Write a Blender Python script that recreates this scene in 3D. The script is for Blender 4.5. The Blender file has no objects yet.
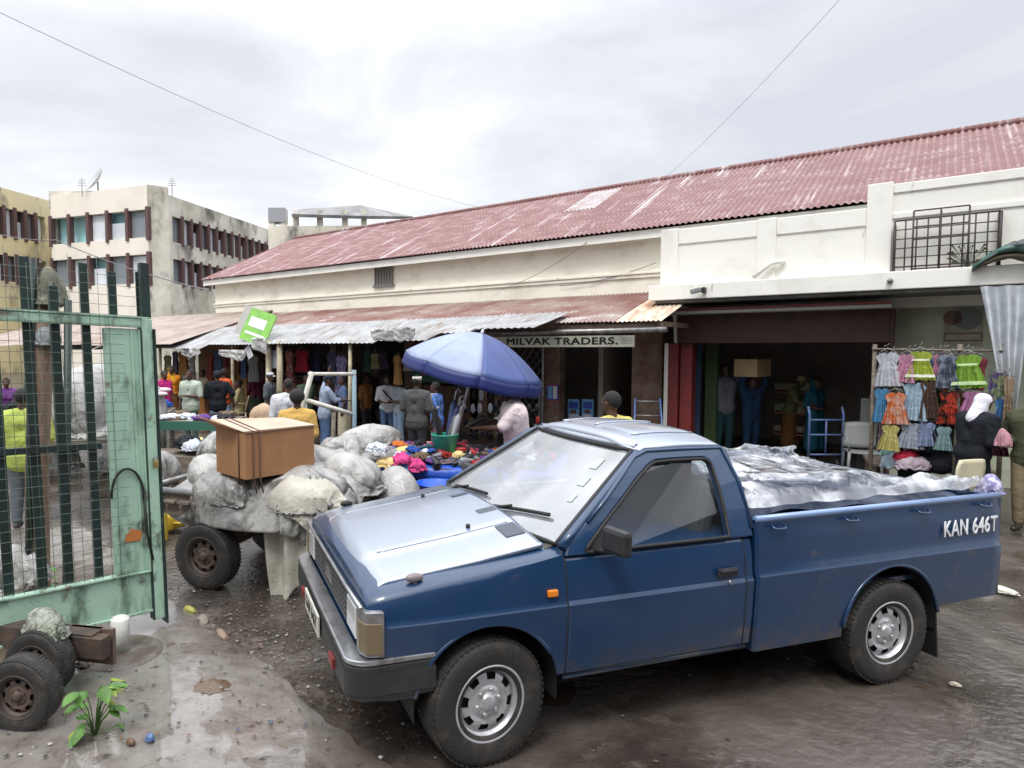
import bpy, bmesh, math, random
from math import sin, cos, pi, radians, sqrt, atan2, exp
from mathutils import Vector, Matrix, noise
random.seed(7)
sc = bpy.context.scene
# ---------------------------------------------------------------- camera
F, PT, CH, RO, CX, SC = 650.0, 0.0584, 2.07, 0.004, 400.0, 650/791     # the photograph is cropped off-centre: CX
cd = bpy.data.cameras.new('camera'); cam = bpy.data.objects.new('camera', cd); sc.collection.objects.link(cam)
cd.sensor_width = 36; cd.lens = F/1024*36; cd.shift_x = (512-CX)/1024; cd.clip_end = 3000; cd.clip_start = 0.05
cam.matrix_world = Matrix.Translation((0, 0, CH)) @ Matrix.Rotation(pi/2-PT, 4, 'X') @ Matrix.Rotation(-RO, 4, 'Z')
sc.camera = cam
sc.render.resolution_x = 1024; sc.render.resolution_y = 768
# ---------------------------------------------------------------- exposure
sc.view_settings.view_transform = 'Standard'; sc.view_settings.look = 'None'
sc.view_settings.exposure = 0.22; sc.view_settings.gamma = 1
# ---------------------------------------------------------------- world
SUN_EL, SUN_AZ = radians(58), radians(205)      # azimuth measured clockwise from +Y
world = bpy.data.worlds.new("World"); sc.world = world; world.use_nodes = True
nt = world.node_tree; nt.nodes.clear()
N_ = nt.nodes.new; L_ = nt.links.new
out = N_('ShaderNodeOutputWorld'); bg = N_('ShaderNodeBackground'); bg.inputs[1].default_value = 0.1
sky = N_('ShaderNodeTexSky'); sky.sky_type = 'NISHITA'; sky.sun_disc = False
sky.sun_elevation = SUN_EL; sky.sun_rotation = SUN_AZ; sky.dust_density = 3; sky.air_density = 1.2
tc = N_('ShaderNodeTexCoord'); mp = N_('ShaderNodeMapping'); mp.inputs['Scale'].default_value = (1, 1, 2.6)
mp.inputs['Location'].default_value = (0.35, 0.1, 0.3)
n1 = N_('ShaderNodeTexNoise'); n1.inputs['Scale'].default_value = 1.9; n1.inputs['Detail'].default_value = 7; n1.inputs['Roughness'].default_value = .55; n1.inputs['Distortion'].default_value = .35
cr = N_('ShaderNodeValToRGB')
cr.color_ramp.elements[0].position = .36; cr.color_ramp.elements[0].color = (.60, .625, .685, 1)
cr.color_ramp.elements[1].position = .64; cr.color_ramp.elements[1].color = (.96, .97, .99, 1)
e = cr.color_ramp.elements.new(.52); e.color = (.75, .77, .815, 1)
sep = N_('ShaderNodeSeparateXYZ'); mr = N_('ShaderNodeMapRange')
mr.inputs['From Min'].default_value = .40; mr.inputs['From Max'].default_value = .95; mr.inputs['To Min'].default_value = 10.8; mr.inputs['To Max'].default_value = 38.0
vm = N_('ShaderNodeVectorMath'); vm.operation = 'SCALE'
mx = N_('ShaderNodeMix'); mx.data_type = 'RGBA'; mx.inputs[0].default_value = .93
L_(tc.outputs['Generated'], mp.inputs['Vector']); L_(mp.outputs[0], n1.inputs['Vector']); L_(n1.outputs[0], cr.inputs[0])
L_(tc.outputs['Generated'], sep.inputs[0]); L_(sep.outputs[2], mr.inputs[0])
L_(cr.outputs[0], vm.inputs[0]); L_(mr.outputs[0], vm.inputs['Scale'])
L_(sky.outputs[0], mx.inputs[6]); L_(vm.outputs[0], mx.inputs[7]); L_(mx.outputs[2], bg.inputs[0]); L_(bg.outputs[0], out.inputs[0])
# ---------------------------------------------------------------- sun (veiled by cloud)
sd = bpy.data.lights.new('sun', 'SUN'); so = bpy.data.objects.new('sun', sd); sc.collection.objects.link(so)
sd.energy = 1.6; sd.angle = radians(14); sd.color = (1, .965, .91)
so.rotation_euler = (pi/2 - SUN_EL, 0, pi - SUN_AZ)
so.location = (0, 0, 40)

# ================================================================ helpers
def ray(px, py):
    a, b = (px-CX)/F, (384-py)/F
    a, b = a*cos(RO)+b*sin(RO), -a*sin(RO)+b*cos(RO)
    c, s = cos(PT), sin(PT)
    return Vector((a, c+b*s, b*c-s))
CAMP = Vector((0, 0, CH))
def P(px, py, d):
    r = ray(px, py); return CAMP + r*(d*SC/r.y)
def G(px, py, z=0.0):
    r = ray(px, py); return CAMP + r*((z-CH)/r.z)
# market hall frame: x = along the facade (u), y = out from the wall (w)
OX, OY = 335/650*11.5, 11.5
UA = atan2(.637, -.771); Uv = Vector((cos(UA), sin(UA), 0)); Nv = Vector((-sin(UA), cos(UA), 0)); Ov = Vector((OX, OY, 0))
def W(px, py, w):
    r = ray(px, py); o = Ov + Nv*w
    t = (o.x*Nv.x+o.y*Nv.y)/(r.x*Nv.x+r.y*Nv.y); p = r*t
    q = Vector((p.x, p.y, 0))-o
    return q.dot(Uv), p.z+CH
def UW(u, w, z=0): return Ov + Uv*u + Nv*w + Vector((0, 0, z))

def link(o, parent=None):
    sc.collection.objects.link(o)
    if parent is not None: o.parent = parent
    return o
def tag(o, label=None, cat=None, group=None, kind=None):
    if label: o['label'] = label
    if cat: o['category'] = cat
    if group: o['group'] = group
    if kind: o['kind'] = kind
    return o
def empty(name, loc, rz=0.0, label=None, cat=None, group=None):
    o = bpy.data.objects.new(name, None); o.location = loc; o.rotation_euler = (0, 0, rz); o.empty_display_size = .1
    return tag(link(o), label, cat, group)
def copy_tree(o, parent=None):
    c = o.copy(); sc.collection.objects.link(c); c.parent = parent
    for ch in [x for x in bpy.data.objects if x.parent == o]: copy_tree(ch, c)
    return c
HALL = lambda name, label, cat, group=None: empty(name, (OX, OY, 0), UA, label, cat, group)

class MB:
    def __init__(s): s.v = []; s.f = []; s.m = []; s.sm = []
    def add(s, v, f, mi=0, smooth=False):
        k = len(s.v); s.v += [tuple(x) for x in v]; s.f += [tuple(i+k for i in q) for q in f]
        s.m += [mi]*len(f); s.sm += [smooth]*len(f); return s
    def box(s, c, d, rz=0, M=None, mi=0):
        R = Matrix.Rotation(rz, 3, 'Z') if M is None else M
        c = Vector(c); vs = []
        for x in (-.5, .5):
            for y in (-.5, .5):
                for z in (-.5, .5): vs.append(c+R@Vector((x*d[0], y*d[1], z*d[2])))
        return s.add(vs, [(0,1,3,2),(4,6,7,5),(0,4,5,1),(2,3,7,6),(0,2,6,4),(1,5,7,3)], mi)
    def rng(s, x0, x1, y0, y1, z0, z1, mi=0):
        return s.box(((x0+x1)/2, (y0+y1)/2, (z0+z1)/2), (abs(x1-x0), abs(y1-y0), abs(z1-z0)), mi=mi)
    def cyl(s, a, b, r0, r1=None, n=12, caps=True, mi=0, smooth=True):
        r1 = r0 if r1 is None else r1; a = Vector(a); b = Vector(b); d = (b-a).normalized()
        t = Vector((0,0,1)) if abs(d.z) < .9 else Vector((1,0,0)); x = d.cross(t).normalized(); y = d.cross(x)
        vs = [a+(x*cos(2*pi*i/n)+y*sin(2*pi*i/n))*r0 for i in range(n)]+[b+(x*cos(2*pi*i/n)+y*sin(2*pi*i/n))*r1 for i in range(n)]
        s.add(vs, [(i, n+i, n+(i+1) % n, (i+1) % n) for i in range(n)], mi, smooth)
        if caps: s.add(vs, [tuple(range(n))], mi); s.add(vs, [tuple(range(2*n-1, n-1, -1))], mi)
        return s
    def tube(s, pts, r, n=8, mi=0):
        pts = [Vector(p) for p in pts]; rings = []; k = len(s.v)
        x = None
        for i, p in enumerate(pts):
            d = (pts[min(i+1, len(pts)-1)]-pts[max(i-1, 0)]).normalized()
            if x is None:
                t = Vector((0,0,1)) if abs(d.z) < .9 else Vector((1,0,0)); x = d.cross(t).normalized()
            x = (x-d*x.dot(d)).normalized(); y = d.cross(x)
            rr = r[i] if isinstance(r, (list, tuple)) else r
            rings.append([p+(x*cos(2*pi*j/n)+y*sin(2*pi*j/n))*rr for j in range(n)])
        vs = [v for rg in rings for v in rg]
        f = [(i*n+j, i*n+(j+1) % n, (i+1)*n+(j+1) % n, (i+1)*n+j) for i in range(len(pts)-1) for j in range(n)]
        s.add(vs, f, mi, True)
        s.add(rings[0], [tuple(range(n-1, -1, -1))], mi); s.add(rings[-1], [tuple(range(n))], mi)
        return s
    def ell(s, c, r, n=14, k=9, M=None, mi=0):
        c = Vector(c); vs = []; R = M or Matrix.Identity(3)
        for i in range(k+1):
            th = pi*i/k
            for j in range(n):
                ph = 2*pi*j/n; vs.append(c+R@Vector((r[0]*sin(th)*cos(ph), r[1]*sin(th)*sin(ph), r[2]*cos(th))))
        f = [(i*n+j, (i+1)*n+j, (i+1)*n+(j+1) % n, i*n+(j+1) % n) for i in range(k) for j in range(n)]
        return s.add(vs, f, mi, True)
    def cap(s, a, b, r0, r1, n=12):
        """tapered capsule"""
        a = Vector(a); b = Vector(b); d = (b-a); L = d.length; d = d/L if L > 1e-6 else Vector((0,0,1))
        t = Vector((0,0,1)) if abs(d.z) < .9 else Vector((1,0,0)); x = d.cross(t).normalized(); y = d.cross(x); vs = []; rows = []
        for i in range(5):
            q = pi/2*(i/4); rows.append((a-d*r0*cos(q), r0*sin(q)+1e-4))
        for i in range(5):
            q = pi/2*(i/4); rows.append((b+d*r1*sin(q), r1*cos(q)+1e-4))
        for c, r in rows: vs += [c+(x*cos(2*pi*j/n)+y*sin(2*pi*j/n))*r for j in range(n)]
        f = [(i*n+j, i*n+(j+1) % n, (i+1)*n+(j+1) % n, (i+1)*n+j) for i in range(len(rows)-1) for j in range(n)]
        s.add(vs, f, 0, True); m = len(rows)-1
        s.add(vs, [tuple(range(n-1, -1, -1)), tuple(range(m*n, m*n+n))], 0, True); return s
    def prism(s, poly, y0, y1, axes='xz', mi=0):
        n = len(poly)
        def pt(p, y): return {'xz': (p[0], y, p[1]), 'xy': (p[0], p[1], y), 'yz': (y, p[0], p[1])}[axes]
        vs = [pt(p, y0) for p in poly]+[pt(p, y1) for p in poly]
        s.add(vs, [tuple(range(n)), tuple(range(2*n-1, n-1, -1))]+[(i, (i+1) % n, n+(i+1) % n, n+i) for i in range(n)], mi); return s
    def lathe(s, prof, n=32, axis='y', c=(0,0,0), mi=0, smooth=True, skip=None):
        vs = []
        for r, h in prof:
            for j in range(n):
                a = 2*pi*j/n
                p = {'y': (r*cos(a), h, r*sin(a)), 'z': (r*cos(a), r*sin(a), h), 'x': (h, r*cos(a), r*sin(a))}[axis]
                vs.append((p[0]+c[0], p[1]+c[1], p[2]+c[2]))
        f = [(i*n+j, i*n+(j+1) % n, (i+1)*n+(j+1) % n, (i+1)*n+j) for i in range(len(prof)-1) for j in range(n) if not (skip and skip(i, j))]
        return s.add(vs, f, mi, smooth)
    def grid(s, fn, nu, nv, mi=0, smooth=True):
        vs = [fn(i/nu, j/nv) for i in range(nu+1) for j in range(nv+1)]
        f = [(i*(nv+1)+j, (i+1)*(nv+1)+j, (i+1)*(nv+1)+j+1, i*(nv+1)+j+1) for i in range(nu) for j in range(nv)]
        return s.add(vs, f, mi, smooth)
    def mesh(s, name, mats, fix=True):
        me = bpy.data.meshes.new(name); me.from_pydata(s.v, [], s.f)
        me.polygons.foreach_set('material_index', s.m); me.polygons.foreach_set('use_smooth', s.sm)
        for m in (mats if isinstance(mats, (list, tuple)) else [mats]): me.materials.append(m)
        if fix:
            bm = bmesh.new(); bm.from_mesh(me); bmesh.ops.remove_doubles(bm, verts=bm.verts, dist=1e-5)
            bmesh.ops.recalc_face_normals(bm, faces=bm.faces); bm.to_mesh(me); bm.free()
        me.update(); return me
    def build(s, name, mats, parent=None, fix=True, bevel=0, solid=0, sub=0, offset=-1):
        o = link(bpy.data.objects.new(name, s.mesh(name, mats, fix)), parent)
        if solid:
            m = o.modifiers.new('s', 'SOLIDIFY'); m.thickness = solid; m.offset = offset
        if bevel:
            m = o.modifiers.new('b', 'BEVEL'); m.width = bevel; m.segments = 2; m.limit_method = 'ANGLE'; m.angle_limit = radians(35); m.harden_normals = False
        if sub:
            m = o.modifiers.new('u', 'SUBSURF'); m.levels = sub; m.render_levels = sub
        return o
def bake(o):
    """apply the modifiers of o"""
    dg = bpy.context.evaluated_depsgraph_get(); me = bpy.data.meshes.new_from_object(o.evaluated_get(dg))
    o.modifiers.clear(); o.data = me; return o
TMP = bpy.data.scenes.new('scratch')
def fused(mb, name, m, parent, voxel, smooth=3, it=.5):
    """one continuous skin round all the shapes in mb"""
    o = link(bpy.data.objects.new(name, mb.mesh(name, m, True)), None)
    sc.collection.objects.unlink(o); TMP.collection.objects.link(o)
    r = o.modifiers.new('r', 'REMESH'); r.mode = 'VOXEL'; r.voxel_size = voxel; r.use_smooth_shade = True
    if smooth:
        k = o.modifiers.new('k', 'SMOOTH'); k.factor = it; k.iterations = smooth
    vl = TMP.view_layers[0]; vl.update(); dg = vl.depsgraph
    me = bpy.data.meshes.new_from_object(o.evaluated_get(dg)); o.modifiers.clear(); o.data = me
    TMP.collection.objects.unlink(o); sc.collection.objects.link(o)
    o.parent = parent; return o

# ---------------------------------------------------------------- materials
MC = {}
def rgb(c): return (c[0], c[1], c[2], 1)
def mat(name, col, rough=.7, metal=0., col2=None, scale=4., detail=6., thr=(.4, .62), bump=0., bscale=30., coat=0., rough2=None, stretch=None, spec=.5, trans=0., emit=None, alpha=1., warp=0.):
    if name in MC: return MC[name]
    m = bpy.data.materials.new(name); m.use_nodes = True; t = m.node_tree; b = t.nodes['Principled BSDF']
    b.inputs['Base Color'].default_value = rgb(col); b.inputs['Roughness'].default_value = rough; b.inputs['Metallic'].default_value = metal
    b.inputs['Specular IOR Level'].default_value = spec; b.inputs['Coat Weight'].default_value = coat; b.inputs['Coat Roughness'].default_value = .06
    b.inputs['Transmission Weight'].default_value = trans; b.inputs['Alpha'].default_value = alpha
    tcn = t.nodes.new('ShaderNodeTexCoord'); src = tcn.outputs['Object']
    if stretch:
        mpn = t.nodes.new('ShaderNodeMapping'); mpn.inputs['Scale'].default_value = stretch; t.links.new(src, mpn.inputs[0]); src = mpn.outputs[0]
    if col2 is not None:
        n = t.nodes.new('ShaderNodeTexNoise'); n.inputs['Scale'].default_value = scale; n.inputs['Detail'].default_value = detail; n.inputs['Roughness'].default_value = .62; n.inputs['Distortion'].default_value = warp
        r = t.nodes.new('ShaderNodeMapRange'); r.inputs[1].default_value = thr[0]; r.inputs[2].default_value = thr[1]
        x = t.nodes.new('ShaderNodeMix'); x.data_type = 'RGBA'; x.inputs[6].default_value = rgb(col); x.inputs[7].default_value = rgb(col2)
        t.links.new(src, n.inputs['Vector']); t.links.new(n.outputs[0], r.inputs[0]); t.links.new(r.outputs[0], x.inputs[0]); t.links.new(x.outputs[2], b.inputs['Base Color'])
        if rough2 is not None:
            y = t.nodes.new('ShaderNodeMapRange'); y.inputs[3].default_value = rough; y.inputs[4].default_value = rough2
            t.links.new(r.outputs[0], y.inputs[0]); t.links.new(y.outputs[0], b.inputs['Roughness'])
    if bump:
        n = t.nodes.new('ShaderNodeTexNoise'); n.inputs['Scale'].default_value = bscale; n.inputs['Detail'].default_value = 5
        bp = t.nodes.new('ShaderNodeBump'); bp.inputs['Strength'].default_value = bump; bp.inputs['Distance'].default_value = .02
        t.links.new(src, n.inputs['Vector']); t.links.new(n.outputs[0], bp.inputs['Height']); t.links.new(bp.outputs[0], b.inputs['Normal'])
    MC[name] = m; return m
def layer(m, col, scale, thr, stretch=None, detail=5, seed=0., rough=None):
    """one more noise-shaped layer of dirt / rust / wear over a material's colour"""
    t = m.node_tree; b = t.nodes['Principled BSDF']; s = b.inputs['Base Color']
    x = t.nodes.new('ShaderNodeMix'); x.data_type = 'RGBA'; x.inputs[7].default_value = rgb(col)
    if s.is_linked: t.links.new(s.links[0].from_socket, x.inputs[6])
    else: x.inputs[6].default_value = s.default_value
    tcn = t.nodes.new('ShaderNodeTexCoord'); mpn = t.nodes.new('ShaderNodeMapping'); mpn.inputs['Scale'].default_value = stretch or (1, 1, 1); mpn.inputs['Location'].default_value = (seed, seed*.7, seed*1.3)
    n = t.nodes.new('ShaderNodeTexNoise'); n.inputs['Scale'].default_value = scale; n.inputs['Detail'].default_value = detail; n.inputs['Roughness'].default_value = .65
    r = t.nodes.new('ShaderNodeMapRange'); r.inputs[1].default_value = thr[0]; r.inputs[2].default_value = thr[1]
    t.links.new(tcn.outputs['Object'], mpn.inputs[0]); t.links.new(mpn.outputs[0], n.inputs['Vector']); t.links.new(n.outputs[0], r.inputs[0]); t.links.new(r.outputs[0], x.inputs[0]); t.links.new(x.outputs[2], s)
    return m
def crumple(m, scale=6., strength=.5, dist=.02, warp=.35):
    """creases and facets of crumpled sheet, as bump over what the material has"""
    t = m.node_tree; b = t.nodes['Principled BSDF']; n = t.nodes.new; l = t.links.new
    tcn = n('ShaderNodeTexCoord'); no = n('ShaderNodeTexNoise'); no.inputs['Scale'].default_value = scale*.5; no.inputs['Detail'].default_value = 3
    mxn = n('ShaderNodeMix'); mxn.data_type = 'RGBA'; mxn.blend_type = 'ADD'; mxn.inputs[0].default_value = warp
    l(tcn.outputs['Object'], no.inputs['Vector']); l(tcn.outputs['Object'], mxn.inputs[6]); l(no.outputs['Color'], mxn.inputs[7])
    v = n('ShaderNodeTexVoronoi'); v.feature = 'F1'; v.inputs['Scale'].default_value = scale; v2 = n('ShaderNodeTexVoronoi'); v2.inputs['Scale'].default_value = scale*2.7
    l(mxn.outputs[2], v.inputs['Vector']); l(mxn.outputs[2], v2.inputs['Vector'])
    ma = n('ShaderNodeMath'); ma.operation = 'MULTIPLY_ADD'; ma.inputs[1].default_value = .4; l(v2.outputs['Distance'], ma.inputs[0]); l(v.outputs['Distance'], ma.inputs[2])
    bp = n('ShaderNodeBump'); bp.inputs['Strength'].default_value = strength; bp.inputs['Distance'].default_value = dist; l(ma.outputs[0], bp.inputs['Height'])
    s = b.inputs['Normal']
    if s.is_linked: l(s.links[0].from_socket, bp.inputs['Normal'])
    l(bp.outputs[0], s); return m
def valleys(m, pitch, col, fac=.6, phase=0.):
    """shade of the corrugation, painted darker into the valleys of a sheet"""
    t = m.node_tree; b = t.nodes['Principled BSDF']; s = b.inputs['Base Color']; n = t.nodes.new; l = t.links.new
    tcn = n('ShaderNodeTexCoord'); sp = n('ShaderNodeSeparateXYZ'); a = n('ShaderNodeMath'); a.operation = 'MULTIPLY'; a.inputs[1].default_value = 2*pi/pitch
    c = n('ShaderNodeMath'); c.operation = 'SINE'; r = n('ShaderNodeMapRange'); r.inputs[1].default_value = .35; r.inputs[2].default_value = -.75; r.inputs[3].default_value = 0; r.inputs[4].default_value = fac
    x = n('ShaderNodeMix'); x.data_type = 'RGBA'; x.inputs[7].default_value = rgb(col)  # painted shade: colour darkens towards the bottom of each wave
    l(s.links[0].from_socket, x.inputs[6]); l(tcn.outputs['Object'], sp.inputs[0]); l(sp.outputs[0], a.inputs[0]); l(a.outputs[0], c.inputs[0]); l(c.outputs[0], r.inputs[0]); l(r.outputs[0], x.inputs[0]); l(x.outputs[2], s); return m
def hexc(h):
    h = h.lstrip('#'); c = [int(h[i:i+2], 16)/255 for i in (0, 2, 4)]
    return tuple(x/12.92 if x <= .04045 else ((x+.055)/1.055)**2.4 for x in c)
def cloth(name, h, h2=None, scale=14):
    c = hexc(h) if isinstance(h, str) else h
    c2 = hexc(h2) if h2 else tuple(x*.82 for x in c)
    new = name not in MC
    m = mat(name, c, .85, col2=c2, scale=scale if h2 else 3, thr=(.45, .55) if h2 else (.3, .7), bump=.25, bscale=22, spec=.2)
    return crumple(m, 9., .45, .02) if new else m
def nz(x, y, z=0.): return noise.noise(Vector((x, y, z)))
def fb(x, y, z=0., o=4): return noise.fractal(Vector((x, y, z)), 1.0, 2.0, o)

# ---------------------------------------------------------------- real cloth for sacks, sheets and covers
def cloth_sim(cloth_mb, colliders, frames, shrink=0., pressure=None, mass=.3, bend=.5, tens=15, self_col=False, pin=None, q=6):
    s = bpy.data.scenes.new('sim'); s.frame_start = 1; s.frame_end = frames+2; s.gravity = (0, 0, -9.81)
    me = cloth_mb.mesh('c', [])
    o = bpy.data.objects.new('c', me); s.collection.objects.link(o)
    cs = []
    for c in colliders:
        k = bpy.data.objects.new('k', c.mesh('k', [])); s.collection.objects.link(k); m = k.modifiers.new('c', 'COLLISION'); k.collision.thickness_outer = .008; k.collision.cloth_friction = 12; cs.append(k)
    m = o.modifiers.new('cl', 'CLOTH'); st = m.settings; st.quality = q; st.mass = mass; st.bending_stiffness = bend; st.tension_stiffness = tens; st.compression_stiffness = tens; st.shear_stiffness = tens*.5; st.shrink_min = shrink; st.air_damping = 2
    if pressure is not None: st.use_pressure = True; st.uniform_pressure_force = pressure
    if pin:
        vg = o.vertex_groups.new(name='pin'); vg.add([i for i, v in enumerate(me.vertices) if pin(v.co)], 1, 'REPLACE'); st.vertex_group_mass = 'pin'
    m.collision_settings.distance_min = .008; m.collision_settings.use_self_collision = self_col; m.collision_settings.collision_quality = 3
    m.point_cache.frame_start = 1; m.point_cache.frame_end = frames+2
    vl = s.view_layers[0]
    for f in range(1, frames+1):
        s.frame_set(f)
    r = bpy.data.meshes.new_from_object(o.evaluated_get(vl.depsgraph))
    vs = [v.co.copy() for v in r.vertices]; fs = [tuple(p.vertices) for p in r.polygons]
    bpy.data.scenes.remove(s); bpy.data.objects.remove(o)
    for k in cs: bpy.data.objects.remove(k)
    return vs, fs
# ================================================================ ground
def gz(x, y):
    return .013*nz(x*.9, y*.9, 3.1)+.010*nz(x*2.7, y*2.7, 9.)+.004*nz(x*9, y*9, 1.)
mG = mat('wet_mud', (.092, .076, .064), .42, col2=(.038, .030, .025), scale=1.1, detail=9, thr=(.38, .62), rough2=.08, bump=.8, bscale=16, warp=.6, spec=.9)
layer(mG, (.14, .118, .10), 3.2, (.55, .72), detail=8, seed=3)
def axis(lo, hi, step, far_, k=1.35):
    a = []; x = lo
    while x < hi: a.append(x); x += step
    a.append(hi); s = step; x = hi
    while x < far_: s *= k; x += s; a.append(x)
    s = step; x = lo; pre = []
    while x > -far_: s *= k; x -= s; pre.append(x)
    return pre[::-1]+a
ax, ay = axis(-6., 7.5, .065, 900), axis(2.2, 14., .065, 900)
mb = MB(); ny = len(ay)
mb.v = [(x, y, gz(x, y)*(1 if (abs(x) < 40 and abs(y) < 50) else 0)) for x in ax for y in ay]
mb.f = [(i*ny+j, (i+1)*ny+j, (i+1)*ny+j+1, i*ny+j+1) for i in range(len(ax)-1) for j in range(ny-1)]
mb.m = [0]*len(mb.f); mb.sm = [True]*len(mb.f)
tag(mb.build('ground', mG, fix=False), kind='structure')
# standing water: a level sheet that fills the hollows of the ground
mW = mat('muddy_water', (.06, .042, .03), .04, spec=.6, bump=.03, bscale=8)
mb = MB()
mb.grid(lambda u, v: (-5.5+12*u, 2.4+9.5*v, -.0075), 2, 2)
tag(mb.build('puddle', mW, fix=False), kind='structure')
# worn concrete strip at the left, wet
mPath = mat('wet_concrete', (.22, .20, .18), .12, col2=(.15, .13, .112), scale=2.2, detail=10, thr=(.40, .66), rough2=.40, bump=.5, bscale=11, warp=.5, coat=.7)
mPath.node_tree.nodes['Principled BSDF'].inputs['Coat IOR'].default_value = 1.9
layer(mPath, (.085, .066, .052), 2.2, (.50, .72), detail=10, seed=5)
layer(mPath, (.10, .080, .064), 1.1, (.46, .62), detail=11, seed=19)   # grimy mud trodden over it
layer(mPath, (.05, .04, .033), 9., (.60, .70), detail=8, seed=29)
pa, pb = G(150, 560), G(440, 775)
dirp = (pb-pa).normalized(); nrm = Vector((-dirp.y, dirp.x, 0)); nrm = nrm if nrm.x < 0 else -nrm
def pathf(a, b):
    L = -2.6+9.6*a; wd = 3.0*b
    p = pa+dirp*L+nrm*wd
    e = .10*nz(L*1.3, 5., 2.)+.03*nz(L*6, 1., 2.); p += nrm*e*(1-b)
    cap_ = min(1, b*14, (1-a)*30, a*30, (1-b)*14)
    return (p.x, p.y, -.03+.048*cap_+.006*nz(p.x*2, p.y*2, 7)+.0035*nz(p.x*11, p.y*11, 2)-.018*max(0, nz(p.x*1.5, p.y*1.5, 12.)-.18))
mb = MB(); mb.grid(pathf, 200, 84)
tag(mb.build('path', mPath, fix=False), kind='structure')
mb = MB()
for px, py, rx, ry in ((212, 690, .11, .045),):
    c = G(px, py)
    mb.grid(lambda u, v: (c.x+rx*(v)*cos(2*pi*u)*(1+.35*nz(3*cos(2*pi*u), 3*sin(2*pi*u), px)), c.y+ry*2*v*sin(2*pi*u)*(1+.35*nz(3*cos(2*pi*u), 3*sin(2*pi*u), px)), .0245), 26, 2)
tag(mb.build('puddle', mat('path_water', (.10, .055, .03), .03, spec=.6)), kind='structure')

mb = MB()      # rain water lying in the hollows of the worn concrete
def pudf(a, b):
    L = -2.0+8.0*a; p = pa+dirp*L+nrm*(.30+2.3*b); return (p.x, p.y, .0115)
mb.grid(pudf, 2, 2); tag(mb.build('puddle', mat('rain_water', (.135, .115, .098), .05, spec=1., bump=.03, bscale=6), fix=False), kind='structure')
# ================================================================ market hall
mWall = mat('cream_plaster', (.80, .775, .67), .85, col2=(.55, .52, .43), scale=1.3, thr=(.5, .75), bump=.15, bscale=20, stretch=(1, 1, 2.))
layer(mWall, (.30, .28, .24), 2.5, (.63, .80), stretch=(2.5, 2.5, .5), seed=4)
mWhite = mat('white_plaster', (.80, .79, .73), .8, col2=(.66, .65, .59), scale=1.6, thr=(.5, .72), bump=.12, bscale=18)
layer(mWhite, (.22, .21, .19), 3.0, (.66, .80), stretch=(2., 2., .45), seed=9)
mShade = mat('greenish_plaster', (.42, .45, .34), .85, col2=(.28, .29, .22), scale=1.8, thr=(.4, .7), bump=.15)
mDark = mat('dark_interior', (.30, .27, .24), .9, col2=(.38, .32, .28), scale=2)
mRoof = mat('red_corrugated', (.175, .068, .064), .6, col2=(.235, .115, .108), scale=1.3, detail=9, thr=(.38, .68), bump=.1, bscale=6)
layer(mRoof, (.38, .29, .28), 5.5, (.50, .72), stretch=(.45, 1.2, 1.2), detail=10, seed=11)
layer(mRoof, (.50, .43, .43), 1.6, (.57, .68), stretch=(2.6, .20, .20), detail=5, seed=31)
mRoof2 = mat('rusty_corrugated', (.19, .082, .068), .6, col2=(.32, .25, .22), scale=1.1, detail=8, thr=(.4, .62), bump=.1, bscale=8)
layer(mRoof2, (.52, .50, .47), 1.6, (.56, .68), stretch=(.8, 1, 1), detail=8, seed=21)
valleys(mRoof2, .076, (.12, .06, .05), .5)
mRoof3 = mat('beige_rusty_sheet', (.36, .30, .26), .6, col2=(.24, .17, .14), scale=1.4, thr=(.4, .66))
mTin = mat('bare_tin', (.42, .43, .44), .5, col2=(.27, .27, .27), scale=2.4, thr=(.38, .62), metal=.2)
layer(mTin, (.22, .15, .11), 2.6, (.54, .66), stretch=(1.5, .5, .5), seed=6, detail=8)
valleys(mTin, .13, (.12, .11, .10), .55)
mBrown = mat('brown_shutter', (.062, .020, .018), .6, col2=(.04, .016, .014), scale=6)
mRed = mat('dark_red_paint', (.20, .022, .022), .5, col2=(.11, .018, .016), scale=8, thr=(.4, .7))
mBlack = mat('black_metal', (.02, .02, .022), .5)
mSteel = mat('grey_steel', (.30, .31, .32), .4, metal=.6, col2=(.18, .15, .13), scale=9)

def corr(mbx, u0, u1, w0, z0, w1, z1, pitch=.076, amp=.010, rows=14, mi=0, sag=.0, jag=0.):
    """real corrugated sheet running from (w0,z0) down to (w1,z1)"""
    nc = max(8, int((u1-u0)/pitch*6)); nrm_ = Vector((0, z0-z1, w1-w0)); nrm_.normalize(); nrm_ = Vector((0, abs(nrm_.y), abs(nrm_.z)))
    vs = []
    for i in range(nc+1):
        u = u0+(u1-u0)*i/nc
        j_ = jag*(nz(math.floor((u-u0)/.76)*3.7, 1.1)) if jag else 0
        for k in range(rows+1):
            t = k/rows; tt = t*(1+j_)
            h = amp*sin(2*pi*u/pitch)+.006*nz(u*1.1, t*3)+sag*nz(u*.35, 4)*t
            vs.append((u, w0+(w1-w0)*tt+nrm_.y*h, z0+(z1-z0)*tt+nrm_.z*h))
    f = [(i*(rows+1)+k, (i+1)*(rows+1)+k, (i+1)*(rows+1)+k+1, i*(rows+1)+k+1) for i in range(nc) for k in range(rows)]
    mbx.add(vs, f, mi, True)
hall = HALL('market_hall', 'long cream market hall under a red corrugated roof with a balcony over its shops', 'building')
UL, UR = 15.5, -8.0
EZ, RZ, RW = 4.24, 6.03, -3.6
valleys(mRoof, .1, (.12, .05, .048), .55)
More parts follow.
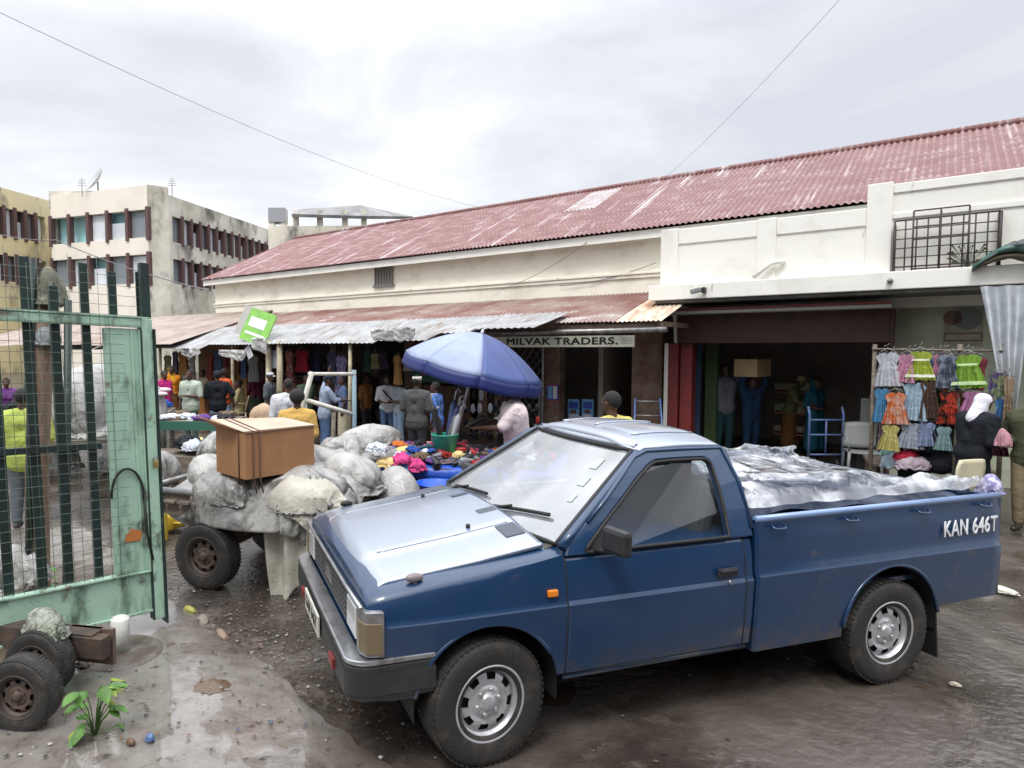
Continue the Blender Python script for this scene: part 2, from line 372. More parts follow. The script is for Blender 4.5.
# --- wall above the shops
mb = MB(); mb.rng(UR, UL, -.25, 0, 2.62, EZ-.02)
mb.rng(UL-.25, UL, -7.5, -.25, 0, EZ-.02)
mb.rng(UR, UL, -7.7, -7.5, 0, EZ)
mb.prism([(-7.5, EZ-.02), (-.25, EZ-.02), (RW, RZ-.08)], UL-.25, UL, 'yz')
mb.prism([(-7.5, EZ-.02), (-.25, EZ-.02), (RW, RZ-.08)], UR, UR+.25, 'yz')
mb.rng(UR, UR+.25, -7, 0, 0, EZ-.02)
ux = lambda px, py=360, w=0: W(px, py, w)[0]
mb.build('wall', mWall, hall)
# ledge and eaves fascia
mb = MB(); zl = W(450, 286, 0)[1]; mb.rng(.9, UL+.03, .003, .06, zl-.05, zl); mb.rng(.9, UL+.03, .003, .035, zl-.12, zl-.055); mb.build('ledge', mWall, hall, bevel=.008)
mb = MB(); mb.rng(UR, UL+.25, .24, .28, EZ-.19, EZ-.03); mb.rng(UR, UL+.2, .003, .24, EZ-.06, EZ-.035); mb.build('fascia', mWhite, hall)
# roof
sk = W(598, 196, RW+.8)[0]
mb = MB()
corr(mb, UR, UL+.3, RW, RZ, .36, EZ, pitch=.1, amp=.016, rows=18)
corr(mb, UR, UL+.3, RW, RZ, -7.6, EZ, pitch=.2, amp=.014, rows=2)
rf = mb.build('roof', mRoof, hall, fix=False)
mb = MB(); mb.tube([(UR, RW, RZ+.01), (UL+.3, RW, RZ+.01)], .07, 8); mb.build('ridge_cap', mRoof, rf)
mb = MB(); corr(mb, sk-.38, sk+.38, RW+.25, RZ+.012-.113, -1.7, RZ+.012+(EZ-RZ)*(1.90/3.96), pitch=.1, amp=.014, rows=6); mb.build('skylight_sheet', mat('weathered_skylight', (.36, .34, .34), .5, col2=(.30, .20, .19), scale=3), rf, fix=False)
# vent
a, b_ = W(376, 265, 0), W(393, 284, 0)
mb = MB(); mb.rng(b_[0], a[0], .004, .02, b_[1], a[1]); v = mb.build('vent_window', mDark, hall)
mb = MB()
for k in range(7): u = b_[0]+(a[0]-b_[0])*k/6; mb.rng(u-.02, u+.02, .02, .05, b_[1], a[1])
mb.rng(b_[0]-.06, a[0]+.06, .004, .07, a[1], a[1]+.06); mb.rng(b_[0]-.06, a[0]+.06, .004, .07, b_[1]-.06, b_[1]); mb.build('vent_bars', mat('vent_grey', (.16, .16, .15), .7), v)
# shop fronts: piers
mPier = mat('pier_plaster', (.20, .12, .09), .85, col2=(.34, .27, .20), scale=3, thr=(.45, .7))
mb = MB()
for p0, p1 in ((632, 662), (545, 560), (478, 487), (404, 414), (330, 336), (268, 272), (222, 226)):
    mb.rng(ux(p1), ux(p0), -.25, -.001, 0, 2.62)
mb.build('pier', mPier, hall)
mb = MB()
for p0, p1 in ((487, 545), (414, 478), (336, 404), (272, 330), (226, 268), (560, 632)):
    if p0 in (560,): continue
    mb.rng(ux(p1)-.0, ux(p0), -.22, -.02, 2.25, 2.62)
mb.build('lintel', mPier, hall)
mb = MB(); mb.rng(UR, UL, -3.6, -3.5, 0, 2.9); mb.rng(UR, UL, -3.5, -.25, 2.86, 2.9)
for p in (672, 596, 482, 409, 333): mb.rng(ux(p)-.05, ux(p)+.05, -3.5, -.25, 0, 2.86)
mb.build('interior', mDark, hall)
# right of the warehouse door
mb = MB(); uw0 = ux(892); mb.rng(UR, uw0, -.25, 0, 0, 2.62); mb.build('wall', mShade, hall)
# --- balcony
SB, ST = 2.83, 3.08
mSl = mWhite
mb = MB(); mb.rng(UR, 1.12, .003, 1.22, SB, ST); slab = mb.build('balcony_slab', mSl, hall, bevel=.012)
mb = MB(); mb.rng(UR, 1.02, .02, 1.16, SB-.05, SB-.003); mb.build('soffit', mat('dark_soffit', (.16, .155, .14), .9, col2=(.08, .075, .07), scale=3), slab)  # underside of the slab, darker than its edge
mb = MB(); u1, u2, u3 = W(662, 240, 1.0)[0], W(868, 230, 1.0)[0], W(892, 230, 1.0)[0]
mb.rng(u2, u1, .82, .96, ST+.002, 4.02); mb.rng(UR, u2, .82, .96, ST+.002, 4.30)
um, um2 = W(757, 240, 1.0)[0], W(776, 240, 1.0)[0]; un = W(678, 240, 1.)[0]
mb.rng(un, u1+.02, .80, 1.0, ST+.003, 4.05); mb.rng(um2, um, .80, 1.0, ST+.003, 4.05); mb.rng(u3, u2+.02, .78, 1.02, ST+.003, 4.36)
mb.rng(um+.001, un-.001, .81, .985, 3.78, 4.035); mb.rng(u2+.021, um2-.001, .81, .985, 3.78, 4.035)
mb.rng(UR, u3-.001, .80, .985, 4.20, 4.33); mb.rng(UR, u3-.001, .96, .985, 3.84, 3.92)
par = mb.build('parapet', mWhite, hall, bevel=.01)
# warehouse door: header box, red pillars, bracket
uh0, uh1 = W(890, 330, .5)[0], W(676, 330, .5)[0]
mb = MB(); mb.rng(uh0, uh1, .0, .42, 2.10, 2.60); hd = mb.build('shutter_housing', mBrown, hall)
mb = MB(); mb.rng(uh0-.02, uh1+.12, .80, .88, 2.655, 2.69); mb.build('awning_edge', mRed, hd)
mb = MB(); mb.rng(uh0-.02, uh1+.06, .0, .84, 2.603, 2.650); mb.build('awning_board', mat('awning_board', (.42, .44, .38), .8), hd)
mb = MB(); mb.rng(uh0-.04, uh0-.003, .0, .44, 0, 2.6); mb.build('door_post', mBrown, hall)
mb = MB(); mb.prism([(.0, 2.6), (.52, 2.6), (.42, 2.12), (.0, 2.0)], uh1+.003, uh1+.05, 'yz'); mb.build('bracket', mat('bracket_board', (.52, .54, .48), .7), hd)
for q0, q1, m_ in ((664, 668, mWhite), (668, 678, mRed), (679, 691, mRed)):
    mb = MB(); mb.rng(W(q1, 400, .3)[0], W(q0, 400, .3)[0], .02, .34 if q0 != 679 else .28, 0, 2.10)
    mb.build('pillar', m_, hall, bevel=.01)
# --- lower roof of red and rusty sheets over the shops
cz0, cz1, cw = 3.06, 2.45, 2.2
can = HALL('lower_roof', 'low red rusty corrugated lean-to roof along the foot of the cream wall', 'roof')
u_a, u_b = W(612, 322, 2.2)[0], W(470, 327, 2.2)[0]
mb = MB(); corr(mb, .58, u_a, .01, cz0, cw, cz1, rows=8); mb.build('pale_sheet', mat('pale_cream_sheet', (.60, .52, .42), .5, col2=(.40, .22, .14), scale=2.2, thr=(.45, .62), stretch=(2.5, .6, 1)), can, fix=False)
mb = MB(); corr(mb, u_a-.04, 12.6, .01, cz0+.012, cw-.02, cz1+.012, rows=10, jag=.03); mb.build('roof_sheets', mRoof2, can, fix=False)
mb = MB(); corr(mb, 12.6, 29, .01, cz0+.1, cw+1.2, cz1-.3, rows=8, jag=.05); mb.build('beige_sheets', mRoof3, can, fix=False)
mb = MB()
for u in [.7+1.5*k for k in range(9)]: mb.rng(u-.03, u+.03, .02, cw-.1, cz1-.02-.06, cz1+.0)
mb.rng(.6, 12.6, cw-.16, cw-.10, cz1-.12, cz1-.03)
mb.build('rafter', mat('old_timber', (.16, .11, .075), .8, col2=(.25, .19, .14), scale=6), can)
mb = MB(); mb.tube([(.5, cw-.02, cz1-.14), (4.4, cw-.02, cz1-.16)], .045, 10); mb.build('gutter_pipe', mSteel, can)
# --- bare tin shelter in front, on timber posts
sh = HALL('tin_shelter', 'pale bare tin shelter roof on timber posts in front of the shops', 'shelter')
mb = MB(); mpost = mat('cream_post', (.50, .44, .30), .7, col2=(.33, .28, .2), scale=6)
uq = [W(px, 335, 3.2)[0] for px in (532, 470, 430, 372, 262, 205, 150, 90, 20)]
zq = [W(px, py, 3.2)[1] for px, py in ((532, 327), (470, 329), (430, 336), (372, 344), (262, 343), (205, 346), (150, 350), (90, 349), (20, 350))]
for k in range(len(uq)-1):
    ua_, ub_ = uq[k], uq[k+1]
    t_ = MB(); z_ = (zq[k]+zq[k+1])/2
    corr(t_, ua_+.01, ub_+.06, 1.75+.06*(k % 2), 2.66-.01*k, 3.2+.08*((k*7) % 3-1), z_, rows=6, jag=.04, sag=.02, amp=.009, pitch=.13)
    t_.build('tin_sheet', mTin, sh, fix=False)
for px in (268, 279, 349, 232, 160):
    u, _ = W(px, 380, 3.0); t_ = MB(); t_.cyl((u, 3.0, 0), (u-.05, 3.0, 2.2), .075 if px in (268, 279) else .045, .07 if px in (268, 279) else .04); t_.build('post', mpost, sh)
# ragged plastic hanging from the shelter edge
mRag = mat('torn_plastic', (.55, .55, .53), .35, col2=(.25, .25, .25), scale=6, thr=(.4, .6))
for i, (px, py, wd, hh) in enumerate(((190, 350, .9, .28), (235, 352, 1.1, .22), (262, 340, .5, .42), (388, 332, .8, .16), (402, 330, .5, .22))):
    u, z = W(px, py, 3.3); mb = MB()
    mb.grid(lambda a, b: (u+wd*(a-.5), 3.3+.1*sin(6*a+i)+.05*nz(a*5, b*5, i), z+.05-hh*b*(.5+.6*abs(nz(a*3, 1, i+3)))-.12*sin(pi*a)*b), 20, 8)
    mb.build('torn_plastic', mRag, sh, solid=.004)
# --- the name board over the shop
p0, p1 = W(487, 340, 2.05), W(634, 340, 2.05)
zt, zb_ = W(600, 335.5, 2.05)[1], W(600, 347, 2.05)[1]
sg = HALL('shop_sign', 'long pale sign board with dark letters above the shop door', 'sign')
mb = MB(); mb.rng(p1[0], p0[0], 2.0, 2.04, zb_, zt); mb.build('board', mat('sign_board', (.78, .78, .64), .7, col2=(.62, .62, .50), scale=3), sg, bevel=.004)
def text(s, parent, loc, rot, size, m, bold=0., ext=.002, sx=1., name='lettering', align='LEFT', shear=0.):
    c = bpy.data.curves.new('t', 'FONT'); c.body = s; c.size = size; c.extrude = ext;  c.align_x = align; c.align_y = 'CENTER'; c.shear = shear; c.space_character = 1.08; c.bevel_depth = bold; c.bevel_resolution = 0
    o = link(bpy.data.objects.new('t', c)); dg = bpy.context.evaluated_depsgraph_get()
    me = bpy.data.meshes.new_from_object(o.evaluated_get(dg)); bpy.data.objects.remove(o)
    me.materials.clear(); me.materials.append(m); n = link(bpy.data.objects.new(name, me), parent)
    n.location = loc; n.rotation_euler = rot; n.scale = (sx, 1, 1); return n
hs = zt-zb_
tx0 = W(506, 341, 2.05)[0]; tx1 = W(617, 341, 2.05)[0]
tt = text('MILVAK TRADERS.', sg, (0, 0, 0), (pi/2, 0, pi), hs*.86, mat('sign_black', (.02, .02, .02), .6), bold=.005)
wdt = tt.dimensions.x if tt.dimensions.x > 0 else 1.5
bpy.context.view_layer.update(); wdt = max(v.co.x for v in tt.data.vertices)-min(v.co.x for v in tt.data.vertices)
tt.scale = ((tx0-tx1)/wdt, 1, 1); tt.location = (tx0, 2.043, (zt+zb_)/2)
mb = MB(); q_ = W(621, 341, 2.05)[0]; q2_ = W(632, 341, 2.05)[0]
for k in range(3): mb.rng(q2_, q_, 2.041, 2.043, zb_+hs*(.3+.2*k), zb_+hs*(.34+.2*k))
mb.build('small_print', mat('sign_grey', (.2, .2, .17), .7), sg)
# folding lattice gate of the shop
a, b_ = W(497, 352, .1), W(543, 420, .1)
lat = HALL('lattice_gate', 'folding metal lattice gate behind the parasol left of the poster pillar', 'gate')
mb = MB(); n = 7
for i in range(n):
    for j in range(9):
        cu = a[0]+(b_[0]-a[0])*(i+.5)/n; du = (b_[0]-a[0])/n/2; z0 = .1+.22*j
        for s_ in (-1, 1): mb.tube([(cu-du*s_, .1+.012*s_, z0), (cu+du*s_, .1+.012*s_, z0+.22)], .009, 5)
mb.build('lattice', mat('lattice_grey', (.20, .19, .18), .5, metal=.5), lat)
mb = MB(); mb.rng(a[0]-.02, a[0]+.02, .08, .13, 0, 2.2); mb.rng(b_[0]-.02, b_[0]+.02, .08, .13, 0, 2.2); mb.build('frame', mSteel, lat)
# poster on the pillar
def flat_panel(name, label, cat, px0, py0, px1, py1, w, m, marks=(), th=.02, mf=None):
    a, b = W(px0, py0, w), W(px1, py1, w); t = HALL(name, label, cat)
    mb = MB(); mb.rng(b[0], a[0], w-th, w, b[1], a[1]); mb.build('sheet', m, t)
    for k, (fx0, fy0, fx1, fy1, mm) in enumerate(marks):
        mb = MB(); mb.rng(a[0]+(b[0]-a[0])*fx1, a[0]+(b[0]-a[0])*fx0, w+.001, w+.004+.001*k, a[1]+(b[1]-a[1])*fy1, a[1]+(b[1]-a[1])*fy0); mb.build('printed_area', mm, t)
    return t
mBl, mWt, mRd, mLb = mat('print_blue', (.03, .08, .42), .5), mat('print_white', (.7, .72, .75), .5), mat('print_red', (.55, .03, .05), .5), mat('print_light_blue', (.15, .40, .70), .5)
flat_panel('poster', 'blue and white poster with red edges pasted on the pillar', 'poster', 547, 384, 558, 401, .03, mBl, ((.08, .12, .45, .88, mLb), (.55, .12, .92, .88, mWt), (.05, 0, .95, .06, mRd), (.05, .95, .95, 1, mRd)))
for i, px in enumerate((568, 582)):
    flat_panel('poster', ('left' if i == 0 else 'right')+' one of two blue product posters standing in the shop doorway', 'poster', px, 399, px+11, 423, -.3, mLb, ((.1, .1, .9, .4, mBl), (.25, .45, .75, .6, mat('print_dark', (.15, .05, .05), .5)), (.1, .65, .9, .9, mWt)))
# green panel stuck on the shelter roof
gp = HALL('green_placard', 'tilted lime green placard with white print on the tin roof', 'sign')
a = W(258, 327, 2.9); R_ = Matrix.Rotation(radians(-14), 3, 'Y') @ Matrix.Rotation(radians(20), 3, 'X')
mb = MB(); mb.box((a[0], 2.9, a[1]), (.95, .03, .80), M=R_); mb.build('board', mat('lime_green', (.22, .50, .08), .5, col2=(.18, .38, .08), scale=5), gp)
mb = MB(); mb.box(Vector((a[0], 2.9, a[1]))+R_@Vector((.05, .018, .08)), (.60, .004, .24), M=R_)
mb.box(Vector((a[0], 2.9, a[1]))+R_@Vector((.0, .018, -.20)), (.70, .004, .06), M=R_); mb.build('printed_area', mWt, gp)
mb = MB(); mb.box(Vector((a[0], 2.86, a[1]))+R_@Vector((.60, -.02, .04)), (.42, .02, .74), M=R_); mb.build('backing', mat('grey_card', (.38, .37, .35), .7), gp)

# ================================================================ far buildings
mConc = mat('stained_concrete', (.78, .745, .64), .9, col2=(.42, .39, .31), scale=.25, detail=8, thr=(.35, .65))
layer(mConc, (.14, .135, .115), .55, (.49, .66), stretch=(1, 1, .55), detail=9, seed=2)
mYel = mat('stained_yellow', (.80, .68, .38), .9, col2=(.68, .60, .40), scale=.25, detail=8, thr=(.35, .65))
layer(mYel, (.14, .13, .10), .5, (.52, .68), stretch=(1, 1, .5), detail=9, seed=8)
mFront = mat('pale_render', (.80, .74, .65), .85, col2=(.66, .61, .53), scale=.4, detail=7, thr=(.45, .75))
mFin = mat('red_brown_fins', (.115, .065, .06), .8)
mTeal = mat('teal_wall', (.36, .66, .68), .8, col2=(.36, .52, .55), scale=.6)
mGlassD = mat('dark_pane', (.22, .25, .27), .3)
mPanel = mat('pale_panel', (.72, .76, .80), .6, col2=(.55, .60, .64), scale=.6)
def far_face(bld, A, B, z0, z1, rows, nfin, m, win_m, side_gap=(0, 0), finw=.25, skip_panels=()):
    """a wall face A->B (ground points) with horizontal window bands split by fins"""
    A = Vector(A); B = Vector(B); L = (B-A).length; d = (B-A)/L; n = Vector((d.y, -d.x, 0))
    if n.dot(-(A+B)/2) < 0: n = -n
    def pt(s, o, z): p = A+d*s+n*o; return (p.x, p.y, z)
    def bx(mb, s0, s1, o0, o1, za, zb):
        vs = [pt(s, o, z) for s in (s0, s1) for o in (o0, o1) for z in (za, zb)]
        mb.add(vs, [(0,1,3,2),(4,6,7,5),(0,4,5,1),(2,3,7,6),(0,2,6,4),(1,5,7,3)])
    mb = MB(); zz = z0
    for (wa, wb) in rows: bx(mb, 0, L, -.5, 0, zz, wa); zz = wb
    bx(mb, 0, L, -.5, 0, zz, z1)
    g0, g1 = side_gap
    for (wa, wb) in rows:
        if g0: bx(mb, 0, g0, -.5, -.002, wa, wb)
        if g1: bx(mb, L-g1, L, -.5, -.002, wa, wb)
    mb.build('wall', m, bld)
    k_ = 0
    for (wa, wb) in rows:
        mb = MB(); bx(mb, g0, L-g1, -1.1, -.9, wa-.3, wb+.3); bx(mb, g0, L-g1, -.9, -.5, wa-.02, wa); mb.build('band_back', win_m, bld)
        for i in range(nfin+1):
            s = g0+(L-g0-g1)*i/nfin
            if 0 < i < nfin or g0 == 0:
                mb = MB(); bx(mb, s-finw/2, s+finw/2, -.35, .12, wa-.18, wb+.18); mb.build('fin', mFin, bld)
            if i < nfin:
                s1 = g0+(L-g0-g1)*(i+1)/nfin; k_ += 1
                if k_ in skip_panels: continue
                mb = MB(); bx(mb, s+finw/2, s1-finw/2, -.4, -.35, wa+.02, wa+(wb-wa)*(.62 if k_ % 3 == 0 else .97)); w_ = mb.build('window', [mPanel, mGlassD, mPanel][k_ % 3], bld)
bd = 60
Bc = P(151, 345, bd); Bc.z = 0; A0 = P(55, 345, 64.2); A0.z = 0
C0 = P(172, 345, bd+1.2); C0.z = 0
dS = Vector((.31, 1, 0)).normalized(); Dc = C0+dS*19
topz = P(151, 185, bd).z
b2 = empty('apartment_block', Bc, 0, 'four storey block with teal walls behind red fins and satellite dish on its roof', 'building')
def rel(p, o): return (p[0]-o.x, p[1]-o.y, p[2])
def hb(py, px, d): return P(px, py, d).z
sub = empty('tmp', (0,0,0))
rowsF = [(hb(283, 151, bd), hb(254, 151, bd)), (hb(237, 151, bd), hb(209, 151, bd))]
rowsF = [(1.6, 3.4)]+[(a, b) for a, b in rowsF] if False else rowsF
class Off:                       # builds children in coordinates relative to the thing's base
    pass
def build_at(bld, fn):
    before = set(bpy.data.objects); fn()
    for o in set(bpy.data.objects)-before:
        if o.parent == bld:
            for v in o.data.vertices: v.co = v.co-bld.location
def fB2():
    zlow = rowsF[0][0]-3.5
    far_face(b2, A0, Bc, 0, topz, rowsF, 5, mFront, mTeal, side_gap=(.0, .0), finw=.26, skip_panels=(6, 7))
    far_face(b2, Bc+Vector((.02,.02,0)), C0, 0, topz+.05, [], 1, mConc, mTeal)
    rs = [(hb(283, 172, 61.2), hb(258, 172, 61.2)), (hb(241, 172, 61.2), hb(215, 172, 61.2))]
    far_face(b2, C0, Dc, 0, topz-.5, rs, 15, mConc, mDark, side_gap=(.4, .5), finw=.24)
    mb = MB(); q = [A0, Bc, C0, Dc, Dc+Vector((-14, 2, 0))]
    mb.add([(p.x, p.y, topz-1.1) for p in q], [(0, 1, 2, 3, 4)])
    bk = [A0, Dc+Vector((-14, 2, 0)), Dc]
    for p, r in ((bk[0], bk[1]), (bk[1], bk[2])): mb.add([(p.x, p.y, 0), (r.x, r.y, 0), (r.x, r.y, topz-.4), (p.x, p.y, topz-.4)], [(0, 1, 2, 3)])
    mb.build('roof', mConc, b2)
    mb = MB(); p = P(80, 188, 66); mb.box((p.x, p.y, topz-.3), (3.6, 3, 1.4)); mb.build('roof_hut', mConc, b2)
build_at(b2, fB2)
bpy.data.objects.remove(sub)
# satellite dish
p = P(98, 188, 64.5)
ds = empty('satellite_dish', p, 0, 'grey satellite dish on the roof of the block with teal walls', 'satellite dish')
mb = MB(); R_ = Matrix.Rotation(radians(-52), 3, 'Y') @ Matrix.Rotation(radians(35), 3, 'X')
mb.grid(lambda a, b: Vector((0, 0, .55))+R_@Vector((1.15*b*cos(2*pi*a), 1.15*b*sin(2*pi*a), .32*b*b)), 28, 6); mb.build('dish', mat('dish_grey', (.45, .46, .47), .5), ds, solid=.03)
mb = MB(); mb.cyl((0, 0, -.6), (0, 0, .5), .06); mb.build('mast', mSteel, ds)
for px, py, lb in ((172, 190, 'thin aerial mast on the corner of the block beside the satellite dish'), (82, 190, 'thin aerial on the roof left of the satellite dish')):
    p = P(px, py, 62); t_ = empty('aerial', p, 0, lb, 'aerial'); mb = MB(); mb.cyl((0, 0, -.5), (0, 0, .9), .03, n=5)
    for k in range(4): mb.cyl((-.35+.05*k, 0, .35+.14*k), (.35-.05*k, 0, .35+.14*k), .018, n=5)
    mb.build('mast', mSteel, t_)
# yellow block at the left edge
p0 = P(52, 345, 69.); p1 = P(-70, 345, 56.); p0.z = p1.z = 0; ty = P(52, 200, 69).z
b1 = empty('yellow_block', p0, 0, 'stained yellow block with red brown fins at the far left', 'building')
def fB1():
    rs = [(hb(286, 52, 69), hb(262, 52, 69)), (hb(244, 52, 69), hb(218, 52, 69))]
    far_face(b1, p1, p0, 0, ty, rs, 10, mYel, mDark, side_gap=(.3, .3), finw=.28)
    q = p0+Vector((-10, 12, 0)); r = p1+Vector((-14, 12, 0)); e2 = p0+Vector((-.2, 14, 0))
    mb = MB(); mb.add([(p1.x, p1.y, ty-1), (p0.x, p0.y, ty-1), (e2.x, e2.y, ty-1), (r.x, r.y, ty-1)], [(0, 1, 2, 3)])
    mb.add([(p0.x, p0.y, 0), (e2.x, e2.y, 0), (e2.x, e2.y, ty), (p0.x, p0.y, ty)], [(0, 1, 2, 3)]); mb.build('side_wall', mYel, b1)
build_at(b1, fB1)
# unfinished block behind the hall roof
d3 = 52; c3 = P(340, 345, d3); c3.z = 0
b3 = empty('unfinished_block', c3, 0, 'unfinished grey block with a tin sheet roof behind the red roof', 'building')
def fB3():
    a, b, c = P(270, 345, d3), P(365, 345, d3), P(415, 345, d3+8)
    for q in (a, b, c): q.z = 0
    za = hb(226, 300, d3)
    mb = MB()
    for s, e in ((a, b), (b, c)): mb.add([(s.x, s.y, 0), (e.x, e.y, 0), (e.x, e.y, za), (s.x, s.y, za)], [(0, 1, 2, 3)])
    mb.add([(a.x, a.y, za), (b.x, b.y, za), (c.x, c.y, za), (a.x+1, a.y+9, za)], [(0, 1, 2, 3)])
    mb.build('wall', mConc, b3)
    zt_ = hb(213, 300, d3)
    mb = MB(); ap = P(360, 209, d3+2)
    p_ = [P(292, 217, d3-.3), P(366, 219, d3-.3), P(412, 219, d3+8), P(300, 212, d3+6), P(360, 208, d3+3)]
    mb.add([tuple(x) for x in p_], [(0, 1, 4), (1, 2, 4), (0, 4, 3)]); mb.build('roof', mat('dark_tin', (.13, .13, .135), .6, col2=(.26, .255, .25), scale=.6), b3, solid=.2)
    mb = MB()
    for px in (272, 284, 296, 320, 345, 364):
        q = P(px, 225, d3+.3); mb.box((q.x, q.y, (za+zt_)/2+.1), (.35, .35, zt_-za+.2))
    mb.build('column', mConc, b3)
    mb = MB(); q = P(278, 215, d3+.6); mb.box((q.x, q.y, zt_-.1), (1.1, 1., .9)); mb.build('water_tank', mat('tank_grey', (.3, .31, .33), .6), b3)
build_at(b3, fB3)
# overhead wires
def wire(a, b, sag, label, name='overhead_wire', r=.012):
    mid = (a+b)/2; o = empty(name, mid, 0); bpy.data.objects.remove(o)
    mb = MB(); mb.tube([a.lerp(b, k/40)-Vector((0, 0, sag*4*(k/40)*(1-k/40))) for k in range(41)], r, 5)
    return tag(mb.build(name, mat('wire_grey', (.16, .16, .17), .7)), label, 'wire')
wire(P(-20, 3, 9), P(478, 207, 22.5), .25, 'thin overhead wire running from top left down to the red roof', r=.0035)
wire(P(852, -14, 10), P(655, 186, 21.5), .12, 'thin overhead wire running from top right down to the ridge', r=.003)
wire(P(56, 240, 30), P(212, 291, 25), .15, 'dark cable in front of the blocks at left ending at the hall corner', r=.018)
wire(P(-10, 232, 30), P(56, 240, 30), .1, 'short dark cable in front of the yellow block', r=.018)

# unseen row added across the street, so glass and paint reflect something darker
rw = empty('added_shop_row', (2, -7, 0), 0, 'unseen two storey row of shops added across the street behind the viewpoint to darken reflections', 'building')   # added for reflections
mb = MB(); mb.rng(-22, 22, -6, 0, 0, 6.2); mb.build('wall', mat('street_wall', (.26, .23, .19), .9, col2=(.16, .14, .12), scale=.5), rw)
mb = MB(); mb.rng(-22.5, 22.5, -6.4, 1.6, 6.205, 6.4); mb.build('roof', mat('street_roof', (.16, .12, .10), .8), rw)
mb = MB(); mb.rng(-22, 22, .01, 2.2, 2.75, 2.85); mb.build('canopy', mat('street_canopy', (.20, .16, .14), .8), rw)
for k in range(9):
    mb = MB(); mb.rng(-20.5+4.8*k, -17.5+4.8*k, .005, .05, 0, 2.4); mb.build('door', mat('street_door', (.06, .05, .045), .7), rw)
    mb = MB(); mb.rng(-20+4.8*k, -18+4.8*k, .005, .05, 3.6, 5.0); mb.build('window', mat('street_window', (.05, .055, .06), .2), rw)
# ================================================================ pickup truck (x forward, y to its left, z up; origin under the front axle)
TY = .2943
tr = empty('pickup_truck', (.1876, 3.871, .004), TY+pi, 'blue single cab pickup truck with silver steel wheels and a plastic covered load', 'pickup truck')
mPaint = mat('blue_paint', (.003, .028, .084), .36, col2=(.004, .032, .092), scale=2.5, thr=(.3, .7), coat=.7, spec=.5)
mPaint.node_tree.nodes['Principled BSDF'].inputs['Coat IOR'].default_value = 1.5
mPaint.node_tree.nodes['Principled BSDF'].inputs['Coat Roughness'].default_value = .10
layer(mPaint, (.10, .085, .07), 5, (.62, .80), stretch=(1, 1, 1.4), detail=9, seed=3)
layer(mPaint, (.012, .032, .085), 1.6, (.50, .80), stretch=(1, 1, 2.2), detail=10, seed=13)
def mud_splash(m, z0, z1, col=(.060, .048, .038)):
    t = m.node_tree; b = t.nodes['Principled BSDF']; s = b.inputs['Base Color']; n = t.nodes.new; l = t.links.new
    tcn = n('ShaderNodeTexCoord'); sp = n('ShaderNodeSeparateXYZ'); no = n('ShaderNodeTexNoise'); no.inputs['Scale'].default_value = 9; no.inputs['Detail'].default_value = 9; no.inputs['Roughness'].default_value = .7
    r = n('ShaderNodeMapRange'); r.inputs[1].default_value = z0; r.inputs[2].default_value = z1; r.inputs[3].default_value = -.22; r.inputs[4].default_value = .26
    a = n('ShaderNodeMath'); a.operation = 'ADD'; r2 = n('ShaderNodeMapRange'); r2.inputs[1].default_value = .52; r2.inputs[2].default_value = .80; r2.inputs[4].default_value = .85
    x = n('ShaderNodeMix'); x.data_type = 'RGBA'; x.inputs[7].default_value = rgb(col)
    l(tcn.outputs['Object'], sp.inputs[0]); l(tcn.outputs['Object'], no.inputs['Vector']); l(sp.outputs[2], r.inputs[0]); l(r.outputs[0], a.inputs[0]); l(no.outputs[0], a.inputs[1]); l(a.outputs[0], r2.inputs[0]); l(r2.outputs[0], x.inputs[0])
    l(s.links[0].from_socket, x.inputs[6]); l(x.outputs[2], s)
mud_splash(mPaint, .62, .30)
mHood = mat('sky_pale_blue_paint', (.20, .245, .32), .28, col2=(.15, .195, .28), scale=1.4, thr=(.3, .7), coat=1., spec=1.)  # paler than the sides: white sky reflection put into the base colour
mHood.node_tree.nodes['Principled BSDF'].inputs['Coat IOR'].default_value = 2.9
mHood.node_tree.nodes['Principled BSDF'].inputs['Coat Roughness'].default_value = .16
mRub = mat('black_rubber', (.012, .012, .012), .65)
mTyre = mat('worn_tyre', (.022, .021, .020), .75, col2=(.06, .05, .04), scale=7, thr=(.5, .7), bump=.2, bscale=60)
mRim = mat('silver_steel_wheel', (.55, .56, .58), .35, metal=.55, col2=(.30, .29, .27), scale=9, thr=(.5, .75))
mPlas = mat('black_plastic', (.016, .017, .018), .5, col2=(.03, .03, .03), scale=5)
mChr = mat('dull_chrome', (.40, .41, .43), .28, metal=.8, col2=(.22, .20, .19), scale=9, thr=(.5, .7))
mIn = mat('dark_seat', (.05, .052, .058), .8)
def schlick(t, f0):
    n = t.nodes.new; l = t.links.new; lw = n('ShaderNodeLayerWeight'); lw.inputs[0].default_value = .5
    p_ = n('ShaderNodeMath'); p_.operation = 'POWER'; p_.inputs[1].default_value = 4.0; l(lw.outputs['Facing'], p_.inputs[0])
    q_ = n('ShaderNodeMath'); q_.operation = 'MULTIPLY_ADD'; q_.inputs[1].default_value = 1-f0; q_.inputs[2].default_value = f0; l(p_.outputs[0], q_.inputs[0]); return q_.outputs[0]
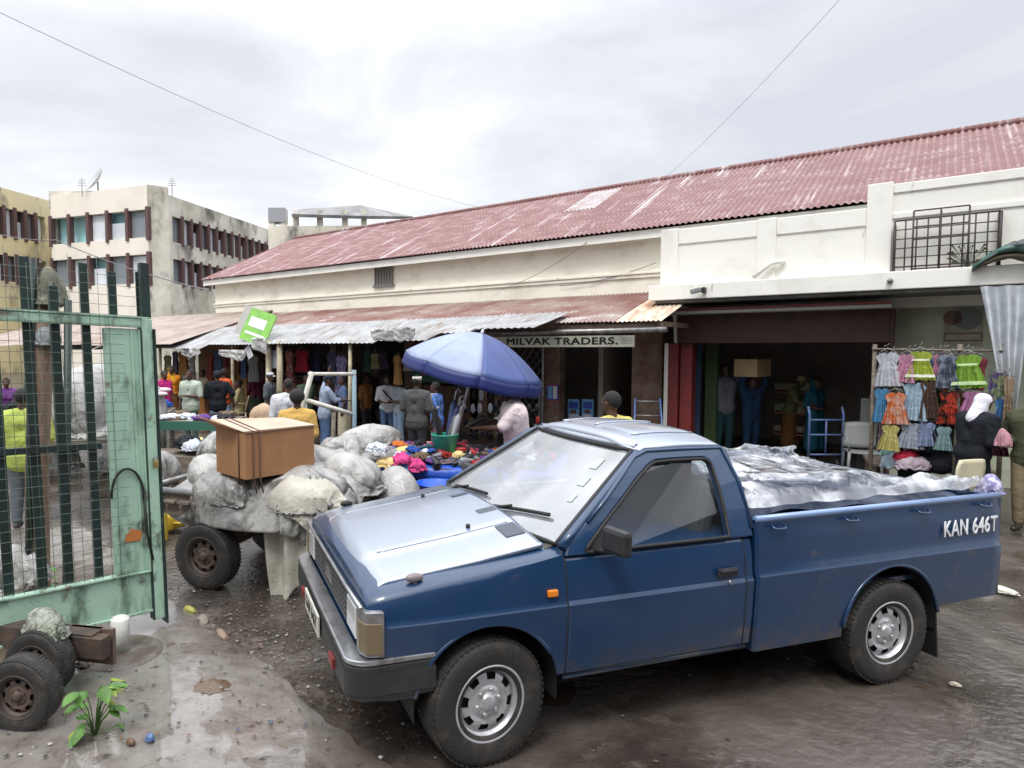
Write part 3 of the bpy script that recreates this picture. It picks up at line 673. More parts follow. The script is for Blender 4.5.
def glass(name, tint, refl, rough=.03, haze=(0.6, 0.62, 0.64), hz_=0.):
    m = bpy.data.materials.new(name); m.use_nodes = True; t = m.node_tree; t.nodes.clear(); n = t.nodes.new; l = t.links.new
    o = n('ShaderNodeOutputMaterial'); tr_ = n('ShaderNodeBsdfTransparent'); tr_.inputs[0].default_value = rgb(tint); gl = n('ShaderNodeBsdfGlossy'); gl.inputs['Roughness'].default_value = rough
    fr = schlick(t, refl); mx1 = n('ShaderNodeMixShader'); mx2 = n('ShaderNodeMixShader'); df = n('ShaderNodeBsdfDiffuse'); df.inputs[0].default_value = rgb(haze)
    tc_ = n('ShaderNodeTexCoord'); no = n('ShaderNodeTexNoise'); no.inputs['Scale'].default_value = 3.; no.inputs['Detail'].default_value = 6; r = n('ShaderNodeMapRange'); r.inputs[1].default_value = .3; r.inputs[2].default_value = .7; r.inputs[3].default_value = hz_*.5; r.inputs[4].default_value = hz_*1.2
    l(tc_.outputs['Object'], no.inputs['Vector']); l(no.outputs[0], r.inputs[0]); l(r.outputs[0], mx2.inputs[0])
    l(tr_.outputs[0], mx2.inputs[1]); l(df.outputs[0], mx2.inputs[2]); l(fr, mx1.inputs[0]); l(mx2.outputs[0], mx1.inputs[1]); l(gl.outputs[0], mx1.inputs[2]); l(mx1.outputs[0], o.inputs[0]); return m
mScreen = glass('sky_hazed_windscreen', (.72, .78, .78), .30, .05, (.62, .65, .68), .38)  # dust and white sky reflection mixed in as pale diffuse haze
mSide = glass('side_glass', (.90, .94, .94), .10, .02, (.5, .52, .52), .02)
HW = .84
def ringpts(zb, zt, hw, cr, inset=.10):
    h = [(0, zb), (hw-.10, zb), (hw-.02, zb+.035), (hw-.002, .56), (hw+.008, .765), (hw-.004, .785), (hw-.006, .80), (hw-.018, min(zt-.035, .93)), (hw-.032, zt-.018), (hw-.055, zt), (hw-.16, zt+.012+cr*.25), (.38, zt+.015+cr*.8), (0, zt+.015+cr)]
    return h
def loft(st, close=True):
    mb = MB(); rows = []
    for (x, zb, zt, hw, cr) in st:
        h = ringpts(zb, zt, hw, cr)
        full = [(x, -y, z) for y, z in h[1:-1]][::-1]
        full = [(x, y, z) for y, z in h]+[(x, -y, z) for y, z in h[1:-1]][::-1]
        rows.append(full)
    n = len(rows[0]); vs = [v for r in rows for v in r]
    mb.add(vs, [(i*n+j, i*n+(j+1) % n, (i+1)*n+(j+1) % n, (i+1)*n+j) for i in range(len(rows)-1) for j in range(n)], 0, True)
    mb.add(rows[0], [tuple(range(n))], 0); mb.add(rows[-1], [tuple(range(n-1, -1, -1))], 0)
    return mb
def autosmooth(o, deg=32):
    o.data.update()
    bm = bmesh.new(); bm.from_mesh(o.data)
    for e_ in bm.edges:
        if len(e_.link_faces) == 2 and e_.calc_face_angle(0) > radians(deg): e_.smooth = False
    for f_ in bm.faces: f_.smooth = True
    bm.to_mesh(o.data); bm.free()
def cutarch(o, x, z, r, y0=.42, y1=1.1):
    c_ = MB(); c_.cyl((x, y0, z), (x, y1, z), r, n=56); c_.cyl((x, -y0, z), (x, -y1, z), r, n=56)
    c = link(bpy.data.objects.new('cut', c_.mesh('cut', mRub)), o.parent)
    m = o.modifiers.new('b', 'BOOLEAN'); m.operation = 'DIFFERENCE'; m.object = c; m.solver = 'EXACT'
    bake(o); bpy.data.objects.remove(c); return o
st = [(.612, .40, .845, .775, .02), (.600, .385, .885, .80, .025), (.57, .375, .905, .815, .03), (.50, .37, .918, .828, .04), (.30, .37, .945, .838, .05), (.0, .37, .975, .842, .055), (-.25, .37, 1.005, .842, .055), (-.40, .37, 1.03, .842, .04), (-.415, .37, 1.0, .842, .05), (-1.0, .37, 1.0, .842, .0), (-1.585, .37, 1.0, .842, .0)]
body = loft(st).build('body', mPaint, tr); cutarch(body, 0, .33, .385); autosmooth(body)
# fender flare lips
def lip(x, z, r, a0, a1, yy=.845, par=None):
    mb = MB()
    for s in (1, -1): mb.tube([(x+r*cos(a), s*yy, z+r*sin(a)) for a in [a0+(a1-a0)*k/28 for k in range(29)]], .011, 8)
    return mb.build('arch_lip', mPaint, par)
lip(0, .33, .388, radians(12), radians(150), .835, body)
def well(x, z, r, par):
    mb = MB()
    for s in (1, -1):
        mb.grid(lambda a, b: (x+r*cos(pi*(1.1*a-.05)), s*(.43+.385*b), z+r*sin(pi*(1.1*a-.05))), 30, 3)
        mb.cyl((x, s*.43, z), (x, s*.425, z), r, n=40)
    return mb.build('wheel_well', mRub, par)
well(0, .33, .383, body)
# bonnet as its own lid
def hoodf(a, b):
    x = .592-(.592+.335)*a; y = (b-.5)*2; yy = y*(.715+.03*a); t = abs(yy)
    z0 = .905+(.985-.905)*min(1, (.592-x)/.6)+max(0, (-x))*.16
    z = z0+.075-.055*(t/.74)**2+.010*(1/(1+exp((t-.43)*60)))
    if a < .12: z -= .075*(1-a/.12)**2
    return (x, yy, z)
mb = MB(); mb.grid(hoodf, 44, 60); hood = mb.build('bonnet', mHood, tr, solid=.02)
mb = MB()
for k in range(2):
    mb.tube([Vector(hoodf(a_/20, .5+(.29 if k else -.29)))+Vector((0, 0, .001)) for a_ in range(3, 20)], .0035, 6)
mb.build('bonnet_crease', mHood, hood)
mb = MB()   # vent grilles below the windscreen
for s in (1, -1):
    mb.add([hoodf(.86, .5+s*.12), hoodf(.98, .5+s*.12), hoodf(.98, .5+s*.40), hoodf(.86, .5+s*.40)], [(0, 1, 2, 3)])
mb.v = [(x, y, z+.004) for x, y, z in mb.v]; mb.build('air_vent', mat('vent_slate', (.07, .08, .10), .6), hood)
mb = MB()
for s in (1, -1): mb.cyl(Vector(hoodf(.72, .5+s*.26)), Vector(hoodf(.72, .5+s*.26))+Vector((0, 0, .018)), .012, n=10)
mb.build('washer_nozzle', mRub, hood)
mb = MB(); mb.ell((.36, .765, .965), (.045, .022, .022)); mb.cyl((.36, .765, .93), (.36, .765, .965), .012); mb.build('fender_marker', mat('marker_dull', (.20, .16, .17), .4), tr)
mb = MB(); mb.ell((.36, -.765, .965), (.045, .022, .022)); mb.cyl((.36, -.765, .93), (.36, -.765, .965), .012); mb.build('fender_marker', mRub, tr)
# cowl
mb = MB(); mb.grid(lambda a, b: (-.325-.08*a-.05*(1-(2*b-1)**2)*-1*0, (b-.5)*1.5, 1.022+.035*a-.03*(2*b-1)**2+.03), 3, 16); mb.build('cowl', mPlas, body, solid=.02)
# greenhouse ---------------------------------------------------
def S(x, t, o=0.):
    y = .800-.25*t+.032*sin(pi*t*.9)+o; z = 1.0+.48*t
    y -= .03*max(0, (x+.75)/.35)*t
    return Vector((x, y, z))
RFx, RRx = -1.02, -1.60
def sideframe(s):
    outer = [(-.42, .0), (-.44, .10), (-.58, .32), (-.72, .54), (-.86, .76), (-.975, .94), (RFx-.04, 1.0), (-1.2, 1.0), (-1.42, 1.0), (RRx+.03, .99), (RRx-.01, .93), (-1.61, .6), (-1.605, .3), (-1.60, .0), (-1.2, .0), (-.8, .0)]
    inner = [(-.54, .035), (-.56, .09), (-.68, .30), (-.815, .51), (-.95, .71), (-1.055, .835), (-1.10, .865), (-1.2, .87), (-1.33, .87), (-1.43, .865), (-1.462, .82), (-1.455, .55), (-1.445, .3), (-1.44, .03), (-1.2, .03), (-.8, .03)]
    mb = MB(); n = len(outer)
    vs = [S(x, t) for x, t in outer]+[S(x, t) for x, t in inner]
    vs = [(v.x, s*v.y, v.z) for v in vs]
    mb.add(vs, [(i, (i+1) % n, n+(i+1) % n, n+i) for i in range(n)], 0, False)
    return mb, inner
for s in (1, -1):
    mb, inner = sideframe(s)
    fr = mb.build('cab_side', mPaint, tr); so_ = fr.modifiers.new('s', 'SOLIDIFY'); so_.thickness = .045; so_.offset = 0; bake(fr)
    bv = fr.modifiers.new('b', 'BEVEL'); bv.width = .008; bv.segments = 2; bv.limit_method = 'ANGLE'; bv.angle_limit = radians(40)
    mb = MB(); g_ = [S(x, t, -.004) for x, t in inner]; c_ = sum(g_, Vector())/len(g_)
    g_ = [c_+(p-c_)*1.03 for p in g_]
    mb.add([(p.x, s*p.y, p.z) for p in g_], [tuple(range(len(g_)))]); mb.build('side_window', mSide, tr)
    mb = MB(); q = [S(x, t, .022) for x, t in inner]; mb.tube([(p.x, s*p.y, p.z) for p in q+[q[0]]], .010, 6); mb.build('window_seal', mRub, fr)
    if s == 1:
        mb = MB(); a_, b_ = S(-.70, .035, .01), S(-.70, .40, .01)
        mb.add([tuple(S(-.53, .035, .012)), tuple(S(-.665, .035, .012)), tuple(S(-.665, .29, .012)), tuple(S(-.55, .09, .012))], [(0, 1, 2, 3)]); mb.build('mirror_base', mPlas, fr)
    # gutter
    mb = MB(); q = [S(x, t, .028) for x, t in ((-.58, .32), (-.72, .54), (-.86, .76), (-.97, .93), (-1.06, .985), (-1.3, .985), (-1.57, .975), (-1.60, .6), (-1.6, .1))]
    mb.tube([(p.x, s*p.y, p.z) for p in q], .011, 6); mb.build('drip_rail', mPaint, fr)
def rooff(a, b):
    x = RFx+.02+(RRx-RFx-.03)*a; y = (b-.5)*2*.58
    t = abs(2*b-1)
    z = 1.477+.062*(1-t**3.2)+.018*sin(pi*a)
    if a < .10: z -= .028*(1-a/.10)**2
    if a > .92: z -= .02*((a-.92)/.08)**2
    z += .006*(1 if (t < .62 and .25 < a < .9) else 0)
    return (x, y, z)
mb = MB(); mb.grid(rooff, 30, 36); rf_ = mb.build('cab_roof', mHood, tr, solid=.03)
mb = MB()
for k in (-.33, 0, .33): mb.tube([Vector(rooff(.2+.7*i/8, .5+k))+Vector((0, 0, .002)) for i in range(9)], .008, 6)
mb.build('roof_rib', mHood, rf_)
# windscreen
def wsf(a, b, o=0.):      # a across, b up
    t = 2*a-1; yb, yt = .765, .54
    y = (yb+(yt-yb)*b)*t; x = -.40+.10*(1-t*t)*(1-.5*b)+(-.615)*b; z = 1.05+.415*b
    return Vector((x+.5*o, y, z+.8*o))
mb = MB(); mb.grid(lambda a, b: wsf(a, b), 24, 10); ws = mb.build('windscreen', mScreen, tr)
mb = MB(); pts = [wsf(k/24, 0, .008) for k in range(25)]+[wsf(1, k/8, .008) for k in range(1, 9)]+[wsf(1-k/24, 1, .008) for k in range(1, 25)]+[wsf(0, 1-k/8, .008) for k in range(1, 9)]
mb.tube(pts, .013, 6); mb.build('windscreen_seal', mRub, ws)
mb = MB()
for s in (1, -1): mb.tube([Vector((wsf((s+1)/2, k/8).x-.01, s*(wsf(1, k/8).y+.028), wsf(1, k/8).z-.004)) for k in range(9)], .028, 8)
mb.build('front_pillar', mPaint, tr)
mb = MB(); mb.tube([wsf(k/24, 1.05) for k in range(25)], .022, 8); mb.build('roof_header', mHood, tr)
mst = mat('sticker', (.38, .42, .40), .6); mb = MB()
for a, b, w_, h_ in ((.86, .80, .05, .12), (.88, .60, .045, .10), (.90, .42, .03, .08)):
    mb.add([wsf(a-w_/2, b-h_/2, .004), wsf(a+w_/2, b-h_/2, .004), wsf(a+w_/2, b+h_/2, .004), wsf(a-w_/2, b+h_/2, .004)], [(0, 1, 2, 3)])
mb.build('sticker', mst, ws)
for (a0, a1, b1) in ((.10, .40, .16), (.50, .84, .20)):    # wipers
    mb = MB(); p0_, p1_ = wsf(a0, -.06, .02), wsf(a0+(a1-a0)*.55, b1*.75, .035)
    mb.tube([p0_, p0_.lerp(p1_, .5)+Vector((.01, 0, .01)), p1_], .009, 6); q0, q1 = wsf(a0+.04, b1*.35, .022), wsf(a1+.05, b1*1.0, .022)
    mb.tube([q0.lerp(q1, k/6)+Vector((0, 0, .004*sin(pi*k/6))) for k in range(7)], .011, 6); mb.build('wiper', mRub, tr)
# cab back with window
def bkf(y, t): return Vector((-1.598-.008*t, y, 1.0+.48*t))
mb = MB(); o_ = [(.77, 0), (.55, .98), (-.55, .98), (-.77, 0)]; i_ = [(.62, .14), (.47, .84), (-.47, .84), (-.62, .14)]
mb.add([bkf(*p) for p in o_]+[bkf(*p) for p in i_], [(i, (i+1) % 4, 4+(i+1) % 4, 4+i) for i in range(4)]); mb.build('cab_back', mPaint, tr, solid=.03)
mb = MB(); mb.add([bkf(y*1.01, t) for y, t in i_], [(0, 1, 2, 3)]); mb.build('rear_window', mSide, tr)
mb = MB(); mb.tube([bkf(.0, .14)+Vector((.01, 0, 0)), bkf(0, .84)+Vector((.01, 0, 0))], .01, 6); mb.build('window_bar', mRub, tr)
# interior
mb = MB(); mb.rng(-.40, -.60, -.70, .70, .86, 1.04); mb.build('dashboard', mPlas, tr, bevel=.03)
mb = MB(); mb.rng(-1.08, -1.50, -.68, .68, .55, .80); mb.box((-1.40, 0, 1.02), (.12, 1.36, .55), M=Matrix.Rotation(radians(-12), 3, 'Y')); st_ = mb.build('seat', mIn, tr, bevel=.04)
mb = MB()
for s in (1, -1): mb.box((-1.44, s*.36, 1.33), (.08, .26, .18)); mb.cyl((-1.44, s*.36, 1.2), (-1.44, s*.36, 1.3), .01)
mb.build('headrest', mIn, st_, bevel=.03)
mb = MB(); cc = Vector((-.74, -.36, 1.06)); R_ = Matrix.Rotation(radians(-62), 3, 'Y'); mb.tube([cc+R_@Vector((.19*cos(2*pi*k/28), .19*sin(2*pi*k/28), 0)) for k in range(29)], .013, 8); mb.tube([cc, cc+Vector((.24, 0, -.12))], .03); mb.tube([cc-R_@Vector((0, .18, 0)), cc+R_@Vector((0, .18, 0))], .012, 6); mb.build('steering_wheel', mRub, tr)
mb = MB(); mb.box((-.93, -.02, 1.40), (.02, .2, .06)); mb.build('rear_view_mirror', mRub, tr)
# doors
def bodyY(z):
    h = [(.37, HW-.10), (.405, HW-.02), (.56, HW-.002), (.765, HW+.008), (.785, HW-.004), (.80, HW-.006), (.93, HW-.018), (.982, HW-.032), (1.0, HW-.042)]
    for (z0, y0), (z1, y1) in zip(h, h[1:]):
        if z <= z1: return y0+(y1-y0)*(z-z0)/(z1-z0)
    return h[-1][1]
zs = [.405, .45, .56, .66, .765, .785, .80, .87, .93, .982, .998]
for s in (1, -1):
    mb = MB(); xs = [-.428, -.44, -.7, -1.0, -1.3, -1.52, -1.532]
    mb.add([(x, s*(bodyY(z)+(.006 if 0 < i < len(xs)-1 and 0 < j < len(zs)-1 else .0)), z) for i, x in enumerate(xs) for j, z in enumerate(zs)],
           [(i*len(zs)+j, (i+1)*len(zs)+j, (i+1)*len(zs)+j+1, i*len(zs)+j+1) for i in range(len(xs)-1) for j in range(len(zs)-1)], 0, True)
    d_ = mb.build('door', mPaint, tr); autosmooth(d_, 20)
    mb = MB(); mb.tube([(-.422, s*(bodyY(z)+.0005), z) for z in zs], .0045, 6); mb.tube([(-1.538, s*(bodyY(z)+.0005), z) for z in zs], .0045, 6); mb.tube([(x, s*(bodyY(.40)+.001), .40) for x in (-.42, -1.54)], .0045, 6); mb.build('door_gap', mRub, d_)
    mb = MB(); mb.box((-1.40, s*.852, .835), (.13, .012, .042)); mb.box((-1.40, s*.862, .842), (.11, .012, .016)); mb.build('handle', mPlas, d_, bevel=.004)
    mb = MB(); mb.cyl((-1.42, s*.84, .775), (-1.42, s*.858, .775), .012, n=14); mb.build('lock', mChr, d_)
    mb = MB(); mb.box((-.63, s*.945, 1.10), (.06, .17, .135), rz=s*radians(8)); mr_ = mb.build('wing_mirror', mPlas, tr, bevel=.025)
    mb = MB(); mb.tube([(-.58, s*.80, 1.02), (-.62, s*.86, 1.03), (-.65, s*.92, 1.06)], .014, 8); mb.build('mirror_arm', mPlas, mr_)
    mb = MB(); mb.box((-.335, s*.846, .838), (.055, .022, .034)); mb.build('side_indicator', mat('amber_lens', (.75, .22, .01), .25, coat=.5), tr, bevel=.006)
    mb = MB(); mb.tube([(-.42, s*.79, .378), (-1.58, s*.79, .378)], .02, 8); mb.build('sill', mPaint, tr)
# bed ---------------------------------------------------
BR = -3.59
def bedY(z):
    h = [(.34, .78), (.36, .825), (.56, .838), (.775, .848), (.795, .836), (.81, .834), (1.0, .828), (1.05, .815), (1.09, .822)]
    if z <= h[0][0]: return h[0][1]
    for (z0, y0), (z1, y1) in zip(h, h[1:]):
        if z <= z1: return y0+(y1-y0)*(z-z0)/(z1-z0)
    return h[-1][1]
for s in (1, -1):
    mb = MB(); xs = [-1.615, -1.63, -2.0, -2.4, -2.8, -3.10, -3.35, -3.50, -3.57, BR]; rows = []
    for x in xs:
        zb = .345 if x > -2.7 else (.345+(.10)*min(1, (-2.7-x)/.45))
        r = [(bedY(max(z, .36))-(0.012 if x in (-1.615, BR) else 0), max(z, zb)) for z in (.345, .42, .56, .70, .775, .795, .86, .95, 1.0, 1.05, 1.082)]
        r += [(.815, 1.092), (.775, 1.092), (.765, 1.07), (.765, zb)]
        rows.append([(x, s*y, z) for y, z in r])
    n = len(rows[0]); mb.add([v for r in rows for v in r], [(i*n+j, i*n+(j+1) % n, (i+1)*n+(j+1) % n, (i+1)*n+j) for i in range(len(rows)-1) for j in range(n)], 0, True)
    mb.add(rows[0], [tuple(range(n))]); mb.add(rows[-1], [tuple(range(n-1, -1, -1))])
    bs = mb.build('bed_side', mPaint, tr); cutarch(bs, -2.65, .35, .385, .5, 1.1); autosmooth(bs)
    mb = MB(); mb.tube([(-1.62, s*.805, 1.095), (BR, s*.805, 1.095)], .018, 8); mb.build('rail_cap', mat('pale_blue_rail', (.20, .30, .52), .35, coat=.5), bs)  # rail top, paler blue than the bed side
    mb = MB()
    for x in (-1.76, -2.3, -2.88, -3.42): mb.tube([(x+.045, s*.826, 1.055), (x+.035, s*.852, 1.04), (x-.035, s*.852, 1.04), (x-.045, s*.826, 1.055)], .007, 6)
    mb.build('rope_hook', mPaint, bs)
lip(-2.65, .35, .388, radians(8), radians(172), .838, tr)
mb = MB()
for s in (1, -1):
    x, z, r = -2.65, .35, .383
    mb.grid(lambda a, b: (x+r*cos(pi*(1.1*a-.05)), s*(.48+.345*b), z+r*sin(pi*(1.1*a-.05))), 30, 3)
    mb.cyl((x, s*.48, z), (x, s*.475, z), r, n=40)
mb.build('wheel_well', mRub, tr)
mb = MB(); mb.rng(-1.63, BR+.01, -.764, .764, .60, .63); mb.build('bed_floor', mPaint, tr)
mb = MB(); mb.rng(-1.62, -1.66, -.764, .764, .63, 1.07); mb.build('bed_front', mPaint, tr)
mb = MB(); mb.rng(BR-.005, BR-.045, -.80, .80, .46, 1.085); mb.build('tailgate', mPaint, tr, bevel=.01)
mb = MB(); mb.rng(BR-.05, BR-.16, -.74, .74, .40, .50); mb.build('rear_bumper', mPlas, tr, bevel=.01)
mb = MB(); mb.rng(-.3, -3.5, -.42, -.34, .38, .50); mb.rng(-.3, -3.5, .34, .42, .38, .50); mb.rng(-1.2, -1.3, -.4, .4, .39, .47); mb.cyl((-2.65, -.7, .33), (-2.65, .7, .33), .05); mb.cyl((0, -.7, .33), (0, .7, .33), .04); mb.ell((-2.65, 0, .33), (.16, .16, .14)); mb.rng(.3, -1.4, -.3, .3, .30, .55); mb.build('chassis', mRub, tr)
tx = text('KAN 646T', tr, (-3.045, .8445, .918), (pi/2, 0, pi), .14, mat('white_paint', (.75, .76, .78), .5), bold=.0018, ext=.0015, sx=1., name='registration_lettering')
bpy.context.view_layer.update(); wdt = max(v.co.x for v in tx.data.vertices)-min(v.co.x for v in tx.data.vertices); tx.scale = (.47/wdt, 1, 1)
# front -------------------------------------------------
mb = MB(); mb.rng(.60, .622, -.50, .50, .655, .845); gr = mb.build('grille', mPlas, tr, bevel=.006)
mb = MB()
for k in range(6): z = .68+.03*k; mb.rng(.622, .630, -.485, .485, z-.005, z+.005)
for k in range(17): y = -.48+.06*k; mb.rng(.622, .627, y-.003, y+.003, .665, .835)
mb.build('grille_bars', mat('grille_grey', (.07, .07, .075), .4), gr)
mb = MB(); mb.tube([(.628, -.80, .857), (.634, -.5, .857), (.634, .5, .857), (.628, .80, .857)], .011, 6); mb.rng(.625, .633, -.10, .10, .72, .79); mb.build('chrome_trim', mChr, gr)
for s in (1, -1):
    mb = MB(); mb.box((.612, s*.605, .75), (.03, .205, .17)); hl = mb.build('headlight', mChr, tr, bevel=.008)
    mb = MB(); mb.box((.630, s*.605, .75), (.012, .19, .155)); mb.build('lens', mat('headlight_lens', (.55, .58, .58), .12, coat=.8), hl, bevel=.006)
    mb = MB(); mb.prism([(.632, s*.718), (.632, s*.775), (.610, s*.822), (.53, s*.842), (.53, s*.80), (.58, s*.76), (.59, s*.718)], .635, .845, 'xy'); cl = mb.build('corner_lamp', mChr, tr, bevel=.004)
    mb = MB(); mb.prism([(.637, s*.73), (.637, s*.775), (.614, s*.827), (.540, s*.847), (.540, s*.80), (.59, s*.73)], .650, .795, 'xy'); mb.build('lens', mat('dusty_amber_lens', (.15, .115, .065), .35, coat=.4), cl, bevel=.004)
def bumpath(o=0., z=.5, n=16):
    p = []
    for k in range(n+1):
        a = pi/2*(k/n); p.append((.575+(.105+o)*cos(a), (.745+(.075+o)*sin(a)), z))
    pts = [(x, y, z) for x, y, z in p]+[(.28, .82+o, z)]
    return [(x, -y, z) for x, y, z in pts[::-1]]+pts
def bumper_strip(z0, z1, o, th):
    mb = MB(); a = bumpath(o, z0); b = bumpath(o, z1); c = bumpath(o-th, z1); d = bumpath(o-th, z0); n = len(a)
    mb.add([v for r in (a, b, c, d) for v in r], [(r*n+j, r*n+j+1, ((r+1) % 4)*n+j+1, ((r+1) % 4)*n+j) for r in range(4) for j in range(n-1)]+[(0, n, 2*n, 3*n), (n-1, 2*n-1, 3*n-1, 4*n-1)], 0, False); return mb
bp_ = bumper_strip(.43, .60, .022, .09).build('front_bumper', mPlas, tr, bevel=.012)
bumper_strip(.602, .625, .026, .085).build('bumper_trim', mChr, bp_, bevel=.008)
bumper_strip(.46, .565, .026, .003).build('bumper_face', mat('bumper_worn', (.022, .024, .026), .42, col2=(.06, .06, .06), scale=4, thr=(.5, .8)), bp_)
mb = MB(); mb.rng(.60, .66, -.62, .62, .33, .42); mb.build('valance', mPaint, tr, bevel=.01)
for y in (-.45, .5):
    mb = MB(); mb.rng(.705, .722, y-.05, y+.05, .465, .515); mb.build('bumper_lamp', mat('red_brown_lens', (.2, .03, .03), .3), bp_)
mb = MB(); mb.rng(.714, .726, -.30, .16, .455, .575); pl = mb.build('number_plate', mat('plate_white', (.62, .62, .55), .5, col2=(.42, .4, .34), scale=6), tr, bevel=.002)
text('KAN 646T', pl, (.7275, -.07, .515), (pi/2, 0, pi/2), .105, mRub, bold=.0, ext=.001, sx=.78, name='lettering', align='CENTER')
for s in (1, -1):
    mb = MB(); mb.box((-3.045, s*.70, .285), (.012, .26, .36), M=Matrix.Rotation(radians(6), 3, 'Y')); mb.build('mud_flap', mRub, tr)
# wheels
def tyref():
    mb = MB(); pr_ = [(.17, -.085), (.19, -.095), (.25, -.108), (.295, -.108), (.318, -.098), (.330, -.075), (.3335, -.03), (.3335, .03), (.330, .075), (.318, .098), (.295, .108), (.25, .108), (.19, .095), (.17, .085)]
    mb.lathe(pr_, 56); k = len(mb.v)
    for j in range(60):
        a = 2*pi*j/60
        for s in (-1, 1):
            R_ = Matrix.Rotation(-a, 3, 'Y'); mb.box(R_@Vector((.3295, s*.062, 0)), (.010, .06, .022), M=R_)
    return mb
def rimf(s):
    mb = MB(); o = s
    pr_ = [(.205, .090), (.205, .100), (.196, .100), (.188, .088), (.180, .070), (.170, .050), (.160, .045)]
    mb.lathe([(r, o*h) for r, h in pr_], 64)
    disc = [(.160, .045), (.152, .052), (.135, .062), (.118, .066), (.100, .058), (.085, .050), (.078, .062), (.060, .066), (.045, .066), (.043, .080), (.030, .090), (.001, .092)]
    mb.lathe([(r, o*h) for r, h in disc], 64, skip=lambda i, j: i in (1, 2) and (j % 8) in (2, 3, 4, 5))
    for k in range(6): a = 2*pi*k/6; mb.cyl((.066*cos(a), o*.055, .066*sin(a)), (.066*cos(a), o*.078, .066*sin(a)), .010, n=6)
    return mb
ty_me = tyref().mesh('tyre', mTyre); rim_me = rimf(1).mesh('rim', mRim)
drum = MB(); drum.cyl((0, -.06, 0), (0, .035, 0), .165, n=32); drum_me = drum.mesh('brake_drum', mRub)
def wheel(parent, loc, rz=0., scale=1., rim=None, left=True):
    w_ = link(bpy.data.objects.new('wheel', drum_me), parent); w_.location = loc; w_.rotation_euler = (0, 0, rz+(0 if left else pi)); w_.scale = (scale,)*3
    t_ = link(bpy.data.objects.new('tyre', ty_me), w_); r_ = link(bpy.data.objects.new('rim', rim or rim_me), w_); r_.rotation_euler = (0, random.random()*.7, 0); return w_
for x in (0, -2.65):
    for w_ in (wheel(tr, (x, .745, .315), radians(7) if x == 0 else 0, .95), wheel(tr, (x, -.745, .315), radians(7) if x == 0 else 0, .95, left=False)): w_.scale = (.95, .86, .95)

# the load under plastic: rests in the bed, top-level things
def tl(p): return Matrix.Translation(tr.location) @ Matrix.Rotation(TY+pi, 4, 'Z') @ Vector(p)
ld = empty('covered_load', tl((-2.6, 0, .64)), TY+pi, 'heap of goods under crumpled clear plastic filling the truck bed', 'load')
def hf(x, y):
    t = (-1.70-x)/1.9
    z = .62+.03*nz(x*2, y*2)-.20*max(0, t-.20)**.9+.03*exp(-((x+2.15)/.35)**2)
    edge = min(1, (.74-abs(y))/.16); z = .45*(1-.0)+(z-.45)*max(0, edge)**.6 if abs(y) < .74 else .45
    return z
def cover(a, b):
    x = -1.66-1.93*a; y = (b-.5)*1.5
    wx, wy = x+.12*nz(x*3, y*3, 6), y+.12*nz(x*3, y*3, 9)
    f1 = noise.voronoi(Vector((wx*2.6, wy*3.2, 1)))[0]; f2 = noise.voronoi(Vector((wx*7, wy*8, 4)))[0]
    r1 = 1-abs(nz(wx*2.2+5, wy*2.6, 1.)); r2 = min(1, (f1[1]-f1[0])*1.6); r3 = min(1, (f2[1]-f2[0])*1.6)
    ed = min(1, (.75-abs(y))/.12)
    z = hf(x, y)+(.05*r1**5+.06*r2+.022*r3-.07)*(.3+.7*ed)
    return (x+2.6, y, z)
mp_ = bpy.data.materials.new('clear_plastic'); mp_.use_nodes = True; t = mp_.node_tree; t.nodes.clear(); n = t.nodes.new; l = t.links.new
o = n('ShaderNodeOutputMaterial'); a_ = n('ShaderNodeBsdfTransparent'); a_.inputs[0].default_value = (.80, .83, .88, 1); g_ = n('ShaderNodeBsdfGlossy'); g_.inputs[1].default_value = .12; d_ = n('ShaderNodeBsdfDiffuse'); d_.inputs[0].default_value = (.78, .80, .84, 1)
m1, m2 = n('ShaderNodeMixShader'), n('ShaderNodeMixShader'); fr_ = schlick(t, .13)
no = n('ShaderNodeTexNoise'); no.inputs['Scale'].default_value = 4; no.inputs['Detail'].default_value = 7; r = n('ShaderNodeMapRange'); r.inputs[1].default_value = .46; r.inputs[2].default_value = .62; r.inputs[3].default_value = .10; r.inputs[4].default_value = .70  # white patches stand for crinkle highlights, mixed in as diffuse colour
tc_ = n('ShaderNodeTexCoord'); bpn = n('ShaderNodeBump'); bpn.inputs[0].default_value = .6; nb = n('ShaderNodeTexNoise'); nb.inputs['Scale'].default_value = 14
l(tc_.outputs['Object'], no.inputs['Vector']); l(tc_.outputs['Object'], nb.inputs['Vector']); l(nb.outputs[0], bpn.inputs['Height']); l(bpn.outputs[0], g_.inputs['Normal'])
l(no.outputs[0], r.inputs[0]); l(r.outputs[0], m1.inputs[0]); l(a_.outputs[0], m1.inputs[1]); l(d_.outputs[0], m1.inputs[2]); l(fr_, m2.inputs[0]); l(m1.outputs[0], m2.inputs[1]); l(g_.outputs[0], m2.inputs[2]); l(m2.outputs[0], o.inputs[0])
cvm = MB(); cvm.grid(lambda a, b: (.94-1.93*a, (b-.5)*1.5, .50+.24*min(1, 8*b, 8*(1-b), 8*a)+.02*nz(a*11, b*9)), 150, 110)
cvc = MB(); cvc.grid(lambda a, b: (.93-1.9*a, (b-.5)*1.44, hf(-1.67-1.9*a, (b-.5)*1.44)-.03+.05*nz(a*7, b*5, 3)), 40, 24)
vs_, fs_ = cloth_sim(cvm, [cvc], 16, shrink=-.20, bend=.04, tens=10, pin=lambda c: c.z < .56)
mb = MB(); mb.add(vs_, fs_, 0, True); mb.build('plastic_cover', mp_, ld, fix=False)
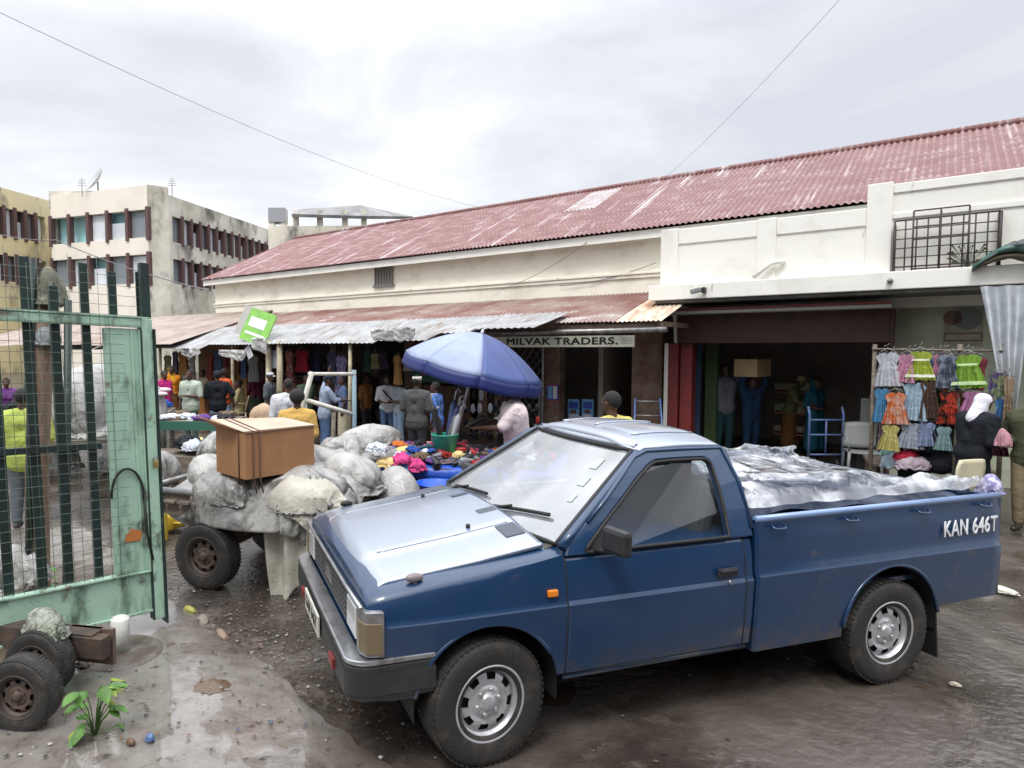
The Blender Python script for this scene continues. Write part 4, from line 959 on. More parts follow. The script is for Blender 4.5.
mb = MB(); mb.grid(lambda a, b: (lambda x, y: (x+2.6, y, hf(x, y)-.055+.03*nz(x*5, y*5)))(-1.67-1.9*a, (b-.5)*1.44), 40, 24); mb.build('bundled_goods', mat('dark_goods', (.03, .045, .075), .8, col2=(.13, .14, .18), scale=5, thr=(.45, .6)), ld)
for px_, y_, s_ in ((-1.95, -.45, (.18, .12, .05)), (-2.45, .05, (.20, .10, .05)), (-3.2, -.1, (.2, .1, .05))):
    mb = MB(); mb.box((px_+2.6, y_, hf(px_, y_)-.085), s_, rz=.5); mb.build('red_packet', mat('packet_red', (.5, .02, .04), .5), ld)
# ================================================================ people
SK = mat('dark_skin', (.085, .042, .026), .5, col2=(.065, .032, .02), scale=8, spec=.4)
HB = mat('black_hair', (.012, .010, .010), .8, bump=.5, bscale=120)
mEye = mat('eye_white', (.55, .52, .48), .3); mPup = mat('pupil', (.01, .008, .006), .2)
mShoe = mat('dark_shoe', (.03, .025, .022), .5)
def rotx(p, c, a): p = p-c; return c+Vector((p.x, p.y*cos(a)-p.z*sin(a), p.y*sin(a)+p.z*cos(a)))
def person(x, y, h, face, label, shirt, legs, arms=('down', 'down'), lean=0., seated=False, sleeve=.9, skirt=False, headwear=None, hair='short', near=False, group=None, z=0., coat=0., turn=0., nod=0., female=False, stride=0., strap=None, girth=1.):
    """x, y where the feet stand; face = heading in degrees (0 looks at the camera, +90 looks to picture right)"""
    o = empty('person', (x, y, z), radians(face), label, 'person', group)
    V = Vector; sx = (.105 if female else .118)*girth
    hip = V((0, 0, .515)); dz = 0
    if seated: dz = -.235
    hp = V((0, 0, .515+dz)); la = radians(lean)
    up = lambda v: rotx(V(v)+V((0, 0, dz)), hp, la)
    J = {}
    J['neck'] = up((0, .008, .835)); J['chin'] = up((0, -.006, .885)); J['head'] = rotx(up((0, -.008, .933)), J['neck'], radians(nod))
    J['chest'] = up((0, .0, .745)); J['waist'] = up((0, 0, .61)); J['pelvis'] = up((0, 0, .53))
    hand = {}
    for s, k, mode in ((-1, 'L', arms[0]), (1, 'R', arms[1])):
        sh_ = up((s*sx, .01, .805))
        el, wr, fd = {'down': ((s*(sx+.03), .012, .63), (s*(sx+.028), -.03, .485), (0, -.15, -1)),
            'fold': ((s*(sx+.035), -.01, .64), (-s*.02, -.125, .655), (-s, -.2, 0)),
            'hip': ((s*(sx+.085), .035, .66), (s*(sx-.015), -.05, .575), (-s, -.4, -.5)),
            'bent': ((s*(sx+.03), .02, .635), (s*(sx-.01), -.13, .62), (-s*.3, -1, .1)),
            'reach': ((s*(sx+.02), -.09, .70), (s*(sx-.03), -.235, .71), (-s*.2, -1, .05)),
            'up': ((s*(sx+.05), -.035, .93), (s*(sx-.03), -.03, 1.075), (0, 0, 1)),
            'high': ((s*(sx+.09), -.03, .90), (s*(sx+.10), -.06, 1.05), (0, -.2, 1)),
            'lap': ((s*(sx+.03), -.03, .65), (s*.06, -.19, .585), (-s*.3, -1, -.2)),
            'chin': ((s*(sx+.02), -.07, .68), (s*.04, -.10, .83), (-s*.2, -.1, 1))}[mode]
        el, wr = up(el), up(wr); fd = rotx(V(fd), V((0, 0, 0)), la).normalized()
        hand[k] = (s, sh_, el, wr, fd)
    leg = {}
    for s in (-1, 1):
        hj = hp+V((s*.052, 0, -.005)); st_ = stride*s
        if seated: kn, an = V((s*.075, -.235, .285)), V((s*.07, -.215, .045))
        else: kn, an = V((s*.058, -.012+.5*st_, .285)), V((s*.062, .012+st_, .042))
        leg[s] = (hj, kn, an)
    S_ = lambda p: V(p)*h
    hr = lambda q: q*h
    b = MB()
    C = lambda a, c, r0, r1: b.cap(S_(a), S_(c), r0*h, r1*h, 12)
    # head
    hd = J['head']; R0 = Matrix.Rotation(radians(turn), 3, 'Z') @ Matrix.Rotation(la*.6+radians(nod), 3, 'X')
    hv = lambda p: hd+R0@V(p)
    b.ell(S_(hv((0, .006, .012))), (hr(.0455), hr(.056), hr(.056)), M=R0); b.ell(S_(hv((0, -.012, -.024))), (hr(.036), hr(.040), hr(.044)), M=R0)
    C(hv((0, -.050, .004)), hv((0, -.058, -.012)), .0055, .0085); 
    for s in (-1, 1):
        b.ell(S_(hv((s*.046, .006, -.004))), (hr(.006), hr(.012), hr(.018)), M=R0)
        if near: C(hv((s*.010, -.048, .017)), hv((s*.028, -.043, .018)), .006, .005)
    C(hv((-.012, -.045, -.033)), hv((.012, -.045, -.033)), .0065, .0065); C(hv((0, -.040, -.055)), hv((0, -.036, -.055)), .012, .012)
    C(J['neck']-V((0, 0, .02)), hv((0, .006, -.03)), .031, .029)
    tw = .066 if not female else .060
    def torso(e, mbx):
        c = lambda a, d, r0, r1: mbx.cap(S_(a), S_(d), (r0+e)*h, (r1+e)*h, 14)
        for s in (-1, 1):
            c(up((s*(sx-.045), .0, .77)), up((s*.036, .0, .60)), .058*girth, .055*girth)
            c(up((s*.036, .0, .60)), up((s*.044, .005, .535)), .055*girth, .062*girth)
            c(up((s*(sx-.012), .008, .802)), up((s*.02, .004, .825)), .034, .030)
        if female:
            for s in (-1, 1): c(up((s*.042, -.040, .735)), up((s*.042, -.046, .728)), .030, .030)
    torso(0, b)
    C(up((-.05, .004, .765)), up((.05, .004, .765)), .056, .056); C(up((-.04, .004, .56)), up((.04, .004, .56)), .055, .055)
    for s in (-1, 1):
        hj, kn, an = leg[s]
        C(hj, kn, .056, .036); C(kn, kn.lerp(an, .35), .036, .034); C(kn.lerp(an, .35), an, .034, .021); C(an+V((0, .01, -.018)), an+V((0, -.085, -.026)), .020, .014)
    for k in hand:
        s, sh_, el, wr, fd = hand[k]
        C(sh_, el, .031, .024); C(el, wr, .0245, .016)
        side = fd.cross(V((0, 0, 1)));  side = side.normalized() if side.length > .2 else V((0, 1, 0)); side *= s
        if mode == 'x': pass
        nrm_ = fd.cross(side).normalized()
        C(wr, wr+fd*.030+side*.008, .014, .013); C(wr+fd*.012-side*.006, wr+fd*.038-side*.010, .012, .011)
        for q in range(4):
            off = side*(.0165-.011*q); L = (.034, .043, .040, .031)[q]
            p0 = wr+fd*.040+off; p1 = p0+fd*L*.5-nrm_*.003; p2 = p1+fd*L*.42-nrm_*.012*1
            C(p0, p1, .0058, .0054); C(p1, p2, .0052, .0044)
        t0 = wr+fd*.012+side*.016; C(t0, t0+side*.014+fd*.016, .0068, .006); C(t0+side*.014+fd*.016, t0+side*.016+fd*.034-nrm_*.006, .0058, .005)
    fused(b, 'body', SK, o, (.0075 if near else .014)*h/1.65, 2)
    # shirt
    sm = MB(); e = .013 if not coat else .022
    torso(e, sm)
    if not skirt and not coat:
        sm.cap(S_(up((-.046, .003, .525))), S_(up((.046, .003, .525))), (.064+e)*h*girth, (.064+e)*h*girth); sm.cap(S_(up((-.044, .003, .49))), S_(up((.044, .003, .49))), (.062+e)*h*girth, (.062+e)*h*girth)
    sm.cap(S_(up((-.05, .004, .765))), S_(up((.05, .004, .765))), (.056+e)*h, (.056+e)*h); sm.cap(S_(up((-.03, .004, .64))), S_(up((.03, .004, .64))), (.056+e)*h*girth, (.056+e)*h*girth)
    for k in hand:
        s, sh_, el, wr, fd = hand[k]
        end = el.lerp(wr, max(0, sleeve-1)) if sleeve > 1 else sh_.lerp(el, sleeve)
        if sleeve > 1: sm.cap(S_(sh_), S_(el), (.031+e)*h, (.026+e)*h); sm.cap(S_(el), S_(end), (.026+e)*h, (.018+e)*h)
        elif sleeve > 0: sm.cap(S_(sh_), S_(end), (.032+e)*h, (.030+e)*h)
    sh_o = fused(sm, 'shirt', shirt, o, (.0115 if near else .016)*h/1.65, 3)
    dd = sh_o.data
    for v in dd.vertices:
        p = v.co; v.co = p+v.normal*(.006*nz(p.x*9, p.y*9, p.z*5+x)+.004*nz(p.x*22, p.y*22, p.z*14))
    if near:
        mb = MB(); c0 = J['neck']+V((0, 0, -.004)); mb.tube([S_(c0+V((.037*cos(a), .037*sin(a)+.002, .006*sin(a)+.004))) for a in [2*pi*i/20 for i in range(21)]], .010*h, 8); mb.build('collar', shirt, o)
    # trousers or skirt
    lm = MB()
    if skirt:
        if seated:
            for s in (-1, 1): hj, kn, an = leg[s]; lm.cap(S_(hj), S_(kn), .085*h, .07*h); lm.cap(S_(kn), S_(an+V((0, 0, .03))), .07*h, .075*h)
        else:
            for s in (-1, 1): lm.cap(S_((s*.035, 0, .53)), S_((s*.045, 0, .30)), .075*h, .085*h); lm.cap(S_((s*.045, 0, .30)), S_((s*.05, 0, .13)), .085*h, .088*h)
        fused(lm, 'skirt', legs, o, .018*h/1.65, 3)
    else:
        for s in (-1, 1):
            hj, kn, an = leg[s]; lm.cap(S_(hj+V((0, 0, .01))), S_(kn), .068*h, .048*h); lm.cap(S_(kn), S_(an+V((0, 0, .02))), .048*h, .036*h)
        lm.cap(S_(hp+V((-.04, .004, .025))), S_(hp+V((.04, .004, .025))), .066*h, .066*h)
        fused(lm, 'trousers', legs, o, .017*h/1.65, 3)
    mb = MB()
    for s in (-1, 1): an = leg[s][2]; mb.cap(S_(an+V((0, .014, -.020))), S_(an+V((0, -.09, -.026))), .022*h, .0165*h)
    mb.build('shoes', mShoe, o)
    # hair / headwear
    hm = MB()
    if hair == 'short': hm.ell(S_(hv((0, .010, .018))), (hr(.0475), hr(.0575), hr(.0565)), M=R0)
    elif hair == 'full': hm.ell(S_(hv((0, .016, .018))), (hr(.062), hr(.068), hr(.062)), M=R0)
    if hair != 'bald':
        k = len(hm.v); keep = []
        me = hm.mesh('hair', HB); bm = bmesh.new(); bm.from_mesh(me)
        Ri = R0.inverted(); hh = S_(hd)
        kill = [f for f in bm.faces if (lambda q: q.y < -.020*h and q.z < .038*h or (q.z < -.012*h) and q.y < .03*h or q.z < -.035*h)(Ri@(f.calc_center_median()-hh))]
        bmesh.ops.delete(bm, geom=kill, context='FACES'); bm.to_mesh(me); bm.free(); link(bpy.data.objects.new('hair', me), o)
    if near:
        for s in (-1, 1):
            mb = MB(); mb.ell(S_(hv((s*.0185, -.0435, .006))), (hr(.0085), hr(.0055), hr(.0055)), M=R0); ey = mb.build('eye', mEye, o)
            mb = MB(); mb.ell(S_(hv((s*.0185, -.0478, .006))), (hr(.0035),)*3, M=R0); mb.build('pupil', mPup, ey)
    if headwear:
        kind, m_ = headwear; c = MB()
        if kind == 'cap':
            c.lathe([(.0500*h, 0), (.0515*h, .012*h), (.047*h, .034*h), (.030*h, .047*h), (.001, .050*h)], 20, 'z')
            c.v = [tuple(S_(hd)+R0@V((v[0], v[1]*1.14+.004*h, v[2]+.022*h))) for v in c.v]
            c.grid(lambda a, b_: S_(hd)+R0@V(((a-.5)*.080*h*(1-.3*b_*b_), (-.050-.035*b_*(1-(2*a-1)**2*.5))*h, (.022-.010*b_-.012*(2*a-1)**2)*h)), 8, 4)
        elif kind == 'round':
            c.lathe([(.0485*h, 0), (.0495*h, .034*h), (.046*h, .040*h), (.001, .042*h)], 20, 'z'); c.v = [tuple(S_(hd)+R0@V((v[0], v[1]*1.14+.006*h, v[2]+.020*h))) for v in c.v]
        elif kind == 'hat':
            c.lathe([(.10*h, -.004*h), (.075*h, .0), (.052*h, .003*h), (.050*h, .030*h), (.040*h, .045*h), (.001, .048*h)], 24, 'z'); c.v = [tuple(S_(hd)+R0@V((v[0], v[1]+.004*h, v[2]+.020*h))) for v in c.v]
        elif kind == 'scarf':
            c.cap(S_(hv((0, .022, .012))), S_(hv((0, .026, -.02))), .056*h, .050*h); c.cap(S_(hv((0, .026, -.02))), S_(J['neck']+V((0, .015, -.03))), .048*h, .062*h)
            c.cap(S_(J['neck']+V((-.04, .0, -.045))), S_(J['neck']+V((.04, .0, -.045))), .045*h, .045*h); c.cap(S_(J['neck']+V((.02, -.03, -.03))), S_(J['chest']+V((.04, -.06, .0))), .035*h, .03*h)
        ob = c.build(dict(cap='cap', round='cap', hat='hat', scarf='headscarf')[kind], m_, o) if kind != 'scarf' else fused(c, 'headscarf', m_, o, .012*h/1.65, 3)
        if False:
            Ri = R0.inverted(); hh = S_(hd)
            for v in ob.data.vertices:
                q = Ri@(v.co-hh)
                if q.y < -.018*h and abs(q.x) < .036*h and -.045*h < q.z < .034*h: v.co = hh+R0@V((q.x, -.012*h, q.z))
        elif kind in ('cap', 'round', 'hat'):
            sdm = ob.modifiers.new('s', 'SOLIDIFY'); sdm.thickness = .003
    if strap:
        mb = MB(); mb.tube([S_(up((-.09, -.075, .80))), S_(up((0, -.090, .70))), S_(up((.10, -.05, .58)))], .012*h, 6); mb.build('strap', strap, o)
    return o
jeans = cloth('blue_jeans', (.075, .13, .24)); dkt = cloth('dark_trousers', (.03, .03, .036)); khaki = cloth('khaki_trousers', (.26, .21, .13)); jlt = cloth('pale_jeans', (.20, .28, .40))
K = lambda n, hx, h2=None, s=14: cloth('cloth_'+n, hx, h2, s)
def pp(px, yhead, d, *a, **k):
    """stand a person so that the top of the head is at (px, yhead) at depth d"""
    q = P(px, yhead, d); h = k.pop('h', None) or max(1.42, min(1.85, q.z))
    return person(q.x, q.y, h, *a, **k)
wht, gry, blu = K('white', '#c9cbd0'), K('grey', '#8b9298'), K('sky_blue', '#5c7fc4')
pp(164, 371, 19, 60, 'person in a magenta top standing at the left edge of the market behind the gate', K('magenta', '#b32b74'), dkt, arms=('bent', 'bent'), female=True)
pp(171, 366, 20.5, 20, 'person in an orange top and yellow headscarf talking beside the magenta top', K('orange', '#c97b22'), K('brown_skirt', '#6a4a2a'), skirt=True, headwear=('scarf', K('yellow_scarf', '#c0962a')), female=True, arms=('bent', 'down'))
pp(190, 370, 17, -20, 'person in a pale grey green shirt with one arm bent behind the goods table', K('sage', '#a9b3a4'), K('green_trousers', '#4e6158'), arms=('down', 'fold'), girth=1.12)
pp(217, 371, 17.2, 200, 'person seen from behind in a black shirt, dark cap and jeans', K('black', '#1c1f25'), jlt, headwear=('cap', K('navy_cap', '#2b3140')), arms=('hip', 'down'), girth=1.1)
pp(224, 369, 18.6, 150, 'person in a red and orange vest half hidden behind the black shirt', K('vest', '#b9502c'), jlt, hair='short')
pp(239, 380, 20.0, 90-180, 'person in cream clothes seated on a plastic chair near the plywood kiosk', K('cream', '#b9ac86'), K('cream', '#b9ac86'), seated=True, arms=('lap', 'lap'), h=1.62)
pp(247, 366, 22.0, 175, 'person in a bright orange shirt and dark trousers seen from behind', K('bright_orange', '#d8702a'), dkt, arms=('hip', 'hip'))
pp(270, 376, 17.5, 80, 'person in a dark grey shirt and pale cap beside the cream post', K('slate', '#565b62'), dkt, headwear=('cap', K('pale_cap', '#b9bcc0')), arms=('down', 'down'), h=1.5)
pp(288, 379, 12.5, 200, 'person in a loose white shirt behind the yellow top', wht, dkt, girth=1.15, sleeve=1.4)
pp(297, 390, 9.6, 185, 'person with full black hair and a mustard yellow top seen from behind above the box', K('mustard', '#c9a45c'), K('print_skirt', '#5a4a3a'), skirt=True, hair='full', female=True, arms=('bent', 'bent'))
pp(324, 375, 15, 110, 'person in a blue grey shirt and cap reaching into the clothes inside the white frame', K('blue_grey', '#8a96a8'), jeans, arms=('reach', 'high'), lean=6, headwear=('cap', K('navy_cap', '#2b3140')), sleeve=1.3)
pp(387, 376, 17, 15, 'person in a white t-shirt with a dark strap and jeans at the shop', wht, jeans, arms=('bent', 'down'), strap=K('black', '#1c1f25'))
pp(399, 377, 16.4, -60, 'person in a grey t-shirt beside the white t-shirt', gry, jlt, arms=('bent', 'fold'))
pp(417, 376, 13.2, 150, 'person in a white cap and a dark grey shirt with red sleeves', K('charcoal', '#4b4c4c'), dkt, headwear=('round', K('white_cap', '#d2d0c6')), sleeve=.9, arms=('bent', 'bent'), girth=1.1)
pp(437, 382, 14, -110, 'person in a sky blue shirt standing left of the parasol pole', blu, K('pink_skirt', '#8a6f86'), arms=('down', 'down'), lean=3)
pp(519, 385, 9.0, -98, 'person in a pale pinkish white shirt under the blue parasol holding out a dark shoe', K('pale_pink', '#e6d8d8'), dkt, arms=('reach', 'reach'), lean=8, near=True, nod=18, girth=1.34, h=1.70)
pp(612, 393, 7.6, -150, 'person with a shaved grey head and yellow collar behind the truck roof', K('yellow_shirt', '#c9bd6a'), dkt, hair='short', near=True, h=1.62)
pp(725, 369, 15, 0, 'person in a grey shirt standing in the dark warehouse left of the carried box', K('warehouse_grey', '#6b6f78'), K('teal_trousers', '#2c4a4e'), arms=('down', 'high'), h=1.70)
bxp = pp(752, 384, 14.6, 8, 'person in a dark blue overall carrying a brown box on the head', K('overall', '#1f3550'), K('overall', '#1f3550'), arms=('up', 'up'), sleeve=1.5, h=1.48)
pp(792, 381, 15, 30, 'person in a pale sun hat bending among goods in the warehouse', K('olive', '#5a5a3a'), K('brown_skirt', '#6a4a2a'), skirt=True, arms=('reach', 'bent'), lean=14, headwear=('hat', K('straw', '#a89a72')), female=True, h=1.5)
pp(816, 387, 14.6, 20, 'person in teal clothes and a matching headscarf in the warehouse behind the blue hand truck', K('teal', '#1f5a6a'), K('teal', '#1f5a6a'), skirt=True, female=True, headwear=('scarf', K('teal', '#1f5a6a')), arms=('bent', 'bent'), h=1.45)
pp(843, 384, 16.5, -30, 'person with a white cap barely visible deep in the dark warehouse', K('deep_brown', '#2c201c'), dkt, headwear=('cap', K('white_cap', '#d2d0c6')), h=1.5)
pp(947, 424, 10.0, 200, 'person in black with a dark headscarf sitting with the back turned by the clothes stall', K('black', '#1c1f25'), K('black', '#1c1f25'), skirt=True, seated=True, female=True, headwear=('scarf', K('black_scarf', '#15161b')), arms=('lap', 'lap'), h=1.6, sleeve=1.6, z=.1, girth=1.15)
pp(975, 408, 9.0, 92, 'person in a bright white headscarf and black dress at the clothes stall', K('black', '#1c1f25'), K('black', '#1c1f25'), skirt=True, female=True, headwear=('scarf', K('bright_white', '#e4e4ec')), arms=('bent', 'reach'), sleeve=1.7, h=1.52, near=True, nod=14, turn=8, lean=6, girth=1.15)
pp(1036, 404, 8.6, -60, 'person in an olive jacket and khaki trousers at the right edge of the picture', K('olive_jacket', '#4a4c38'), khaki, arms=('bent', 'bent'), sleeve=1.7, h=1.58)
pp(22, 384, 9, 195, 'person in a lime green shirt seen from behind through the gate mesh', K('lime', '#a9b85c'), K('grey_trousers', '#5d6468'), arms=('bent', 'bent'), h=1.6, near=False, lean=-2, girth=1.2)
pc = [K('a%d' % i, hx) for i, hx in enumerate(('#5a6a8a', '#8a4a3a', '#4a5a4a', '#b0a890', '#7a7f88', '#2f3a52', '#a06a3a', '#6a2f3f'))]
for (px, yh, d, fc, ci, fem, lb) in ((178, 371, 23, 100, 5, 0, 'person in a dark navy shirt far back between the orange top and the sage shirt'), (203, 374, 22, -40, 3, 1, 'person in a beige top far back right of the sage shirt'), (232, 373, 24, 160, 4, 0, 'person in a steel grey shirt far back beside the plywood kiosk'), (256, 374, 21, 200, 7, 1, 'person in a wine red top between the orange shirt and the pale cap'),
        (281, 375, 19, 140, 1, 0, 'person in a rust brown shirt behind the loose white shirt'), (306, 377, 18, 30, 2, 0, 'person in a dull green shirt standing under the hanging garments'), (343, 377, 17, -80, 0, 1, 'person in a dusty blue top inside the white frame at its right'), (366, 377, 18, 60, 6, 0, 'person in a tan brown shirt between the frame and the white t-shirt'),
        (118, 374, 19, 180, 0, 0, 'person in a dusty blue shirt just behind the gate sheet panel'), (52, 374, 21, 20, 6, 1, 'person in a tan brown top far behind the wooden post'), (30, 372, 23, 90, 2, 0, 'person in a dull green shirt far away at the left edge'), (82, 372, 24, -60, 7, 1, 'person in a wine red top far behind the big bundle')):
    pp(px, yh, d, fc, lb, pc[ci], dkt if not fem else pc[(ci+3) % 8], arms=('bent', 'down') if px % 2 else ('down', 'bent'), female=bool(fem), skirt=bool(fem))
pp(6, 378, 16, 30, 'person in a purple top far behind the lime green shirt', K('purple', '#6a3a7a'), dkt, female=True)
pp(64, 378, 19, -30, 'person in a dark brown shirt in the shade behind the big white bundle', K('deep_brown', '#2c201c'), dkt)
pp(97, 376, 20, 40, 'person in a white shirt in the shade right of the big white bundle', wht, dkt)
pp(108, 379, 22, 160, 'person in a red top in the shade at the gate post', K('red_top', '#7a2226'), dkt, female=True)
# brown box carried on the head
def carton(name, label, c, d, rz, m, tape=None):
    o = empty(name, c, rz, label, 'box'); mb = MB(); mb.box((0, 0, d[2]/2), d); mb.build('carton', m, o, bevel=.006)
    mb = MB(); mb.box((0, 0, d[2]+.0015), (d[0]*.98, .05, .003)); mb.box((d[0]/2+.0015, 0, d[2]*.8), (.003, .05, d[2]*.35)); mb.build('tape', tape or mat('tape', (.30, .22, .13), .3), o); return o
mCard = mat('cardboard', (.38, .24, .13), .8, col2=(.30, .18, .09), scale=3, bump=.08)
hl_ = bxp.location; carton('carried_box', 'brown cardboard box balanced on the head of the carrier in the warehouse', (hl_.x, hl_.y, 1.48+.004), (.50, .42, .32), .6, mat('pale_cardboard', (.52, .38, .22), .8, col2=(.45, .32, .18), scale=3))
# ================================================================ sacks, carts and boxes
mSack = mat('grey_woven_sack', (.32, .315, .30), .28, col2=(.10, .096, .088), scale=3.0, detail=10, thr=(.44, .60), bump=.2, bscale=30, warp=1.2)
layer(mSack, (.07, .065, .06), 4.5, (.58, .70), detail=9, seed=5)
mSackW = mat('pale_woven_sack', (.40, .395, .38), .38, col2=(.22, .215, .20), scale=3, detail=8, thr=(.42, .66), bump=.2, bscale=30, warp=1.)
layer(mSackW, (.16, .15, .13), 4, (.62, .75), detail=8, seed=2)
crumple(mSack, 12., .25, .02); crumple(mSackW, 12., .25, .02)
mSheet = mat('draped_sacking', (.50, .48, .41), .7, col2=(.34, .32, .27), scale=3, thr=(.4, .65), bump=.4, bscale=30)
mWood = mat('grey_weathered_wood', (.20, .165, .13), .8, col2=(.11, .085, .065), scale=5, stretch=(1, 6, 6), bump=.3, bscale=20)
mRust = mat('rusty_iron', (.12, .085, .065), .7, col2=(.20, .10, .055), scale=6, thr=(.45, .65), bump=.3)
BAGS = []
for v_ in range(3):
    def bag0(a, b_):
        ph, th = 2*pi*a, pi*b_; w_ = 1+.06*sin(3*ph+v_*2)
        return Vector((.47*w_*sin(th)*cos(ph), .43*w_*sin(th)*sin(ph), .40+.41*cos(th)))
    core = []
    for c, r in (((-.13+.05*v_, .04, .21), (.27, .27, .24)), ((.14, -.05+.06*v_, .24-.03*v_), (.25, .26, .26)), ((.0, .08-.05*v_, .30), (.22, .22, .22+.03*v_))):
        k_ = MB(); k_.ell(c, r, 20, 12); core.append(k_)
    fl_ = MB(); fl_.box((0, 0, -.05), (3, 3, .1)); core.append(fl_)
    b_ = MB(); b_.grid(bag0, 92, 54)
    vs_, fs_ = cloth_sim(b_, core, 22, shrink=-.16-.03*v_, bend=.12, tens=12)
    lo_ = Vector((min(v[i] for v in vs_) for i in range(3))); hi_ = Vector((max(v[i] for v in vs_) for i in range(3)))
    BAGS.append(([Vector((2*(v[i]-lo_[i])/(hi_[i]-lo_[i])-1 for i in range(3))) for v in vs_], fs_))
def sackmesh(mb, c, r, rz=0., seed=0., amp=.16, n=72, k=44, tilt=0.):
    """one of the cloth bags, fitted to radii r (its underside at -0.8 r)"""
    R_ = Matrix.Rotation(rz+seed*1.7, 3, 'Z') @ Matrix.Rotation(tilt, 3, 'Y'); c = Vector(c); vs, fs = BAGS[int(seed) % 3]
    mb.add([c+R_@Vector((v.x*r[0]*1.08, v.y*r[1]*1.08, v.z*r[2]*.92+r[2]*.12)) for v in vs], fs, 0, True); return mb
def sack(px, py, d, r, label, m=None, rz=0., seed=0., group=None, amp=.16, name='sack', tilt=0., cat='sack'):
    p = P(px, py, d) if not isinstance(px, Vector) else px
    mb = MB(); sackmesh(mb, (0, 0, r[2]*.8), r, rz, seed, amp, tilt=tilt)
    o = tag(mb.build(name, m or mSack), label, cat, group); o.location = (p.x, p.y, p.z-r[2]*.8); return o
def jitter_sheet(mbx, f, nu=30, nv=30): mbx.grid(f, nu, nv); return mbx

# --- cart 1 under the grey bundles: deck frame of its own axis
wc = G(205, 589); AX = Vector((.93, -.37, 0)).normalized(); AY = Vector((-AX.y, AX.x, 0))
CA = atan2(AX.y, AX.x)
ct = empty('handcart', (wc.x, wc.y, 0), CA, 'wooden handcart on two car wheels under grey bundles beside the truck', 'handcart')
wheel(ct, (0, .05, .285), pi, .86, left=True, rim=None)
for w_ in list(ct.children):
    for q in w_.children:
        if q.name.startswith('rim'): q.data = q.data.copy(); q.data.materials.clear(); q.data.materials.append(mat('muddy_rim', (.055, .042, .035), .6, col2=(.10, .065, .045), scale=9))
rust_rim = [q for w_ in ct.children for q in w_.children if q.name.startswith('rim')][0].data
def rwheel(par, loc, sc_=.86, rz=0.):
    return wheel(par, loc, rz, sc_, rim=rust_rim)
rwheel(ct, (0, 1.12, .285))
mb = MB(); mb.cyl((0, .0, .285), (0, 1.15, .285), .03); mb.rng(-.05, .05, .18, .98, .31, .58); mb.build('axle', mRust, ct)
mb = MB()
for y in (.22, .95): mb.box((.22, y, .63), (1.85, .07, .09))
for k in range(12): mb.box((-.62+.155*k, .58, .69), (.13, .95, .025))
mb.build('deck', mWood, ct, bevel=.004)
mb = MB()
for y in (.16, 1.0):
    mb.tube([(-.75, y, .78), (1.15, y, .78)], .028, 8)
    for x in (-.6, .0, .6, 1.1): mb.cyl((x, y, .6), (x, y, .78), .02, n=8)
mb.tube([(-.72, .10, .80), (-.72, 1.06, .80)], .026, 8); mb.build('side_rail', mSteel, ct)
mb = MB(); mb.box((-.28, .18, .66), (.62, .02, .20)); mb.box((.75, .18, .60), (.8, .02, .16)); mb.build('side_board', mWood, ct)
def onct(x, y, z): q = Vector((wc.x, wc.y, 0))+AX*x+AY*y; return Vector((q.x, q.y, z))
sg_ = 'grey bundles on the handcart'
for (x, y, z, r, lb, sd_, rz) in (
    (.18, .42, .66, (.44, .40, .21), 'large dirty grey bundle under the brown box, bulging over the wheel of the handcart', 1.2, .2),
    (.80, .40, .66, (.40, .40, .19), 'dirty grey bundle on the right half of the handcart under the box', 4.4, -.3),
    (.55, .82, .68, (.52, .32, .24), 'dark grey bundle behind the brown box on the handcart', 7.7, .1),
    (1.02, .78, .72, (.30, .30, .20), 'pale grey bundle right of the brown box on the handcart', 9.1, .5)):
    q = onct(x, y, z); mb = MB(); sackmesh(mb, (0, 0, r[2]*.8), r, CA+rz, sd_, .24); o = tag(mb.build('bundle', mSack if 'pale' not in lb else mSackW), lb, 'bundle', sg_); o.location = (q.x, q.y, z+.04)
q = onct(-.42, .62, .74); mb = MB(); sackmesh(mb, (0, 0, .13), (.24, .22, .17), 0, 12.3, .2); o = tag(mb.build('bundle', mSackW), 'small pale knotted plastic bundle at the left end of the handcart', 'bundle', sg_); o.location = q
q = onct(-.12, .95, .74); mb = MB(); sackmesh(mb, (0, 0, .15), (.28, .22, .19), .5, 15.3, .2); o = tag(mb.build('bundle', mat('greenish_plastic_bag', (.42, .46, .38), .4, col2=(.28, .3, .27), scale=4)), 'greenish white plastic bundle behind the small pale bundle', 'bundle', sg_); o.location = q
# big box on top
bx0 = P(246, 480, 6.35); bzz = bx0.z
q1 = P(315, 470, 6.62); q2 = P(214, 465, 6.62)
bx = empty('cardboard_box', (bx0.x, bx0.y, bzz), 0, 'big brown cardboard box with open flaps tied on top of the handcart', 'box')
e1 = Vector((cos(.76), sin(.76), 0)); e2 = Vector((-e1.y, e1.x, 0)); w1, w2, hh = .68, .49, .385
def bxp_(a, b, z): v = e1*a+e2*b; return Vector((v.x, v.y, z))
mBox = mat('brown_board', (.34, .17, .075), .75, col2=(.25, .12, .05), scale=2.5, thr=(.35, .7), bump=.1)
layer(mBox, (.12, .07, .04), 6, (.66, .78), seed=3)
mb = MB(); th = .008
for (a0, a1, b0, b1, z0, z1) in ((0, w1, 0, th, 0, hh), (0, w1, w2-th, w2, 0, hh), (0, th, th, w2-th, 0, hh), (w1-th, w1, th, w2-th, 0, hh), (th, w1-th, th, w2-th, 0, th)):
    mb.add([bxp_(a, b, z) for a in (a0, a1) for b in (b0, b1) for z in (z0, z1)], [(0,1,3,2),(4,6,7,5),(0,4,5,1),(2,3,7,6),(0,2,6,4),(1,5,7,3)])
mb.build('carton', mBox, bx)
mF = mat('pale_flap', (.50, .40, .31), .8, col2=(.42, .32, .24), scale=3)
